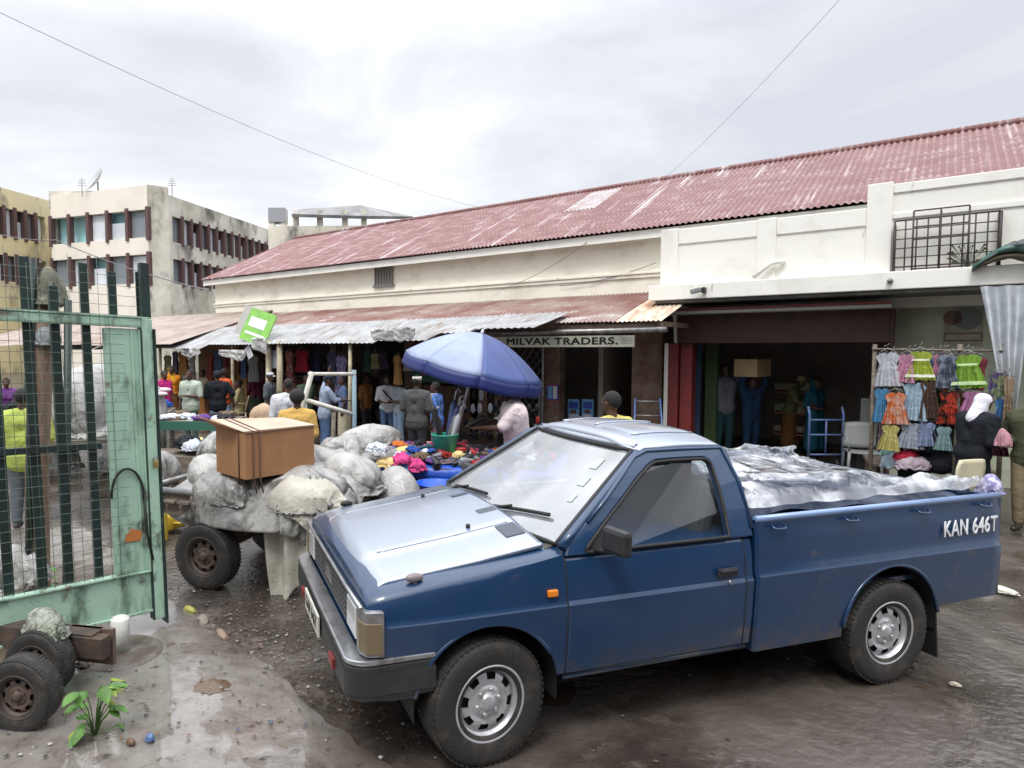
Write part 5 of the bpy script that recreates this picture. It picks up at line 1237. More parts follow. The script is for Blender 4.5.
mb = MB(); mb.add([bxp_(-.01, .01, hh+.004), bxp_(w1+.01, .0, hh+.002), bxp_(w1-.02, w2*.9, hh+.035), bxp_(-.05, w2*1.0, hh+.07)], [(0, 1, 2, 3)]); mb.build('flap', mF, bx, solid=.006)
mb = MB(); mb.add([bxp_(0, w2, hh), bxp_(0, .1, hh+.002), bxp_(-.10, .16, hh+.055), bxp_(-.14, w2*1.1, hh+.10)], [(0, 1, 2, 3)]); mb.build('flap', mBox, bx, solid=.006)
mb = MB()
for a in (.07, .13): mb.tube([bxp_(a, w2+.006, hh*.2), bxp_(a, w2, hh+.075), bxp_(a, -.006, hh+.006), bxp_(a, -.008, .0), bxp_(a+.01, -.03, -.12)], .006, 6)
mb.tube([bxp_(-.006, .10, -.05), bxp_(-.008, .10, hh)], .005, 6)
mb.build('rope', mat('brown_rope', (.10, .05, .035), .9), bx)
mb = MB(); mb.tube([bxp_(0, -.004, hh-.004), bxp_(w1, -.004, hh-.004)], .006, 5); mb.build('worn_edge', mat('edge_dark', (.17, .09, .05), .8), bx)
# the sheet thrown over the whole load, and the cloth hanging down beside the truck
shm = MB(); shm.grid(lambda a, b: (-.62+1.86*a, -.18+1.42*b, 1.12+.02*nz(a*7, b*7)), 104, 80)
cols = []
for c, r in (((.10, .38, .80), (.42, .34, .18)), ((.72, .36, .80), (.40, .34, .17)), ((.45, .80, .84), (.55, .30, .20)), ((1.02, .72, .80), (.24, .28, .20)), ((-.36, .7, .80), (.22, .22, .15)), ((.38, .55, .86), (.36, .30, .12))):
    k_ = MB(); k_.ell(c, r, 22, 12); cols.append(k_)
k_ = MB(); k_.rng(-.68, 1.2, .20, 1.0, .60, .72); cols.append(k_)
vs_, fs_ = cloth_sim(shm, cols, 30, shrink=-.15, bend=.10, tens=12)
m_ = MB(); m_.add(vs_, fs_, 0, True); o = tag(m_.build('load_sheet', mSack, solid=.003), 'large dirty grey plastic sheeting draped in folds over the handcart load', 'sheet'); o.location = (wc.x, wc.y, 0); o.rotation_euler = (0, 0, CA)
shm = MB(); shm.grid(lambda a, b: (.52+.60*a+.10*b, .10-.02*sin(18*a), .86-(.66+.12*sin(5*a+1)+.05*sin(13*a))*b), 44, 60)
k_ = MB(); k_.rng(-.3, 1.6, .16, .95, .2, .8)
vs_, fs_ = cloth_sim(shm, [k_], 22, shrink=-.20, bend=.25, tens=12, pin=lambda c: c.z > .855)
m_ = MB(); m_.add(vs_, fs_, 0, True); o = tag(m_.build('sacking_sheet', mSheet, solid=.004), 'pale sacking cloth hanging down over the side of the handcart beside the truck bonnet', 'cloth'); o.location = (wc.x, wc.y, 0); o.rotation_euler = (0, 0, CA)
m_ = MB(); shm = MB(); shm.grid(lambda a, b: (.55+.75*a, .05+.45*b, 1.2+.05*nz(a*4, b*4)), 50, 34)
vs_, fs_ = cloth_sim(shm, cols, 22, shrink=-.12, bend=.3, tens=12)
m_.add([v+Vector((0, 0, .022)) for v in vs_], fs_, 0, True); o = tag(m_.build('sacking_sheet', mSheet, solid=.004), 'folded sacking cloth lying on the load sheet above the hanging cloth', 'cloth'); o.location = (wc.x, wc.y, 0); o.rotation_euler = (0, 0, CA)

# jerrycans left of cart
mYj = mat('yellow_plastic', (.48, .34, .035), .4, col2=(.30, .21, .04), scale=4, thr=(.45, .7))
def jerry(p, rz, lb, lying=False):
    o = empty('jerrycan', p, rz, lb, 'jerrycan'); M_ = Matrix.Rotation(pi/2, 3, 'X') if lying else Matrix.Identity(3); L = Vector((0, .2, .13)) if lying else Vector((0, 0, 0))
    mb = MB(); sec = [(-.13, -.09), (.13, -.09), (.13, .09), (-.13, .09)]
    mb.add([L+M_@Vector((x*s, y*s, z)) for z, s in ((0, .9), (.02, 1), (.30, 1), (.36, .8), (.38, .5)) for x, y in sec], [(i*4+j, i*4+(j+1) % 4, (i+1)*4+(j+1) % 4, (i+1)*4+j) for i in range(4) for j in range(4)]+[(0, 3, 2, 1), (16, 17, 18, 19)])
    b = mb.build('tank', mYj, o, bevel=.02)
    mb = MB(); mb.tube([L+M_@Vector(p_) for p_ in ((-.10, 0, .35), (-.06, 0, .43), (.04, 0, .43), (.07, 0, .36))], .014, 8); mb.build('handle', mYj, o)
    mb = MB(); mb.cyl(L+M_@Vector((.09, 0, .36)), L+M_@Vector((.10, 0, .42)), .025); mb.build('cap', mat('cap_dark', (.05, .05, .03), .5), o); return o
jerry(G(155, 541), .3, 'yellow jerrycan standing between the gate and the handcart wheel')
jerry(G(170, 531), 1.1, 'yellow jerrycan lying on its side by the handcart wheel', True)

# --- second cart, lower left in front of the gate
wq = G(42, 694); c2 = empty('handcart', (wq.x, wq.y, 0), radians(-12), 'old handcart at the lower left corner with a plastic bag on its frame', 'handcart')
w_ = rwheel(c2, (0, 0, .200), .60, pi); w2_ = rwheel(c2, (-.05, -.42, .20), .60, radians(8)) if False else None
mb = MB(); mb.cyl((0, .0, .20), (0, .2, .20), .025); mb.rng(.06, .35, .19, .22, .12, .34); mb.build('axle', mRust, c2)
mb = MB(); mb.box((-.30, .16, .27), (1.15, .12, .14)); mb.box((.22, .13, .26), (.26, .08, .13)); mb.box((-.70, .10, .40), (.5, .25, .04)); mb.build('deck', mat('oily_dark_iron', (.045, .035, .03), .6, col2=(.09, .06, .04), scale=7, bump=.3), c2, bevel=.005)
wq2 = G(24, 728); c3_ = empty('spare_wheel', (wq2.x, wq2.y, 0), radians(-6), 'dark worn car wheel standing at the very bottom left corner', 'wheel')
rwheel(c3_, (0, 0, .20), .60, pi)
sack(P(46, 622, 4.72), 0, 0, (.20, .11, .085), 'pale plastic bag slumped on the frame of the lower left handcart', m=crumple(mat('clear_grey_plastic', (.33, .34, .29), .25, col2=(.17, .19, .14), scale=4, bump=.4), 9, .9, .03), seed=31, amp=.2, name='plastic_bag', cat='bag')

# ================================================================ iron gate (axis runs from right end towards the camera's left)
mGate = mat('pale_green_paint', (.40, .58, .45), .5, col2=(.32, .50, .38), scale=2.2, thr=(.35, .7), bump=.1)
layer(mGate, (.10, .16, .11), 3.0, (.56, .70), stretch=(1.4, 1.4, .35), detail=10, seed=26)
layer(mGate, (.055, .06, .04), 5.5, (.55, .68), stretch=(1, 1, .7), detail=9, seed=6)
layer(mGate, (.17, .08, .04), 6., (.60, .70), detail=10, seed=16)
mGateD = mat('dark_green_paint', (.014, .034, .030), .5, col2=(.012, .020, .018), scale=5, thr=(.4, .65))
layer(mGateD, (.10, .17, .12), 5, (.62, .72), detail=8, seed=4)
gr_ = P(148, 500, 5.6); gdir = Vector((-.739, -.674, 0))
GA = atan2(gdir.y, gdir.x)
gt = empty('iron_gate', (gr_.x, gr_.y, 0), GA, 'sagging green iron gate leaf with bars and wire mesh at the left', 'gate')
# local x runs away from the right stile, y sideways, sag: left higher
def gp_(s, y, z): return (s+.02*(z-1), y, z+.035*s)
def gbar(mb, s0, s1, y0, y1, z0, z1):
    vs = [gp_(s, y, z) for s in (s0, s1) for y in (y0, y1) for z in (z0, z1)]; mb.add(vs, [(0,1,3,2),(4,6,7,5),(0,4,5,1),(2,3,7,6),(0,2,6,4),(1,5,7,3)])
mb = MB(); gbar(mb, -.075, .0, -.035, .035, .10, 2.27); mb.build('stile', mGate, gt, bevel=.006)
mb = MB(); gbar(mb, -.072, -.012, -.03, .03, 2.272, 2.66); gbar(mb, -.092, -.077, -.05, .05, .06, 2.2); gbar(mb, .002, .012, -.037, .037, .10, 2.2); mb.build('stile_edge', mGateD, gt, bevel=.004)
mb = MB(); gbar(mb, .004, .235, -.012, .012, .475, 2.195); mb.build('sheet_panel', mGate, gt, bevel=.003)
mb = MB(); gbar(mb, .06, .075, -.02, .02, .475, 2.19); gbar(mb, .0, .02, .013, .03, .475, 2.19); gbar(mb, .225, .25, -.022, .022, .475, 2.19); mb.build('panel_rib', mGate, gt)
mb = MB(); gbar(mb, .004, 2.4, -.03, .03, 2.205, 2.265); gbar(mb, -.06, 2.4, -.035, .035, 2.268, 2.28); mb.build('top_rail', mGate, gt, bevel=.004)
mb = MB(); gbar(mb, .30, 2.4, -.02, .02, 1.37, 1.41); mb.build('middle_rail', mGateD, gt)
mb = MB(); gbar(mb, .004, .98, -.012, .012, .185, .455); mb.build('bottom_sheet', mGate, gt)
mb = MB(); gbar(mb, .004, .98, -.03, .03, .458, .472); gbar(mb, .0, .98, -.03, .03, .165, .182); mb.build('bottom_rail', mGate, gt, bevel=.003)
def solve_s(px):
    r = ray(px, 400); # intersect the vertical gate plane
    nn = Vector((-gdir.y, gdir.x, 0)); t_ = (gr_.x*nn.x+gr_.y*nn.y)/(r.x*nn.x+r.y*nn.y); p = r*t_; return (Vector((p.x, p.y, 0))-Vector((gr_.x, gr_.y, 0))).dot(gdir)
for px, tp in ((36, 2.62), (63, 2.45), (94, 2.62), (122, 2.58), (1, 2.5)):
    s = solve_s(px); mb = MB(); w__ = .026 if px in (94, 122) else .030
    gbar(mb, s-w__, s+w__, -.055, -.032, .46 if px < 110 else 2.285, tp); mb.build('bar', mGateD, gt, bevel=.003)
s = -.03; mb = MB(); gbar(mb, s-.03, s+.03, -.05, -.037, 2.2, 2.60); mb.build('bar', mGateD, gt, bevel=.003)
mb = MB(); r_ = .0017
for k in range(30):
    s = .22+.060*k
    mb.tube([gp_(s, .036, z) for z in (.48, 1.2, 2.0, 2.62+.05*sin(k*2.1))], r_, 4)
for k in range(32):
    z = .50+.066*k; mb.tube([gp_(s_, .040+.01*nz(s_*2, z*3), z) for s_ in [.0+.1*q for q in range(20)]] if z > 2.28 else [gp_(s_, .040+.006*nz(s_*2, z*3), z) for s_ in [(.13 if z < 2.2 else 0)+.1*q for q in range(18)]], r_, 4)
mb.build('wire_mesh', mat('mesh_wire', (.10, .14, .11), .6), gt)
mb = MB(); mb.tube([gp_(.03+.12+.11*cos(a), .03, 1.02+.20*sin(a)) for a in [pi*(.0+1.05*k/14) for k in range(15)]]+[gp_(.035, -.02, .9)][:0], .009, 6); mb.tube([gp_(.04, .03, 1.02), gp_(.03, .03, .75), gp_(.0, .04, .55)], .009, 6); mb.build('hose', mRub, gt)
mb = MB(); mb.add([gp_(.13, .018, .79), gp_(.17, .018, .75), gp_(.18, .018, .70), gp_(.07, .018, .70), gp_(.06, .02, .76)], [(0, 1, 2, 3, 4)]); mb.build('torn_label', mat('orange_paper', (.50, .17, .04), .7), gt, solid=.003)
mb = MB(); mb.box(gp_(-.045, .06, 1.24), (.04, .02, .05)); lk = mb.build('padlock', mat('brass', (.35, .25, .10), .4, metal=.6), gt, bevel=.005)
mb = MB(); mb.tube([gp_(-.045+.018*cos(a), .06, 1.265+.03*sin(a)) for a in [pi*k/10 for k in range(11)]], .005, 6); mb.build('shackle', mSteel, lk)
# concrete stub with water ring under the gate
q = G(121, 655); o = empty('post_stub', (q.x, q.y, 0), 0, 'short white pipe stub standing under the gate corner', 'post')
mb = MB(); mb.lathe([(.0, .0), (.06, .0), (.06, .25), (.05, .26), (.05, .22), (.0, .22)], 24, 'z'); mb.build('pipe', mat('white_pipe', (.62, .62, .58), .5, col2=(.4, .38, .33), scale=6), o)
mb = MB(); mb.lathe([(.0, .034), (.24, .034), (.27, .012), (.28, -.02)], 28, 'z'); mb.build('concrete_base', mat('stub_base', (.17, .155, .135), .4, col2=(.08, .065, .05), scale=8), o)
# wooden post wrapped in cloth behind the gate
q = G(38, 560); o = empty('wooden_post', (q.x, q.y, 0), 0, 'brown trunk-like wooden post wrapped in rags behind the gate', 'post')
d_ = q.y; mp2 = mat('post_wood', (.17, .105, .07), .85, col2=(.28, .20, .15), scale=5, stretch=(3, 3, .6), bump=.5)
def rel_(px, py, dd=0): v = P(px, py, d_+dd); return Vector((v.x-q.x, v.y-q.y, v.z))
mb = MB(); mb.tube([rel_(38, 700), rel_(38, 560), rel_(37, 470), rel_(40, 400), rel_(43, 345), rel_(44, 300)], [.10, .09, .085, .085, .095, .08], 14); mb.build('trunk', mp2, o)
mRg = mat('mossy_rag', (.13, .14, .10), .85, col2=(.24, .22, .17), scale=5, bump=.5)
mb = MB(); sackmesh(mb, rel_(50, 292), (.12, .11, .19), 0, 41, .25, 48, 30); mb.build('rag', mRg, o)
mb = MB(); sackmesh(mb, rel_(47, 336, -.05), (.085, .085, .10), 0, 45, .25, 40, 26); mb.build('rag', mat('grey_cap_cloth', (.28, .30, .31), .7, col2=(.14, .15, .16), scale=5), o)
mb = MB()
for a, b in (((28, 640), (32, 258)), ((66, 640), (68, 300))): mb.tube([rel_(*a, -.12), rel_(*b, -.12)], .028, 6)
mb.build('iron_strut', mGateD, o)

# big bundles behind the gate
sack(P(82, 405, 10.2), 0, 0, (.62, .5, .50), 'very large white wrapped bundle seen through the gate bars', m=mSackW, seed=51, amp=.16, name='bundle', cat='bundle')
sack(P(98, 388, 11.8), 0, 0, (.55, .45, .36), 'white bundle behind the very large one near the gate post', m=mSackW, seed=53, amp=.16, name='bundle', cat='bundle')
b_t = empty('goods_platform', G(85, 480), .2, 'low wooden platform carrying the large white bundles behind the gate', 'platform')
mb = MB(); mb.box((0, .6, .62), (2.0, 1.6, .06)); mb.build('top', mWood, b_t)
for x in (-.9, .9):
    for y in (-.1, 1.3): mb = MB(); mb.box((x, y, .3), (.08, .08, .6)); mb.build('leg', mWood, b_t)
sack(G(64, 476)+Vector((0, 0, .32)), 0, 0, (.34, .25, .24), 'pale grey sack lying on the wet ground below the platform', m=mSackW, seed=57, amp=.2)
sack(G(18, 610)+Vector((0, 0, .32)), 0, 0, (.22, .2, .2), 'white sack on the ground behind the lower left of the gate', m=mSackW, seed=59, amp=.2)
jerry(G(12, 640), 1.9, 'yellow jerrycan lying behind the lower left corner of the gate', True)
# white stacked sheet bundle right of the gate + goods table
q = G(157, 470); o = empty('wrapped_bundle', (q.x, q.y, 0), 0, 'tall pale plastic wrapped roll with cloth on top standing right of the gate post', 'bundle')
mb = MB(); sackmesh(mb, (0, 0, .62), (.26, .26, .78), 0, 101, .14, 60, 60); mb.build('wrapped_roll', mSackW, o)
mb = MB()
for k in range(5): mb.ell((.10*sin(k*2), .08*cos(k*3), 1.27+.02*k), (.16, .12, .04), n=10, k=6)
mb.build('cloth_pile', cloth('pinkish_white', '#d9c4cc'), o)

# ================================================================ stalls
GC = [('#b8324f', 'crimson'), ('#c2447c', 'bright pink'), ('#2f4f9a', 'royal blue'), ('#2a2b30', 'black'), ('#c9cfd6', 'white'), ('#5e3c78', 'violet'), ('#d4763a', 'orange'), ('#e0c98c', 'cream'), ('#3a6470', 'teal'), ('#8f2f2a', 'dark red'), ('#5aa0d8', 'light blue'), ('#6a5a48', 'brown')]
def folded(mb, s, seed):
    def f(a, b):
        ph = 2*pi*a; th = pi*b
        p = Vector((sin(th)*cos(ph), sin(th)*sin(ph), cos(th)))
        g = 1+.35*noise.noise(p*1.8+Vector((seed, 0, 0)))+.2*(1-abs(noise.noise(p*3+Vector((0, seed, 0)))))
        return (p.x*s[0]*g, p.y*s[1]*g, max(-.2, p.z)*s[2]*g)
    mb.grid(f, 16, 9); return mb
garm = {}
for i, (hx, nm) in enumerate(GC):
    vs_, fs_ = BAGS[i % 3]; ca_, sa_ = cos(i*1.3), sin(i*1.3); mb = MB(); mb.add([((v.x*ca_-v.y*sa_)*.145*(1+.25*nz(v.x*2, v.y*2, i)), (v.x*sa_+v.y*ca_)*.115*(1+.3*nz(v.x*2+4, v.y*2, i)), v.z*.045+.03*nz(v.x*3, v.y*3, i*2.)) for v in vs_], fs_, 0, True); garm[i] = mb.mesh('garment', cloth('goods_'+nm.replace(' ', '_'), hx))
shoe_m = {}
def shoe_mesh(m, name):
    mb = MB()
    pr = [(-.13, .032, .055), (-.10, .038, .075), (-.04, .036, .062), (.03, .042, .045), (.09, .040, .032), (.125, .022, .022)]
    n = 10; rows = []
    for x, w_, z_ in pr: rows.append([(x, w_*cos(2*pi*j/n), max(0, .5*z_+.5*z_*sin(2*pi*j/n))) for j in range(n)])
    mb.add([v for r in rows for v in r], [(i*n+j, i*n+(j+1) % n, (i+1)*n+(j+1) % n, (i+1)*n+j) for i in range(len(rows)-1) for j in range(n)], 0, True)
    mb.add(rows[0], [tuple(range(n))]); mb.add(rows[-1], [tuple(range(n))]); mb.box((0, 0, -.006), (.25, .07, .014)); return mb.mesh(name, m)
shoes = [(shoe_mesh(mat('shoe_'+n, c, .4), 'shoe'), n) for n, c in (('black', (.02, .02, .022)), ('dark brown', (.07, .035, .02)), ('red', (.35, .03, .03)), ('grey', (.22, .23, .25)))]
def rest(o, me, z): return z-min(v.co.z for v in me.vertices)*1
# --- main street table: dark frame, blue tarp, goods
TA = atan2(-.30, 1.0)
tp = P(335, 470, 9.0); tp.z = 0
tbx = Vector((cos(TA), sin(TA), 0)); tby = Vector((-tbx.y, tbx.x, 0))
def TB(x, y, z=0): v = tp+tbx*x+tby*y; return Vector((v.x, v.y, z))
stt = empty('market_table', TB(1.15, .35), TA, 'long dark market table with a blue tarpaulin and heaps of shoes and clothes', 'table')
ZT = .78
mb = MB(); mb.box((0, 0, ZT-.03), (2.7, 1.15, .05)); mb.build('table_top', mWood, stt)
for x in (-1.25, -.3, .6, 1.25):
    for y in (-.5, .5): mb = MB(); mb.box((x, y, ZT/2-.03), (.06, .06, ZT-.06)); mb.build('leg', mat('dark_leg', (.04, .035, .03), .8), stt)
mb = MB(); mb.box((0, -.53, .42), (2.6, .02, .06)); mb.box((0, .53, .42), (2.6, .02, .06)); mb.build('brace', mat('dark_leg', (.04, .035, .03), .8), stt)
mTarp = mat('blue_tarpaulin', (.012, .07, .42), .4, col2=(.01, .05, .30), scale=3, bump=.3)
def tarpf(a, b):
    x = (a-.5)*2.84; y = (b-.5)*1.30; ex = max(0, abs(y)-.585); z = ZT+.012+.012*nz(x*3, y*3)
    if abs(y) > .585: z -= ex*2.4+.02*sin(x*9)*1
    return (x, max(-.60, min(.60, y)), z)
mb = MB(); mb.grid(tarpf, 60, 26); tt_ = mb.build('tarpaulin', mTarp, solid=.004); tag(tt_, 'royal blue tarpaulin spread on the long market table', 'tarpaulin'); tt_.location = stt.location+Vector((0, 0, .003)); tt_.rotation_euler = (0, 0, TA)
def ontab(x, y, z): v = stt.location+tbx*x+tby*y; return Vector((v.x, v.y, z))
# heap of mixed goods (mass) and single pieces over it
def heapz(x, y): return max(0, .13*exp(-((x+.10)/.75)**2-((y)/.36)**2)+.03*nz(x*4, y*4))
mb = MB(); mb.grid(lambda a, b: (lambda x, y: (x, y, ZT+.02+heapz(x, y)))((a-.5)*2.3+.1, (b-.5)*.95), 44, 22)
hp_ = mb.build('goods_heap', mat('mixed_goods', (.05, .045, .06), .8, col2=(.16, .10, .12), scale=12, thr=(.48, .52), bump=.5), fix=False); tag(hp_, 'dense heap of dark second-hand goods on the blue tarpaulin', 'goods', kind='stuff'); hp_.location = (stt.location.x, stt.location.y, 0.002); hp_.rotation_euler = (0, 0, TA)
random.seed(11)
for k in range(150):
    x, y = random.uniform(-.95, 1.2), random.uniform(-.5, .46)
    z = ZT+.025+heapz(x, y)
    if k % 3 != 0 or x < .0:
        i = random.choice([0, 1, 1, 2, 2, 4, 3, 3, 5, 6, 7, 8, 9, 10, 11, 4]); o = bpy.data.objects.new('garment', garm[i]); sc.collection.objects.link(o); sc_ = random.uniform(.55, .95)
        tag(o, 'crumpled %s garment in the heap on the market table' % GC[i][1], 'garment', '%s garments heaped on the market table' % GC[i][1])
    else:
        me, n = random.choice(shoes[:2]+shoes); o = bpy.data.objects.new('shoe', me); sc.collection.objects.link(o); sc_ = random.uniform(.85, 1.05)
        tag(o, '%s shoe lying in the heap on the market table' % n, 'shoe', '%s shoes heaped on the market table' % n)
    q = ontab(x, y, z+.012); o.location = q; o.rotation_euler = (random.uniform(-.35, .35), random.uniform(-.35, .35), random.uniform(0, 6.28)); o.scale = (sc_,)*3
# the three pink garments at the table's front, seen large
for px, py, s_, i, lb in ((400, 458, 1.1, 1, 'large bright pink garment left of the green bucket at the table edge'), (414, 464, 1.1, 1, 'large bright pink garment below the green bucket'), (390, 462, 1.2, 7, 'flesh cream garment at the front edge of the table'), (408, 468, 1.0, 10, 'light blue garment between the pink ones'), (378, 447, 1.1, 4, 'white printed garment left of the pink ones')):
    o = bpy.data.objects.new('garment', garm[i]); sc.collection.objects.link(o); q = P(px, py, 8.35); o.location = (q.x, q.y, max(q.z, ZT+.03)); o.scale = (s_, s_, s_); o.rotation_euler = (.1, .1, px); tag(o, lb, 'garment')
for px, py, d, r, lb, sd_ in ((352, 447, 8.9, (.36, .24, .15), 'grey white knotted bundle on the left end of the market table', 61), (370, 437, 9.3, (.38, .24, .15), 'rolled pale bundle behind the knotted one on the market table', 63), (382, 455, 8.8, (.30, .20, .10), 'flat grey bundle draped over the left front of the market table', 65)):
    sack(P(px, py, d), 0, 0, r, lb, m=mSack if sd_ != 63 else mSackW, seed=sd_, amp=.26, name='bundle', cat='bundle')
q = P(392, 486, 7.2); mb = MB(); sackmesh(mb, (0, 0, .5), (.44, .34, .56), .1, 71.5, .10, 72, 44); o = tag(mb.build('sack', mSackW), 'large full pale sack standing beyond the truck bonnet', 'sack'); o.location = (q.x, q.y+.15, -.02); o.scale = (1, 1, (P(392, 469, 7.2).z+.02)/1.08)
# blue basin beside the windscreen base
q = P(437, 483, 7.7); o = tag(MB().lathe([(.0, .0), (.15, .0), (.20, .15), (.22, .155), (.19, .14), (.14, .02), (.0, .02)], 28, 'z').build('basin', mat('blue_plastic', (.01, .08, .50), .3)), 'round blue plastic basin behind the truck windscreen', 'basin'); o.location = (q.x, q.y, q.z-.15)
st2 = empty('crate', (q.x, q.y, 0), 0, 'upturned dark crate under the round blue basin', 'crate'); mb = MB(); mb.rng(-.25, .25, -.2, .2, q.z-.17, q.z-.155)
for x in (-.24, .24):
    for y in (-.19, .19): mb.cyl((x, y, 0), (x, y, q.z-.16), .02, n=6)
for z in (.15, .35, .55): mb.rng(-.25, .25, -.2, -.19, z, z+.08); mb.rng(-.25, .25, .19, .2, z, z+.08); mb.rng(-.25, -.24, -.19, .19, z, z+.08)
mb.build('slats', mWood, st2)
# green bucket with canes and folded umbrellas
bq = P(445, 453, 8.75); bk = empty('bucket', (bq.x, bq.y, max(bq.z, ZT+.02)), 0, 'sea green plastic bucket holding folded umbrellas on the market table', 'bucket')
mb = MB(); mb.lathe([(.0, .0), (.115, .0), (.145, .20), (.155, .205), (.155, .215), (.14, .215), (.11, .015), (.0, .015)], 28, 'z'); mb.build('pail', mat('sea_green_plastic', (.03, .36, .24), .4, col2=(.025, .30, .20), scale=4), bk)
for i, (dx, dy, tx_, L_, c_) in enumerate(((-.05, 0, -.22, .62, 'black'), (.03, .02, .26, .60, 'navy blue'), (.06, -.03, .30, .50, 'grey'), (.0, .04, .20, .66, 'dark blue'), (-.02, -.04, .34, .55, 'black and silver'), (-.07, .03, -.12, .45, 'brown'))):
    o = empty('folded_umbrella', (bk.location.x+dx*.5, bk.location.y+dy, bk.location.z+.03), 0, '%s folded umbrella standing in the green bucket%s' % (c_, ' leaning left' if tx_ < 0 else ' leaning right'), 'umbrella', 'folded umbrellas in the green bucket')
    u_ = Vector((tx_, .05*i-.1, 1)).normalized(); mb = MB(); mb.tube([u_*0, u_*.1, u_*L_*.75, u_*L_*.86], [.008, .022, .036, .012], 9); mb.build('canopy', mat('umb_'+c_.replace(' ', '_'), {'black': (.015, .015, .018), 'navy blue': (.02, .03, .10), 'grey': (.35, .36, .38), 'dark blue': (.03, .05, .16), 'black and silver': (.10, .10, .11), 'brown': (.09, .05, .03)}[c_], .5), o)
    mb = MB(); e_ = u_*L_; s_ = Vector((.03, 0, 0)); mb.tube([u_*L_*.85, e_, e_+u_*.035+s_*.5, e_+u_*.03+s_*1.3, e_+s_*1.7-u_*.01], .009, 8); mb.build('handle', mat('handle_silver', (.45, .46, .48), .3, metal=.5), o)
# the big parasol
pbase = P(452, 452, 9.55); ptop = P(482, 333.5, 9.38); ax_ = (ptop-pbase).normalized()
pg = empty('parasol', (pbase.x, pbase.y, ZT+.02), 0, 'large blue and pale parasol leaning over the market table', 'parasol')
pb_ = Vector((pbase.x, pbase.y, 0)); loc_ = Vector(pg.location); base_d = pbase-ax_*((pbase.z-ZT-.02)/ax_.z)
pg.location = base_d; loc_ = Vector(base_d)
X_ = ax_.cross(Vector((0, 1, 0))).normalized(); Y_ = ax_.cross(X_).normalized()
mPB = mat('parasol_blue', (.040, .070, .225), .5, col2=(.032, .056, .18), scale=2); mPW = mat('parasol_pale', (.28, .33, .48), .5, col2=(.22, .27, .40), scale=2); mPV = mat('parasol_valance', (.012, .022, .13), .55)
Lp = (ptop-base_d).length; Rp = .83; Hp = .40
def pv(t, ph, drop=0.):
    r = Rp*t; seg = (ph/(2*pi)*8) % 1; sag_ = .030*t*sin(pi*seg)
    hgt = -Hp*(t**1.75)-drop+.0; q = ax_*(Lp+hgt-sag_*.8)+(X_*cos(ph)+Y_*sin(ph))*(r*(1-.028*sin(pi*seg)*t))
    return q
for k in range(8):
    mb = MB(); mb.grid(lambda a, b: pv(.02+.98*b, 2*pi*(k+a)/8), 8, 12); pn = mb.build('canopy_panel', mPW if k in (0, 1, 5) else mPB, pg, fix=False, solid=.003)
    mb = MB(); mb.grid(lambda a, b: pv(1.0+.02*b, 2*pi*(k+a)/8, .002+.125*b), 8, 3); mb.build('valance', mPV, pg, fix=False, solid=.003)
    mb = MB(); mb.tube([pv(.03+.97*q/8, 2*pi*k/8)-ax_*.012 for q in range(9)], .006, 5); mb.build('rib', mSteel, pg)
mb = MB(); mb.tube([Vector((0, 0, 0)), ax_*(Lp*.5), ax_*(Lp+.0)], [.022, .018, .014], 10); mb.build('pole', mat('white_pole', (.50, .51, .53), .4), pg)
mb = MB(); mb.cyl(ax_*(Lp-.01), ax_*(Lp+.05), .025, .012); mb.build('finial', mat('finial_white', (.7, .7, .7), .4), pg)
# shoe held out by the seller
q = P(476, 424, 8.95); o = empty('shoe', (q.x, q.y, q.z), 0); bpy.data.objects.remove(o)
o = bpy.data.objects.new('shoe', shoes[0][0]); sc.collection.objects.link(o); o.location = q; o.rotation_euler = (.1, .35, pi+.2); o.scale = (1.0,)*3; tag(o, 'black shoe held out in the hands of the seller in the pinkish white shirt', 'shoe')
# upright display board of small goods behind the table
db = empty('goods_rack', (P(500, 400, 10.4).x, 10.4*SC, 0), .1, 'dark wire rack of small hanging goods behind the parasol seller', 'rack')
mb = MB(); mb.rng(-.55, -.52, -.02, .02, 0, 1.55); mb.rng(.52, .55, -.02, .02, 0, 1.55)
for z in (.9, 1.2, 1.5): mb.rng(-.55, .55, -.01, .01, z, z+.02)
mb.build('frame', mBlack, db)
random.seed(5)
for k in range(40):
    x, z = -.48+.107*(k % 10), 1.42-.17*(k//10); i = random.choice((3, 3, 3, 4, 3, 9, 11, 3)); mb = MB(); mb.ell((x+random.uniform(-.02, .02), -.04, z), (.028, .02, .05+random.random()*.02), n=8, k=5); mb.build('hanging_item', cloth('goods_'+GC[i][1].replace(' ', '_'), GC[i][0]), db)
# bicycle behind the seller
bc = empty('bicycle', (P(556, 420, 11.5).x, 11.5*SC, 0), -.2, 'dark bicycle leaning by the poster pillar behind the seller', 'bicycle')
for x in (-.55, .5):
    mb = MB(); mb.tube([(x+.32*cos(a), 0, .34+.32*sin(a)) for a in [2*pi*k/32 for k in range(33)]], .018, 6)
    wv = mb.build('wheel', mRub, bc); mb = MB()
    for k in range(10): mb.tube([(x, 0, .34), (x+.31*cos(pi*k/5), 0, .34+.31*sin(pi*k/5))], .002, 4)
    mb.build('spokes', mSteel, wv)
mb = MB(); fr4 = [(-.55, 0, .34), (-.05, 0, .30), (-.18, 0, .82), (-.55, 0, .34)]; mb.tube(fr4, .014, 6); mb.tube([(-.05, 0, .30), (.38, 0, .82), (-.16, 0, .80)], .014, 6); mb.tube([(.5, 0, .34), (.38, 0, .82), (.36, 0, 1.0)], .014, 6); mb.build('frame', mBlack, bc)
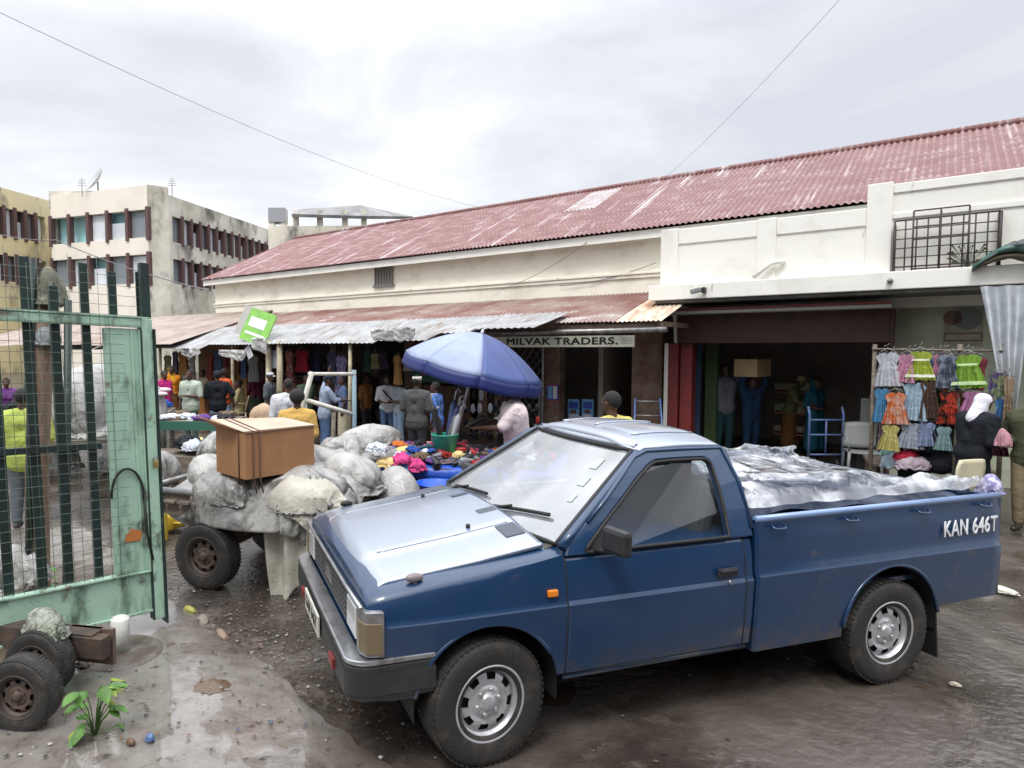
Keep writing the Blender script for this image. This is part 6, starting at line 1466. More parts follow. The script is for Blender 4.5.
mb = MB(); mb.tube([(.30, -.26, 1.02), (.36, 0, 1.02), (.30, .26, 1.02)], .012, 6); mb.build('handlebar', mSteel, bc); mb = MB(); mb.ell((-.2, 0, .90), (.13, .06, .03)); mb.cyl((-.19, 0, .8), (-.2, 0, .9), .012); mb.build('saddle', mRub, bc)

# white frame stall
fq = P(330, 440, 10.5); fs = empty('frame_stand', (fq.x, fq.y, 0), 0, 'tall white pole frame with a blue grey upright above the bundles', 'frame')
rl = lambda px, py, dd=0: (lambda v: Vector((v.x-fq.x, v.y-fq.y, v.z)))(P(px, py, 10.5+dd))
mWp = mat('whitewashed_pole', (.62, .60, .54), .7, col2=(.45, .42, .36), scale=8); mBp = mat('blue_grey_pole', (.20, .29, .34), .6)
mb = MB(); mb.tube([rl(308, 374, 0), rl(356, 374, .2)], .024, 8); mb.build('top_pole', mWp, fs)
mb = MB(); mb.tube([rl(306, 400), rl(352, 414, .2)], .03, 8); mb.build('lower_pole', mWp, fs)
mb = MB(); mb.tube([rl(312, 372), rl(303, 405), Vector((rl(296, 450).x, 0, 0))], .035, 8); mb.build('upright', mWp, fs)
mb = MB(); b0 = rl(354, 370, .2); mb.tube([b0, Vector((b0.x, b0.y, 0))], .03, 8); mb.build('upright', mBp, fs)
mb = MB(); a0 = rl(334, 412, .1); mb.tube([a0, Vector((a0.x-.06, a0.y, 0))], .03, 8); mb.build('upright', mWood, fs)

# goods table left (dark green edge)
gq = P(192, 420, 12.6); gt2 = empty('goods_table', (gq.x, gq.y, 0), -.1, 'dark green topped market table with cloth piles behind the handcart', 'table')
mb = MB(); mb.box((.1, 0, .90), (1.3, .8, .05)); mb.build('table_top', mWood, gt2); mb = MB(); mb.box((.1, -.415, .86), (1.3, .02, .14)); mb.build('edge_board', mat('bottle_green', (.03, .12, .085), .6), gt2)
for x in (-.5, .7):
    for y in (-.35, .35): mb = MB(); mb.box((x, y, .43), (.06, .06, .86)); mb.build('leg', mWood, gt2)
random.seed(9)
for k in range(26):
    i = random.choice((4, 3, 1, 5, 8, 7, 11, 4)); o = bpy.data.objects.new('garment', garm[i]); sc.collection.objects.link(o)
    low = k > 15
    if low: q = P(random.uniform(168, 235), random.uniform(436, 450), 11.4+random.random()*.5)
    else: q = Vector((gq.x+random.uniform(-.45, .65), gq.y+random.uniform(-.3, .3), .95+random.random()*.05))
    o.location = q; o.rotation_euler = (0, 0, k); o.scale = (1.3, 1.3, .8 if not low else 1.6)
    tag(o, ('%s garment folded on the dark green topped table' if not low else '%s garment piled on the low crate before the green topped table') % GC[i][1], 'garment', ('%s garments on the green topped table' if not low else '%s garments on the low crate') % GC[i][1])
lc = P(200, 452, 11.6); o = empty('low_crate', (lc.x, lc.y, 0), 0, 'low wooden crate under the cloth pile behind the handcart', 'crate'); mb = MB(); zt3 = P(200, 452, 11.6).z
mb.rng(-.75, .75, -.35, .45, zt3-.05, zt3-.01)
for z in (.1, .25, .4): mb.rng(-.75, .75, -.37, -.35, z, z+.1)
for x in (-.72, .72):
    for y in (-.33, .4): mb.rng(x-.03, x+.03, y-.03, y+.03, 0, zt3-.05)
mb.build('slats', mWood, o)
# plywood kiosk
t_ = HALL('plywood_kiosk', 'orange brown plywood kiosk under the tin shelter', 'kiosk'); a, b_ = W(198, 350, 1.6), W(238, 350, 1.6); mb = MB(); mply = mat('plywood', (.33, .17, .07), .7, col2=(.22, .11, .045), scale=1.5)
mb.rng(b_[0], a[0], .8, 1.6, 0, 2.25); mb.build('panel', mply, t_, bevel=.01); mb = MB(); u_ = W(222, 380, 1.62)[0]; mb.rng(b_[0]-.4, u_, 1.603, 1.64, .3, 1.2); mb.build('door', mply, t_)
# white plastic chair for the seated person
def pchair(p, rz, lb, m, s=1.):
    o = empty('plastic_chair', p, rz, lb, 'chair'); mb = MB(); mb.grid(lambda a, b: ((a-.5)*.44, (b-.5)*.42, .42-.015*sin(pi*a)), 6, 6); mb.build('seat', m, o, solid=.02)
    mb = MB(); mb.grid(lambda a, b: ((a-.5)*.46, .20+.10*b-.04*sin(pi*a), .44+.40*b-.03*(2*a-1)**2*b), 8, 6); mb.build('backrest', m, o, solid=.018)
    for x in (-.2, .2):
        for y in (-.19, .2): mb = MB(); mb.cyl((x*1.1, y*1.15, 0), (x, y, .42), .018, .024, 8); mb.build('leg', m, o)
        mb = MB(); mb.tube([(x*1.15, .20, .64), (x*1.2, -.05, .66), (x*1.15, -.19, .62), (x, -.19, .42)], .017, 8); mb.build('armrest', m, o)
    return o
mPc = mat('cream_plastic', (.60, .55, .40), .45)
sq = P(239, 380, 20.0); pchair((sq.x, sq.y, 0), radians(-90), 'cream plastic chair under the person seated by the kiosk', mPc)
q = P(862, 460, 12.2); pchair((q.x, q.y, 0), radians(-25), 'grey plastic chair standing by the grey board at the warehouse door', mat('grey_plastic', (.22, .23, .23), .5))
# clothes hanging under the shelter
def dress(mb, w_, h_, sl=.28, flare=1.25, seed=0., fold=.032, neck=.2):
    """a hanging garment: shoulders with short sleeves, body flaring to the hem"""
    def f(a, b):
        x = (2*a-1); z = -h_*b; hw = w_*.5*((.62+.0*b) if b < .30 else .62+(flare-.62)*((b-.30)/.70)**.9)
        if b < .26: hw = w_*.5*(.62+sl*(1-b/.26)*1.0)
        z0 = -.10*w_*abs(x)**1.4 if b < .3 else 0
        if abs(x) < neck and b < .12: z -= (.12-b)*h_*.6*(1-abs(x)/neck)
        if abs(x) > .66 and b < .26: z -= .10*h_*(abs(x)-.66)*2
        y = fold*sin(11*x+seed)*(.2+b)+.02*nz(x*2, b*2, seed)
        return (x*hw, y, z+z0)
    mb.grid(f, 26, 20); mb.grid(lambda a, b: (lambda p: (p[0]*.985, p[1]*-.6-.03, p[2]))(f(a, b)), 26, 20); return mb
def hang(px, py0, py1, wpx, w, hx, label, group, cat='garment', kind='dress', trim=None, hx2=None, flare=1.2, sl=.30):
    u, z1 = W(px, py0, w); _, z0 = W(px, py1, w); p = UW(u, w, z1); d = p.y; w_ = abs(W(px-wpx/2, 400, w)[0]-W(px+wpx/2, 400, w)[0])
    o = empty('hanging_'+kind, p, UA+pi, label, cat, group)
    mute = lambda c: None if not c else '#'+''.join('%02x' % int(.86*(.82*int(c[i:i+2], 16)+.18*(int(c[1:3], 16)+int(c[3:5], 16)+int(c[5:7], 16))/3)) for i in (1, 3, 5))
    m = cloth('hang_'+hx[1:]+(hx2 or '')[1:], mute(hx), mute(hx2), 10 if hx2 else 14)
    mb = MB(); dress(mb, w_, z1-z0, sl, flare, px*.7); mb.build('fabric', m, o, fix=False); o.rotation_euler.z += .5*nz(px*.37, py0*.21); o.rotation_euler.y = .16*nz(px*.53, py0*.4, 5)
    mb = MB(); mb.tube([(-.15*w_/.4, 0, -.01), (0, 0, .05), (.15*w_/.4, 0, -.01)], .006, 5); mb.tube([(0, 0, .05), (0, 0, .09), (.02, 0, .11)], .004, 5); mb.build('hanger', mSteel, o)
    if trim:
        mb = MB(); hh_ = z1-z0
        for b_ in ((.27, .33), (.80, .90)):
            mb.grid(lambda a, b: ((2*a-1)*w_*.5*(.63+(flare-.62)*max(0, ((b_[0]+(b_[1]-b_[0])*b)-.30)/.70)**.9), -.052+.0*a-.012, -hh_*(b_[0]+(b_[1]-b_[0])*b)), 12, 2)
            mb.grid(lambda a, b: ((2*a-1)*w_*.5*(.63+(flare-.62)*max(0, ((b_[0]+(b_[1]-b_[0])*b)-.30)/.70)**.9), .045, -hh_*(b_[0]+(b_[1]-b_[0])*b)), 12, 2)
        mb.build('trim_band', cloth('hang_'+trim[1:], trim), o, fix=False)
    return o
gS = 'clothes hanging on the stall by the warehouse'
WS = 2.1
hang(890, 352, 386, 26, WS, '#cfd3dc', 'white child dress hanging leftmost in the top row of the stall', gS)
hang(905, 354, 382, 20, WS, '#d98fb0', 'pale pink child top beside the white dress in the top row', gS)
hang(921, 351, 380, 27, WS, '#b9cf3a', 'lime yellow child dress with white bands in the top row', gS, trim='#e6ead8')
hang(938, 354, 382, 14, WS-.04, '#d98fb0', 'narrow pale pink top behind the lime yellow dress', gS)
hang(948, 354, 388, 22, WS, '#4a5468', 'dark checked child shirt in the top row left of the green dress', gS, kind='shirt', hx2='#8a94a8')
hang(971, 354, 388, 32, WS, '#8fc23a', 'bright green child dress at the right of the top row', gS, trim='#cfe6b0')
hang(884, 388, 422, 18, WS, '#4f9ad0', 'sky blue garment leftmost in the second row', gS)
hang(897, 392, 424, 24, WS+.05, '#d9a08a', 'peach and orange striped skirt in the second row', gS, kind='skirt', hx2='#e06a2a')
hang(914, 382, 420, 26, WS, '#a9c9e0', 'pale blue child dress in the second row', gS)
hang(931, 380, 418, 20, WS, '#5a4436', 'brown child dress with small ornaments in the second row', gS)
hang(949, 390, 424, 22, WS, '#c93a22', 'red and black patterned child dress in the second row', gS, hx2='#2a1a1a')
hang(974, 391, 414, 26, WS, '#c97fb0', 'mauve pink child shirt below the green dress', gS, kind='shirt')
hang(889, 424, 450, 20, WS+.05, '#cfc66a', 'pale yellow child blouse leftmost in the bottom row', gS)
hang(910, 422, 448, 26, WS, '#a9b4c4', 'grey blue child top in the bottom row', gS, kind='shirt')
hang(928, 422, 446, 20, WS, '#8fa0c9', 'lilac blue child top in the bottom row', gS, kind='shirt')
hang(943, 426, 450, 18, WS, '#8fb4b9', 'pale teal child top at the right of the bottom row', gS)
hang(998, 372, 396, 22, WS+.3, '#8a9a6a', 'green and violet striped garment at the right end of the stall', gS, hx2='#5a4a7a')
hang(1003, 398, 430, 18, WS+.3, '#3f7fc0', 'blue garment hanging at the right end of the stall', gS)
hang(1000, 430, 456, 18, WS+.3, '#7a3a5a', 'plum garment hanging low at the right end of the stall', gS)
hang(1010, 376, 440, 12, WS+.35, '#b99a7a', 'tan long garment at the very right end of the stall', gS)
random.seed(123)
bk_c = [('#d9b0c0', 'blush pink'), ('#8fb0d9', 'soft blue'), ('#e0dcc8', 'ivory'), ('#b94a5a', 'coral red'), ('#6a8f5a', 'leaf green'), ('#3a3f5a', 'ink blue'), ('#d9b45a', 'mustard'), ('#9a7ab0', 'lavender')]
for k_, (px, y0_) in enumerate([(884+9.5*i, 353) for i in range(11)]+[(880+8.5*i, 388) for i in range(11)]+[(886+10*i, 420) for i in range(7)]):
    hx_, nm_ = bk_c[(k_*5+k_//8) % 8]; long_ = random.uniform(24, 40)
    hang(px, y0_+random.uniform(0, 5), y0_+long_, random.uniform(13, 20), WS-.16, hx_, '%s garment squeezed between and behind the front row of the clothes stall, %s row' % (nm_, 'top' if y0_ < 360 else 'middle' if y0_ < 400 else 'bottom'), 'garments behind the front row of the clothes stall', flare=random.choice((.7, .9, 1.15)), sl=random.choice((.12, .3, .45)), kind=random.choice(('shirt', 'dress', 'blouse')))
rk = HALL('clothes_rack', 'wooden rack of poles carrying the rows of children clothes', 'rack')
mb = MB()
for (pa_, pb2) in (((872, 349), (1004, 351)), ((876, 388), (985, 386)), ((880, 421), (960, 420))):
    a, b_ = W(*pa_, WS-.03), W(*pb2, WS-.03); mb = MB(); mb.tube([(a[0], WS-.03, a[1]+.0), (b_[0], WS-.03, b_[1])], .015, 6); mb.build('rail', mWood, rk)
for px in (875, 960, 1005): a = W(px, 348, WS-.06); mb = MB(); mb.tube([(a[0], WS-.06, 0), (a[0], WS-.06, a[1]+.05)], .025, 8); mb.build('post', mWood, rk)
gS2 = 'clothes hanging under the tin shelter'
for px, y0, y1, wp, w, hx, hx2, lb in ((290, 350, 390, 14, 2.3, '#c98f86', '#a3392f', 'pink and red banded garment hanging under the shelter left of the red one'), (302, 350, 372, 14, 2.4, '#c01f3a', None, 'bright red garment hanging under the tin shelter'), (316, 350, 380, 11, 2.2, '#2a2f4a', None, 'navy garment hanging right of the bright red one'), (332, 352, 384, 10, 2.4, '#4a4f6a', None, 'slate garment hanging above the white frame'), (341, 355, 396, 14, 2.4, '#9a90b9', '#6a5f8a', 'lilac patterned garment hanging right inside the white frame'), (276, 350, 368, 10, 2.9, '#c9ccd4', None, 'white bag like garment pinned between the cream posts'), (262, 366, 380, 8, 2.3, '#4a2a3a', None, 'dark plum garment hanging left of the cream post'), (352, 352, 392, 12, 1.6, '#5a3a32', None, 'brown garment hanging right of the blue grey upright'), (322, 385, 408, 12, 1.8, '#7a6a5a', None, 'tan garment hanging low behind the white frame'), (300, 378, 405, 18, 1.7, '#6e3a38', None, 'maroon garment hanging low below the bright red one')):
    hang(px, y0, y1, wp, w, hx, lb, gS2, hx2=hx2, flare=.9)
random.seed(21)
mb = MB()
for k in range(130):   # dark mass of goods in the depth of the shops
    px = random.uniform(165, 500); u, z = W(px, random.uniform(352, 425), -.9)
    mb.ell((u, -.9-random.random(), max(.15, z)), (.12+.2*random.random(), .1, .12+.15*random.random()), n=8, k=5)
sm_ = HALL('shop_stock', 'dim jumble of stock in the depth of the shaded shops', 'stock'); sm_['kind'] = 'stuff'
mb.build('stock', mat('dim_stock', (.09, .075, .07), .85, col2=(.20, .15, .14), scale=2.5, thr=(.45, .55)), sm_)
# teal panel in the shop behind
t_ = HALL('teal_shutter', 'teal painted shop panel behind the person in the white cap', 'panel'); a, b_ = W(412, 366, .1), W(462, 384, .1); mb = MB(); mb.rng(b_[0], a[0], .06, .1, b_[1], a[1]); mb.build('panel', mat('teal_paint', (.05, .20, .16), .6, col2=(.04, .14, .11), scale=2), t_)
t_ = HALL('brown_shutter', 'dark brown boarded shop front behind the parasol', 'shutter'); a, b_ = W(414, 384, .05), W(470, 384, .05); mb = MB(); mb.rng(b_[0], a[0], .02, .055, 0, W(440, 385, .05)[1]-.01); mb.build('boards', mat('brown_boards', (.10, .055, .035), .8, col2=(.16, .09, .06), scale=1, stretch=(9, 1, .6)), t_)
# paper hanging under the shelter
u, z = W(249, 352, 3.1); t_ = HALL('paper_tag', 'small white paper tag dangling from the shelter edge', 'paper'); mb = MB(); mb.box((u, 3.1, z), (.20, .004, .30), M=Matrix.Rotation(radians(28), 3, 'Y')); mb.tube([(u, 3.1, z+.12), (u+.05, 3.12, z+.3)], .004, 4); mb.build('sheet', mWt, t_)
# rounded tan sack near the cap person
sack(P(246+0, 0, 1) if False else P(262, 415, 14.8), 0, 0, (.30, .22, .22), 'small tan paper sack standing by the cream post', m=mat('tan_sack', (.42, .30, .20), .8, col2=(.36, .25, .17), scale=4), seed=81)

# more stock hanging and standing along the shaded shop line
random.seed(77)
hc = ['#6a5a7a', '#a04a3a', '#3a5a8a', '#8a8f5a', '#b0a8a0', '#7a2f4a', '#2f4a4a', '#c08a4a', '#5a6f9a', '#9a9a9f']
hn = ['mauve', 'brick red', 'denim blue', 'moss', 'off white', 'burgundy', 'dark teal', 'ochre', 'slate blue', 'light grey']
for k, px in enumerate((168, 176, 184, 192, 210, 218, 226, 244, 254, 368, 376, 384, 398, 408, 426, 470, 478, 486)):
    i = (k*7+3) % 10; y0 = random.uniform(350, 356)
    hang(px, y0, y0+random.uniform(14, 30), random.uniform(7, 11), 2.0+.4*random.random(), hc[i], '%s garment hanging in the shade of the tin shelter, %s' % (hn[i], 'left of the kiosk' if px < 200 else 'by the kiosk' if px < 260 else 'between frame and parasol' if px < 430 else 'behind the parasol'), 'clothes hanging in the shade of the tin shelter', flare=.95)
# stall of mixed goods behind the gate
q = P(70, 425, 14.5); o = empty('goods_table', (q.x, q.y, 0), .2, 'long market table with colourful heaps seen far behind the gate mesh', 'table'); zt_ = .85
mb = MB(); mb.box((0, 0, zt_), (3.6, 1.0, .05)); mb.build('table_top', mWood, o)
for x in (-1.7, 0, 1.7):
    for y in (-.4, .4): mb = MB(); mb.box((x, y, zt_/2-.02), (.06, .06, zt_-.05)); mb.build('leg', mWood, o)
for k in range(34):
    i = random.choice((4, 3, 1, 5, 8, 7, 11, 2, 6, 0)); g = bpy.data.objects.new('garment', garm[i]); sc.collection.objects.link(g)
    a = .2; x, y = random.uniform(-1.7, 1.7), random.uniform(-.4, .4); g.location = (q.x+x*cos(a)-y*sin(a), q.y+x*sin(a)+y*cos(a), zt_+.04+random.random()*.14); g.rotation_euler = (0, 0, k); s_ = random.uniform(.9, 1.6); g.scale = (s_, s_, s_*1.3)
    tag(g, '%s garment heaped on the far table behind the gate' % GC[i][1], 'garment', '%s garments on the far table behind the gate' % GC[i][1])
for px, py, d, r, lb, sd_ in ((140, 446, 12.5, (.34, .3, .26), 'grey bundle lying behind the gate post', 111), (118, 462, 11, (.30, .25, .2), 'low pale bundle behind the gate sheet panel', 113), (160, 468, 9.6, (.26, .22, .22), 'small grey bundle between gate post and handcart', 117), (218, 448, 10.2, (.34, .26, .22), 'pale bundle between the low crate and the brown box', 119), (330, 452, 9.8, (.26, .22, .18), 'grey bundle under the lower pole of the white frame', 121), (345, 470, 8.2, (.34, .26, .22), 'dark grey bundle right behind the handcart load', 123)):
    p_ = P(px, py, d); sack(p_, 0, 0, r, lb, m=mSack if sd_ % 4 else mSackW, seed=sd_, name='bundle', cat='bundle')
    cr_ = tag(MB().rng(-r[0]*.7, r[0]*.7, -r[1]*.7, r[1]*.7, 0, max(.05, p_.z-r[2]*.8)).build('crate', mWood, bevel=.01), 'plain dark crate carrying the '+lb.split(' ', 1)[0]+' bundle '+' '.join(lb.split()[2:]), 'crate'); cr_.location = (p_.x, p_.y, 0)
# ================================================================ right side, warehouse door
# plastic sheet hanging at the right
u0, z0 = W(983, 308, 2.4); u1, z1 = W(1030, 412, 2.4)
t_ = HALL('plastic_curtain', 'translucent plastic sheet hanging from the balcony at the right edge', 'sheet')
mC = mp_
def curt(a, b): u = u0+(u1-u0)*a*(1-.25*b)-.22*b*(1-a); return (u, 2.3-.9*(1-b)**2+.07*sin(13*a+2*b)+.03*nz(a*4, b*4), 2.80+(z1-2.80)*b)
mb = MB(); mb.grid(curt, 60, 24); mb.build('sheet', mat('milky_plastic', (.45, .48, .52), .25, col2=(.32, .35, .38), scale=3, alpha=.62), t_, fix=False)
# window sign on the shaded wall
t_ = HALL('wall_sign', 'faded painted sign with two round emblems on the shaded wall', 'sign'); a, b_ = W(945, 307, .02), W(982, 346, .02)
mb = MB(); mb.rng(b_[0], a[0], .003, .012, b_[1], a[1]); mb.build('panel', mat('faded_panel', (.33, .33, .24), .85, col2=(.24, .24, .18), scale=4), t_)
mbr = mat('faded_brown', (.17, .10, .065), .85); mgr = mat('faded_grey', (.15, .17, .16), .85)
h_ = a[1]-b_[1]; W_ = b_[0]-a[0]
for fx, fy, rr, m_ in ((.22, .28, .11, mbr), (.60, .30, .17, mgr)):
    mb = MB(); mb.cyl((a[0]+W_*fx, .0125, a[1]-h_*fy), (a[0]+W_*fx, .0145, a[1]-h_*fy), rr, n=24); mb.build('emblem', m_, t_)
mb = MB()
for s0, s1, t0, t1 in ((.0, 1, .66, .70), (.0, 1, .84, .88), (0, .04, .70, .84), (.96, 1, .70, .84)): mb.rng(a[0]+W_*s1, a[0]+W_*s0, .0125, .016, a[1]-h_*t1, a[1]-h_*t0)
mb.build('painted_frame', mbr, t_)
# balcony grille
mI = mat('rusty_dark_iron', (.035, .03, .035), .6, col2=(.08, .05, .05), scale=8)
t_ = HALL('balcony_grille', 'dark iron grille cage standing on the balcony edge', 'grille'); w = 1.12
a, b_ = W(895, 222, w), W(1001, 217, w); zb_ = ST+.003
uL, uR = a[0], b_[0]; zt_ = a[1]+.01
mb = MB()
for k in range(10): u = uL+(uR-uL)*k/9; mb.cyl((u, w, zb_), (u, w, zt_), .014 if k in (0, 9) else .010, n=6)
for k in range(6): z = zb_+.06+(zt_-zb_-.06)*k/5; mb.cyl((uL, w, z), (uR, w, z), .012 if k in (0, 5) else .008, n=6)
mb.build('bars', mI, t_)
mb = MB(); mb.rng(uR-.02, uR+.02, w-.22, w-.02, zb_, zt_); mb.rng(uL-.015, uL+.015, w-.14, w-.02, zb_, zt_-.05); mb.build('end_plate', mI, t_)
t_ = HALL('loose_window_frame', 'loose dark iron window frame propped against the balcony grille', 'frame'); w = 1.17
a, b_ = W(914, 211, w), W(970, 208, w); mb = MB()
for k in range(3): u = a[0]+(b_[0]-a[0])*k/2; mb.cyl((u, w, zb_), (u, w, a[1]), .013, n=6)
for z in (zb_+.02, zb_+.42, a[1]-.22, a[1]): mb.cyl((a[0], w, z), (b_[0], w, z), .011, n=6)
mb.build('bars', mI, t_)
# plant tuft on the grille
t_ = HALL('balcony_plant', 'small weed tuft growing on the balcony behind the grille', 'plant'); u, z = W(968, 250, 1.05); mb = MB(); random.seed(3)
for k in range(26):
    an = random.uniform(0, 6.28); L = random.uniform(.06, .20); q0 = Vector((u, 1.05, ST+.01)); q1 = q0+Vector((cos(an)*L, .3*sin(an)*L*.3, .05+random.uniform(.02, .26)))
    sd_ = Vector((0, .0, .02)); mb.add([q0.lerp(q1, .5), q1+sd_, q1+Vector((.04*cos(an), 0, 0)), q1-sd_], [(0, 1, 2, 3)]); mb.cyl(q0, q1, .003, n=3)
mb.build('leaves', mat('weed_green', (.06, .075, .03), .7, col2=(.10, .10, .05), scale=8), t_)
# rolled green awning cloth
t_ = HALL('rolled_awning', 'crumpled dark green and grey awning cloth spilling over the balcony edge', 'awning')
a = W(972, 270, 1.25); b_ = W(1040, 262, 1.3)
for k, (m_, dz, r1, r2) in enumerate(((mat('awning_green', (.03, .10, .08), .6, col2=(.10, .18, .16), scale=4), .0, .05, .16), (mat('awning_grey', (.10, .11, .12), .7, col2=(.05, .055, .06), scale=5), .08, .04, .15), (mat('awning_brown', (.12, .10, .06), .8), -.12, .03, .10))):
    mb = MB(); L = b_[0]-a[0]
    mb.grid(lambda s, q: (a[0]+L*(s+.0)+.0, 1.28+(.05+(r2-.0)*sqrt(s))*sin(2*pi*q)*(1+.3*nz(s*5, q*3, k)), a[1]+.02+.28*sin(min(1, s*1.25)*pi*.62)*(.8)+dz*s+(r1+(r2-r1)*s)*cos(2*pi*q)*(.55+.25*nz(s*6, q*4, k+4))-(.03 if k else 0)), 26, 18); mb.build('cloth', m_, t_)
# drain pipe, floodlight, small lamp
t_ = HALL('drain_pipe', 'short white drain pipe slanting across the balcony parapet', 'pipe'); a, b_ = W(753, 278, 1.15), W(778, 262, 1.05); mb = MB(); mb.tube([(a[0], 1.15, a[1]), (b_[0]+.1, 1.08, b_[1]-.02), (b_[0], 1.06, b_[1]), (b_[0]-.08, .99, b_[1])], .035, 10); mb.build('pipe', mat('pipe_white', (.72, .71, .66), .5), t_)
t_ = HALL('floodlight', 'small grey floodlight fixed on the balcony edge above the shutter', 'lamp'); u, z = W(697, 291, 1.3); mb = MB(); mb.box((u, 1.36, z), (.16, .12, .07), M=Matrix.Rotation(radians(12), 3, 'Y')); mb.build('head', mSteel, t_, bevel=.01); mb = MB(); mb.box((u-.1, 1.27, z+.01), (.05, .10, .09)); mb.build('bracket', mBlack, t_)
t_ = HALL('bulkhead_lamp', 'small round grey lamp on the balcony fascia below the grille', 'lamp'); u, z = W(890, 281, 1.25); mb = MB(); mb.cyl((u, 1.223, z), (u, 1.27, z), .035, n=14); mb.ell((u, 1.28, z), (.03, .03, .03)); mb.build('body', mSteel, t_)
# wires along the wall
for (a, b_, wd, sg2, lb) in (((662, 262), (838 - 180, 300), .05, .02, 'thin cable tacked on the cream wall beside the balcony'),):
    A_, B_ = W(*a, wd), W(560, 276, wd); wire(UW(A_[0]+.1, wd, A_[1]), UW(B_[0], wd, B_[1]-.2), .08, lb, r=.007)
A_, B_ = W(130, 385, .06), W(330, 300, .06)
wire(UW(W(587, 236, .3)[0], .3, 4.1), UW(W(500, 290, .1)[0], .1, 3.3), .1, 'thin cable hanging from the eaves across the cream wall', r=.006)
# hand truck
mHB = mat('hand_truck_blue', (.06, .12, .32), .45, col2=(.10, .12, .18), scale=8)
q = P(825, 461, 12.6); ht = empty('hand_truck', (q.x, q.y, 0), radians(-4), 'blue steel hand truck standing upright in the warehouse doorway', 'hand truck')
hz = P(825, 407, 12.6).z
mb = MB()
for x in (-.26, .26): mb.tube([(x, 0, .1), (x, 0, hz-.12), (x, .05, hz)], .020, 8)
mb.build('side_tube', mHB, ht); mb = MB()
for z in (.3, .62, .86): mb.cyl((-.26, 0, z), (.26, 0, z), .016, n=8)
mb.cyl((0, 0, .3), (0, 0, .86), .014, n=8); mb.build('crossbar', mHB, ht); mb = MB(); mb.rng(-.24, .24, -.25, .0, .02, .035); mb.build('toe_plate', mHB, ht)
for x in (-.2, .2): mb = MB(); mb.cyl((x-.03, .08, .11), (x+.03, .08, .11), .11, n=20); mb.build('wheel', mRub, ht)
# small pale handles on tubes, grey board, shelves, posts inside
q = P(868, 440, 12.6); t_ = empty('grey_board', (q.x, q.y, 0), radians(-10), 'tall grey board leaning behind the plastic chair', 'board'); mb = MB(); mb.box((0, 0, P(868, 398, 12.6).z/2), (.26, .03, P(868, 398, 12.6).z), M=Matrix.Rotation(radians(3), 3, 'X')); mb.build('board', mat('grey_board', (.20, .20, .19), .8), t_, bevel=.005)
t_ = HALL('green_post', 'dull green post inside the warehouse doorway', 'post'); u = W(712, 400, -.6)[0]; mb = MB(); mb.rng(u-.1, u+.1, -.7, -.5, 0, 2.85); mb.build('post', mat('dull_green', (.05, .085, .03), .8), t_)
t_ = HALL('blue_post', 'dull blue post beside the dark red door pillar', 'post'); u = W(697, 400, -.3)[0]; mb = MB(); mb.rng(u-.06, u+.06, -.35, -.25, 0, 2.1); mb.build('post', mat('dull_blue', (.03, .06, .12), .8), t_)
t_ = HALL('stock_shelf', 'reddish shelf with goods at the back of the warehouse', 'shelf'); u0_, u1_ = W(775, 420, -1.6)[0], W(812, 420, -1.6)[0]
mb = MB()
for z in (.35, .75, 1.15): mb.rng(u1_, u0_, -1.8, -1.5, z, z+.03)
mb.build('shelf', mat('shelf_red', (.16, .05, .03), .8), t_); mb = MB(); random.seed(4)
for z in (.38, .78, 1.18):
    for k in range(5): u = u1_+(u0_-u1_)*(k+.5)/5; mb.box((u, -1.62, z+.09), (.14, .16, .10+.1*random.random()))
mb.build('packs', mat('packs', (.18, .12, .07), .7, col2=(.10, .14, .08), scale=3), t_)
# ladder leaning by the brown wall
q = P(648, 420, 13.2); ld2 = empty('ladder', (q.x, q.y, 0), radians(-12), 'short blue ladder leaning beside the shop door left of the red pillar', 'ladder'); zt_ = P(648, 399, 13.2).z; mb = MB()
for x in (-.22, .22): mb.tube([(x*1.15, -.25, 0), (x*.9, .1, zt_)], .018, 6)
mb.build('side_rail', mHB, ld2); mb = MB()
for k in range(5): t = (k+.8)/5; mb.cyl((-.23+.03*t, -.25+.35*t, zt_*t), (.23-.03*t, -.25+.35*t, zt_*t), .012, n=6)
mb.build('rung', mSteel, ld2)
# clothes table at the stall, tubs, stool
q = P(925, 470, 10.6); t_ = empty('clothes_table', (q.x, q.y, 0), radians(-30), 'low table heaped with folded cloth under the hanging children clothes', 'table'); mb = MB(); zt_ = P(925, 462, 10.6).z; mb.box((0, 0, zt_-.03), (1.3, .8, .04)); mb.build('table_top', mWood, t_)
for x in (-.6, .6):
    for y in (-.35, .35): mb = MB(); mb.box((x, y, (zt_-.05)/2), (.05, .05, zt_-.05)); mb.build('leg', mWood, t_)
for px, py, d, s_, hx, nm in ((905, 448, 10.6, 3.2, '#9fc9c4', 'mint green'), (925, 446, 10.5, 3.0, '#c9cf8a', 'pale lime'), (935, 452, 10.3, 2.6, '#23242c', 'black'), (908, 455, 10.2, 1.9, '#c0304a', 'cherry red'), (912, 462, 10.1, 2.2, '#a99aa4', 'pale lilac'), (900, 460, 10.4, 2.6, '#a9b9c4', 'pale grey')):
    me = MB(); me.add([(v.x*.15, v.y*.12, v.z*.04+.02*nz(v.x*3, v.y*3, px)) for v in BAGS[px % 3][0]], BAGS[px % 3][1], 0, True); o = me.build('folded_cloth', cloth('fc_'+nm.replace(' ', '_'), hx)); q = P(px, py, d); o.location = q; o.scale = (s_*.62, s_*.62, s_*.9); tag(o, '%s cloth heaped on the low table of the clothes stall' % nm, 'cloth')
q = P(950, 484, 8.9); t_ = empty('cream_stool', (q.x, q.y, 0), radians(15), 'cream plastic chair with a rounded back standing behind the truck bed', 'chair')
mcs = mat('pale_cream_plastic', (.62, .58, .40), .5); zt_ = P(950, 457, 8.9).z
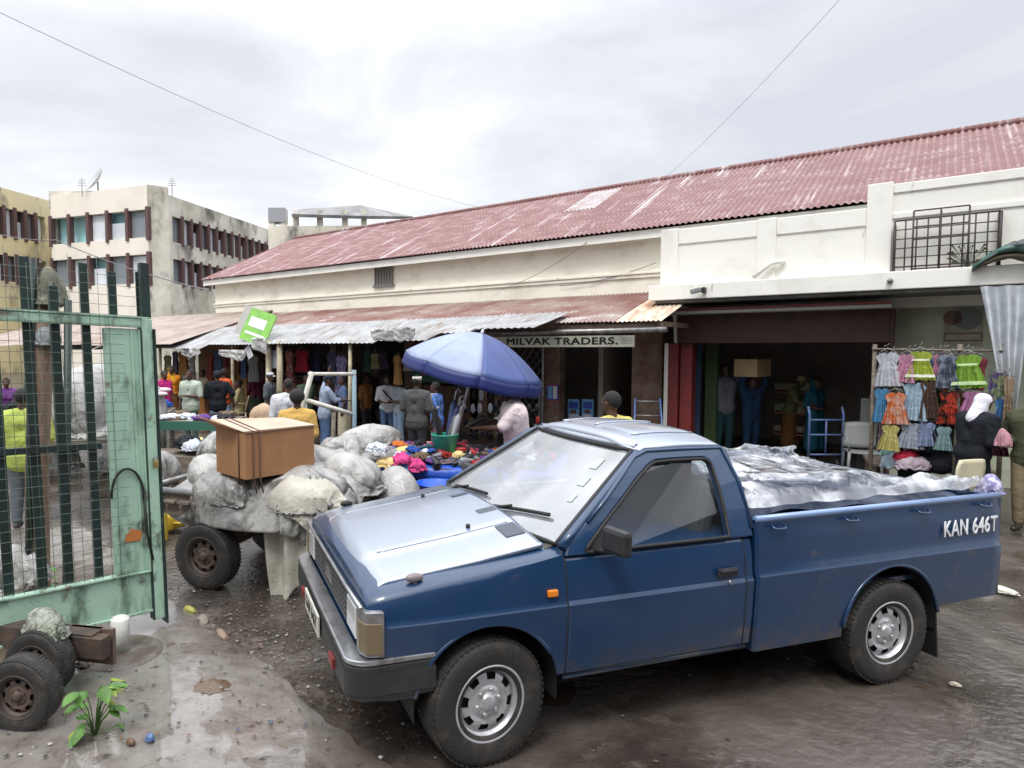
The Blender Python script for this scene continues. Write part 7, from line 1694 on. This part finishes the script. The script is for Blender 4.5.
mb = MB(); mb.grid(lambda a, b: ((a-.5)*(.40-.06*max(0, b-.75)*4), -.20-.03*b+.03*sin(pi*a), .45+(zt_-.45)*b), 10, 8); mb.build('backrest', mcs, t_, solid=.03)
mb = MB(); mb.grid(lambda a, b: ((a-.5)*.42, -.2+.42*b, .44), 4, 4); mb.build('seat', mcs, t_, solid=.03)
for x in (-.18, .18):
    for y in (-.18, .2): mb = MB(); mb.cyl((x*1.1, y*1.1, 0), (x, y, .43), .02, .025, 8); mb.build('leg', mcs, t_)
# striped bundle in hands of the white scarf person
q = P(990, 487, 8.5); mb = MB(); sackmesh(mb, (0, 0, .12), (.16, .12, .12), .2, 91, .2, 48, 30); o = tag(mb.build('cloth_bundle', cloth('striped_bundle', '#c9c4d9', '#7a78a0', 16)), 'white and lilac striped cloth bundle held by the person in the white headscarf', 'cloth'); o.location = (q.x, q.y, q.z-.1)
q = P(1003, 440, 8.4); mb = MB(); sackmesh(mb, (0, 0, .1), (.09, .05, .12), .2, 95, .15, 36, 24); o = tag(mb.build('bag', cloth('rose_bag', '#b98a94')), 'dusty rose cloth bag carried by the person in the olive jacket', 'bag'); o.location = (q.x, q.y, q.z-.1)

# ================================================================ ground details
random.seed(33)
mLit = [mat('litter_'+n, c, .6) for n, c in (('dark', (.03, .025, .02)), ('brown', (.13, .08, .05)), ('pale', (.34, .32, .28)), ('green', (.07, .08, .04)), ('blue', (.07, .10, .16)), ('red', (.16, .05, .04)), ('grey', (.18, .17, .16)))]
mb = MB()
def bit(p, s):
    a = random.uniform(0, 6.28); n = random.choice((4, 5, 5, 6)); mi = random.choices(range(7), (30, 26, 7, 7, 2, 2, 14))[0]
    pts = [Vector((p.x+s*cos(a+2*pi*k/n)*random.uniform(.5, 1), p.y+s*sin(a+2*pi*k/n)*random.uniform(.4, .9), p.z+random.uniform(.0, .5)*s)) for k in range(n)]
    c = sum(pts, Vector())/n+Vector((0, 0, s*random.uniform(.0, .4))); mb.add(pts+[c], [(k, (k+1) % n, n) for k in range(n)], mi)
edge0, edge1 = G(150, 590), G(430, 770)
for k in range(1500):
    r = random.random()
    if r < .30:
        t = random.random(); p = edge0.lerp(edge1, t)-nrm*abs(random.gauss(0, .22))+nrm*.03
    elif r < .66: p = G(random.gauss(290, 38), random.gauss(625, 32))
    elif r < .92: p = G(random.uniform(0, 330), random.uniform(640, 766))
    else: p = G(random.uniform(0, 1020), random.uniform(520, 766))
    if p.x > -1.0 and r < .8 and p.y < 3.2: continue
    bit(Vector((p.x, p.y, .012 if r < .66 or r > .92 else .028)), random.choice((.004, .006, .008, .011, .017)))
tag(mb.build('litter', mLit, fix=False), 'scattered wet scraps and rubbish trodden into the muddy ground', 'litter', kind='stuff')
# gutter of wet crumpled rags and rubbish between the cart and truck
def crump(px, py, s, lb, m, nm='rubbish', cat='litter', z=.01):
    p = G(px, py); mb = MB(); sackmesh(mb, (0, 0, s[2]*.8), s, px, px*.1, .5, 30, 18); o = tag(mb.build(nm, m), lb, cat); o.location = (p.x, p.y, z); return o
crump(190, 612, (.07, .035, .02), 'crushed yellow green scrap beside the muddy gutter', mat('yellow_scrap', (.42, .40, .08), .5))
crump(203, 622, (.10, .04, .02), 'flat grey brown rag at the edge of the wet concrete', mat('grey_rag', (.20, .17, .14), .7))
crump(222, 637, (.09, .035, .02), 'wet tan rag further along the edge of the concrete', mat('tan_rag', (.24, .17, .12), .7))
crump(998, 592, (.13, .05, .025), 'flattened white and yellow packet on the road behind the truck', mat('white_packet', (.62, .60, .50), .5))
crump(955, 687, (.03, .02, .012), 'tiny pale stone on the wet road at lower right', mat('pale_stone', (.40, .36, .28), .7))
crump(150, 745, (.028, .02, .02), 'small blue bottle cap on the concrete at lower left', mat('blue_cap', (.10, .16, .32), .4), z=.026)
crump(131, 748, (.03, .02, .015), 'small brown pebble beside the blue bottle cap', mat('brown_pebble', (.14, .08, .05), .7), z=.026)
crump(85, 668, (.06, .05, .03), 'grey rag lying by the wheel of the lower left handcart', mat('grey_rag', (.20, .17, .14), .7), z=.02)
# broad leaved weed at the lower left
mLf = mat('fresh_leaf', (.085, .20, .035), .6, col2=(.05, .12, .022), scale=12, thr=(.4, .6)); mLy = mat('yellow_leaf', (.22, .30, .04), .6)
def leafy(p, n, hgt, spread, lb, sc_=.1, seed=1):
    random.seed(seed); o = empty('weed', p, 0, lb, 'plant'); mb = MB(); ms = MB()
    for k in range(n):
        an = random.uniform(0, 6.28); hh = random.uniform(.15, 1)*hgt; rr = spread*random.uniform(.3, 1); q = Vector((cos(an)*rr, sin(an)*rr*.7, hh)); ms.tube([(0, 0, 0), (q.x*.4, q.y*.4, hh*.6), q], .003, 4)
        L = sc_*random.uniform(.7, 1.2); d = Vector((cos(an), sin(an), random.uniform(-.7, .3))).normalized(); s = d.cross(Vector((0, 0, 1))).normalized(); up_ = s.cross(d)
        def lf(a, b): t = a; wv = L*.36*sin(pi*t**.75)*(2*b-1); return q+d*(L*t)+s*wv-up_*(.35*L*t*t)+up_*abs(2*b-1)*.10*L
        mb.grid(lf, 8, 4, mi=1 if (k % 4 == 3) else 0)
    mb.build('leaves', [mLf, mLy], o, fix=False); ms.build('stem', mLf, o); return o
leafy(G(95, 738), 24, .30, .12, 'small bright green leafy weed growing at the lower left corner', .085, 3)
leafy(G(42, 588), 10, .20, .12, 'sparse green weed growing under the gate behind the handcart', .07, 5)

bpy.data.scenes.remove(TMP)
# every separate piece of these parts is a part of its own
SPLIT = ('pier', 'lintel', 'wheel_well', 'front_pillar', 'arch_lip', 'rope_hook', 'air_vent', 'washer_nozzle', 'headrest', 'roof_rib', 'bonnet_crease', 'trim_band', 'rafter', 'door_gap', 'end_plate', 'brace', 'crossbar', 'side_tube', 'rung', 'shelf', 'packs', 'stile_edge', 'iron_strut', 'side_board', 'bottom_rail', 'panel_rib')
done = {}
for o in [x for x in list(bpy.data.objects) if x.type == 'MESH' and x.name.split('.')[0] in SPLIT and x.parent is not None]:
    me = o.data; n = len(me.vertices); par_ = list(range(n))
    def find(i):
        while par_[i] != i: par_[i] = par_[par_[i]]; i = par_[i]
        return i
    for e_ in me.edges:
        a, b = find(e_.vertices[0]), find(e_.vertices[1])
        if a != b: par_[a] = b
    isl = {}
    for p_ in me.polygons: isl.setdefault(find(p_.vertices[0]), []).append(p_)
    if len(isl) < 2: continue
    for key, polys in isl.items():
        ids = sorted({i for p_ in polys for i in p_.vertices}); mp_i = {i: k for k, i in enumerate(ids)}
        nm = bpy.data.meshes.new(me.name); nm.from_pydata([me.vertices[i].co[:] for i in ids], [], [[mp_i[i] for i in p_.vertices] for p_ in polys])
        for q_, p_ in zip(nm.polygons, polys): q_.use_smooth = p_.use_smooth
        for m_ in me.materials: nm.materials.append(m_)
        c = o.copy(); c.data = nm; sc.collection.objects.link(c)
    for ch in list(o.children): ch.parent = c
    bpy.data.objects.remove(o)
# ================================================================ put every Empty at the base of its thing
bpy.context.view_layer.update()
def descend(o):
    r = []
    for c in o.children: r.append(c); r += descend(c)
    return r
for o in [x for x in list(bpy.data.objects) if x.parent is None]:
    if o.type == 'EMPTY':
        Mi = Matrix.Rotation(o.rotation_euler.z, 4, 'Z').inverted(); lo = Vector((1e9,)*3); hi = -lo
        for c in descend(o):
            if c.type == 'MESH' and len(c.data.vertices):
                for v in c.bound_box:
                    p = Mi @ (c.matrix_world @ Vector(v)-o.location)
                    lo = Vector(map(min, lo, p)); hi = Vector(map(max, hi, p))
        if lo.x > 1e8: continue
        dl = Vector(((lo.x+hi.x)/2, (lo.y+hi.y)/2, lo.z))
        for c in o.children: c.location = c.location-dl
        o.location = o.location+Matrix.Rotation(o.rotation_euler.z, 3, 'Z')@dl
    elif o.type == 'MESH' and 'kind' not in o and o.data.users == 1 and o.location.length < 1e-6:
        vs = o.data.vertices; lo = Vector((min(v.co[i] for v in vs) for i in range(3))); hi = Vector((max(v.co[i] for v in vs) for i in range(3)))
        dl = Vector(((lo.x+hi.x)/2, (lo.y+hi.y)/2, lo.z))
        for v in vs: v.co = v.co-dl
        o.location = dl
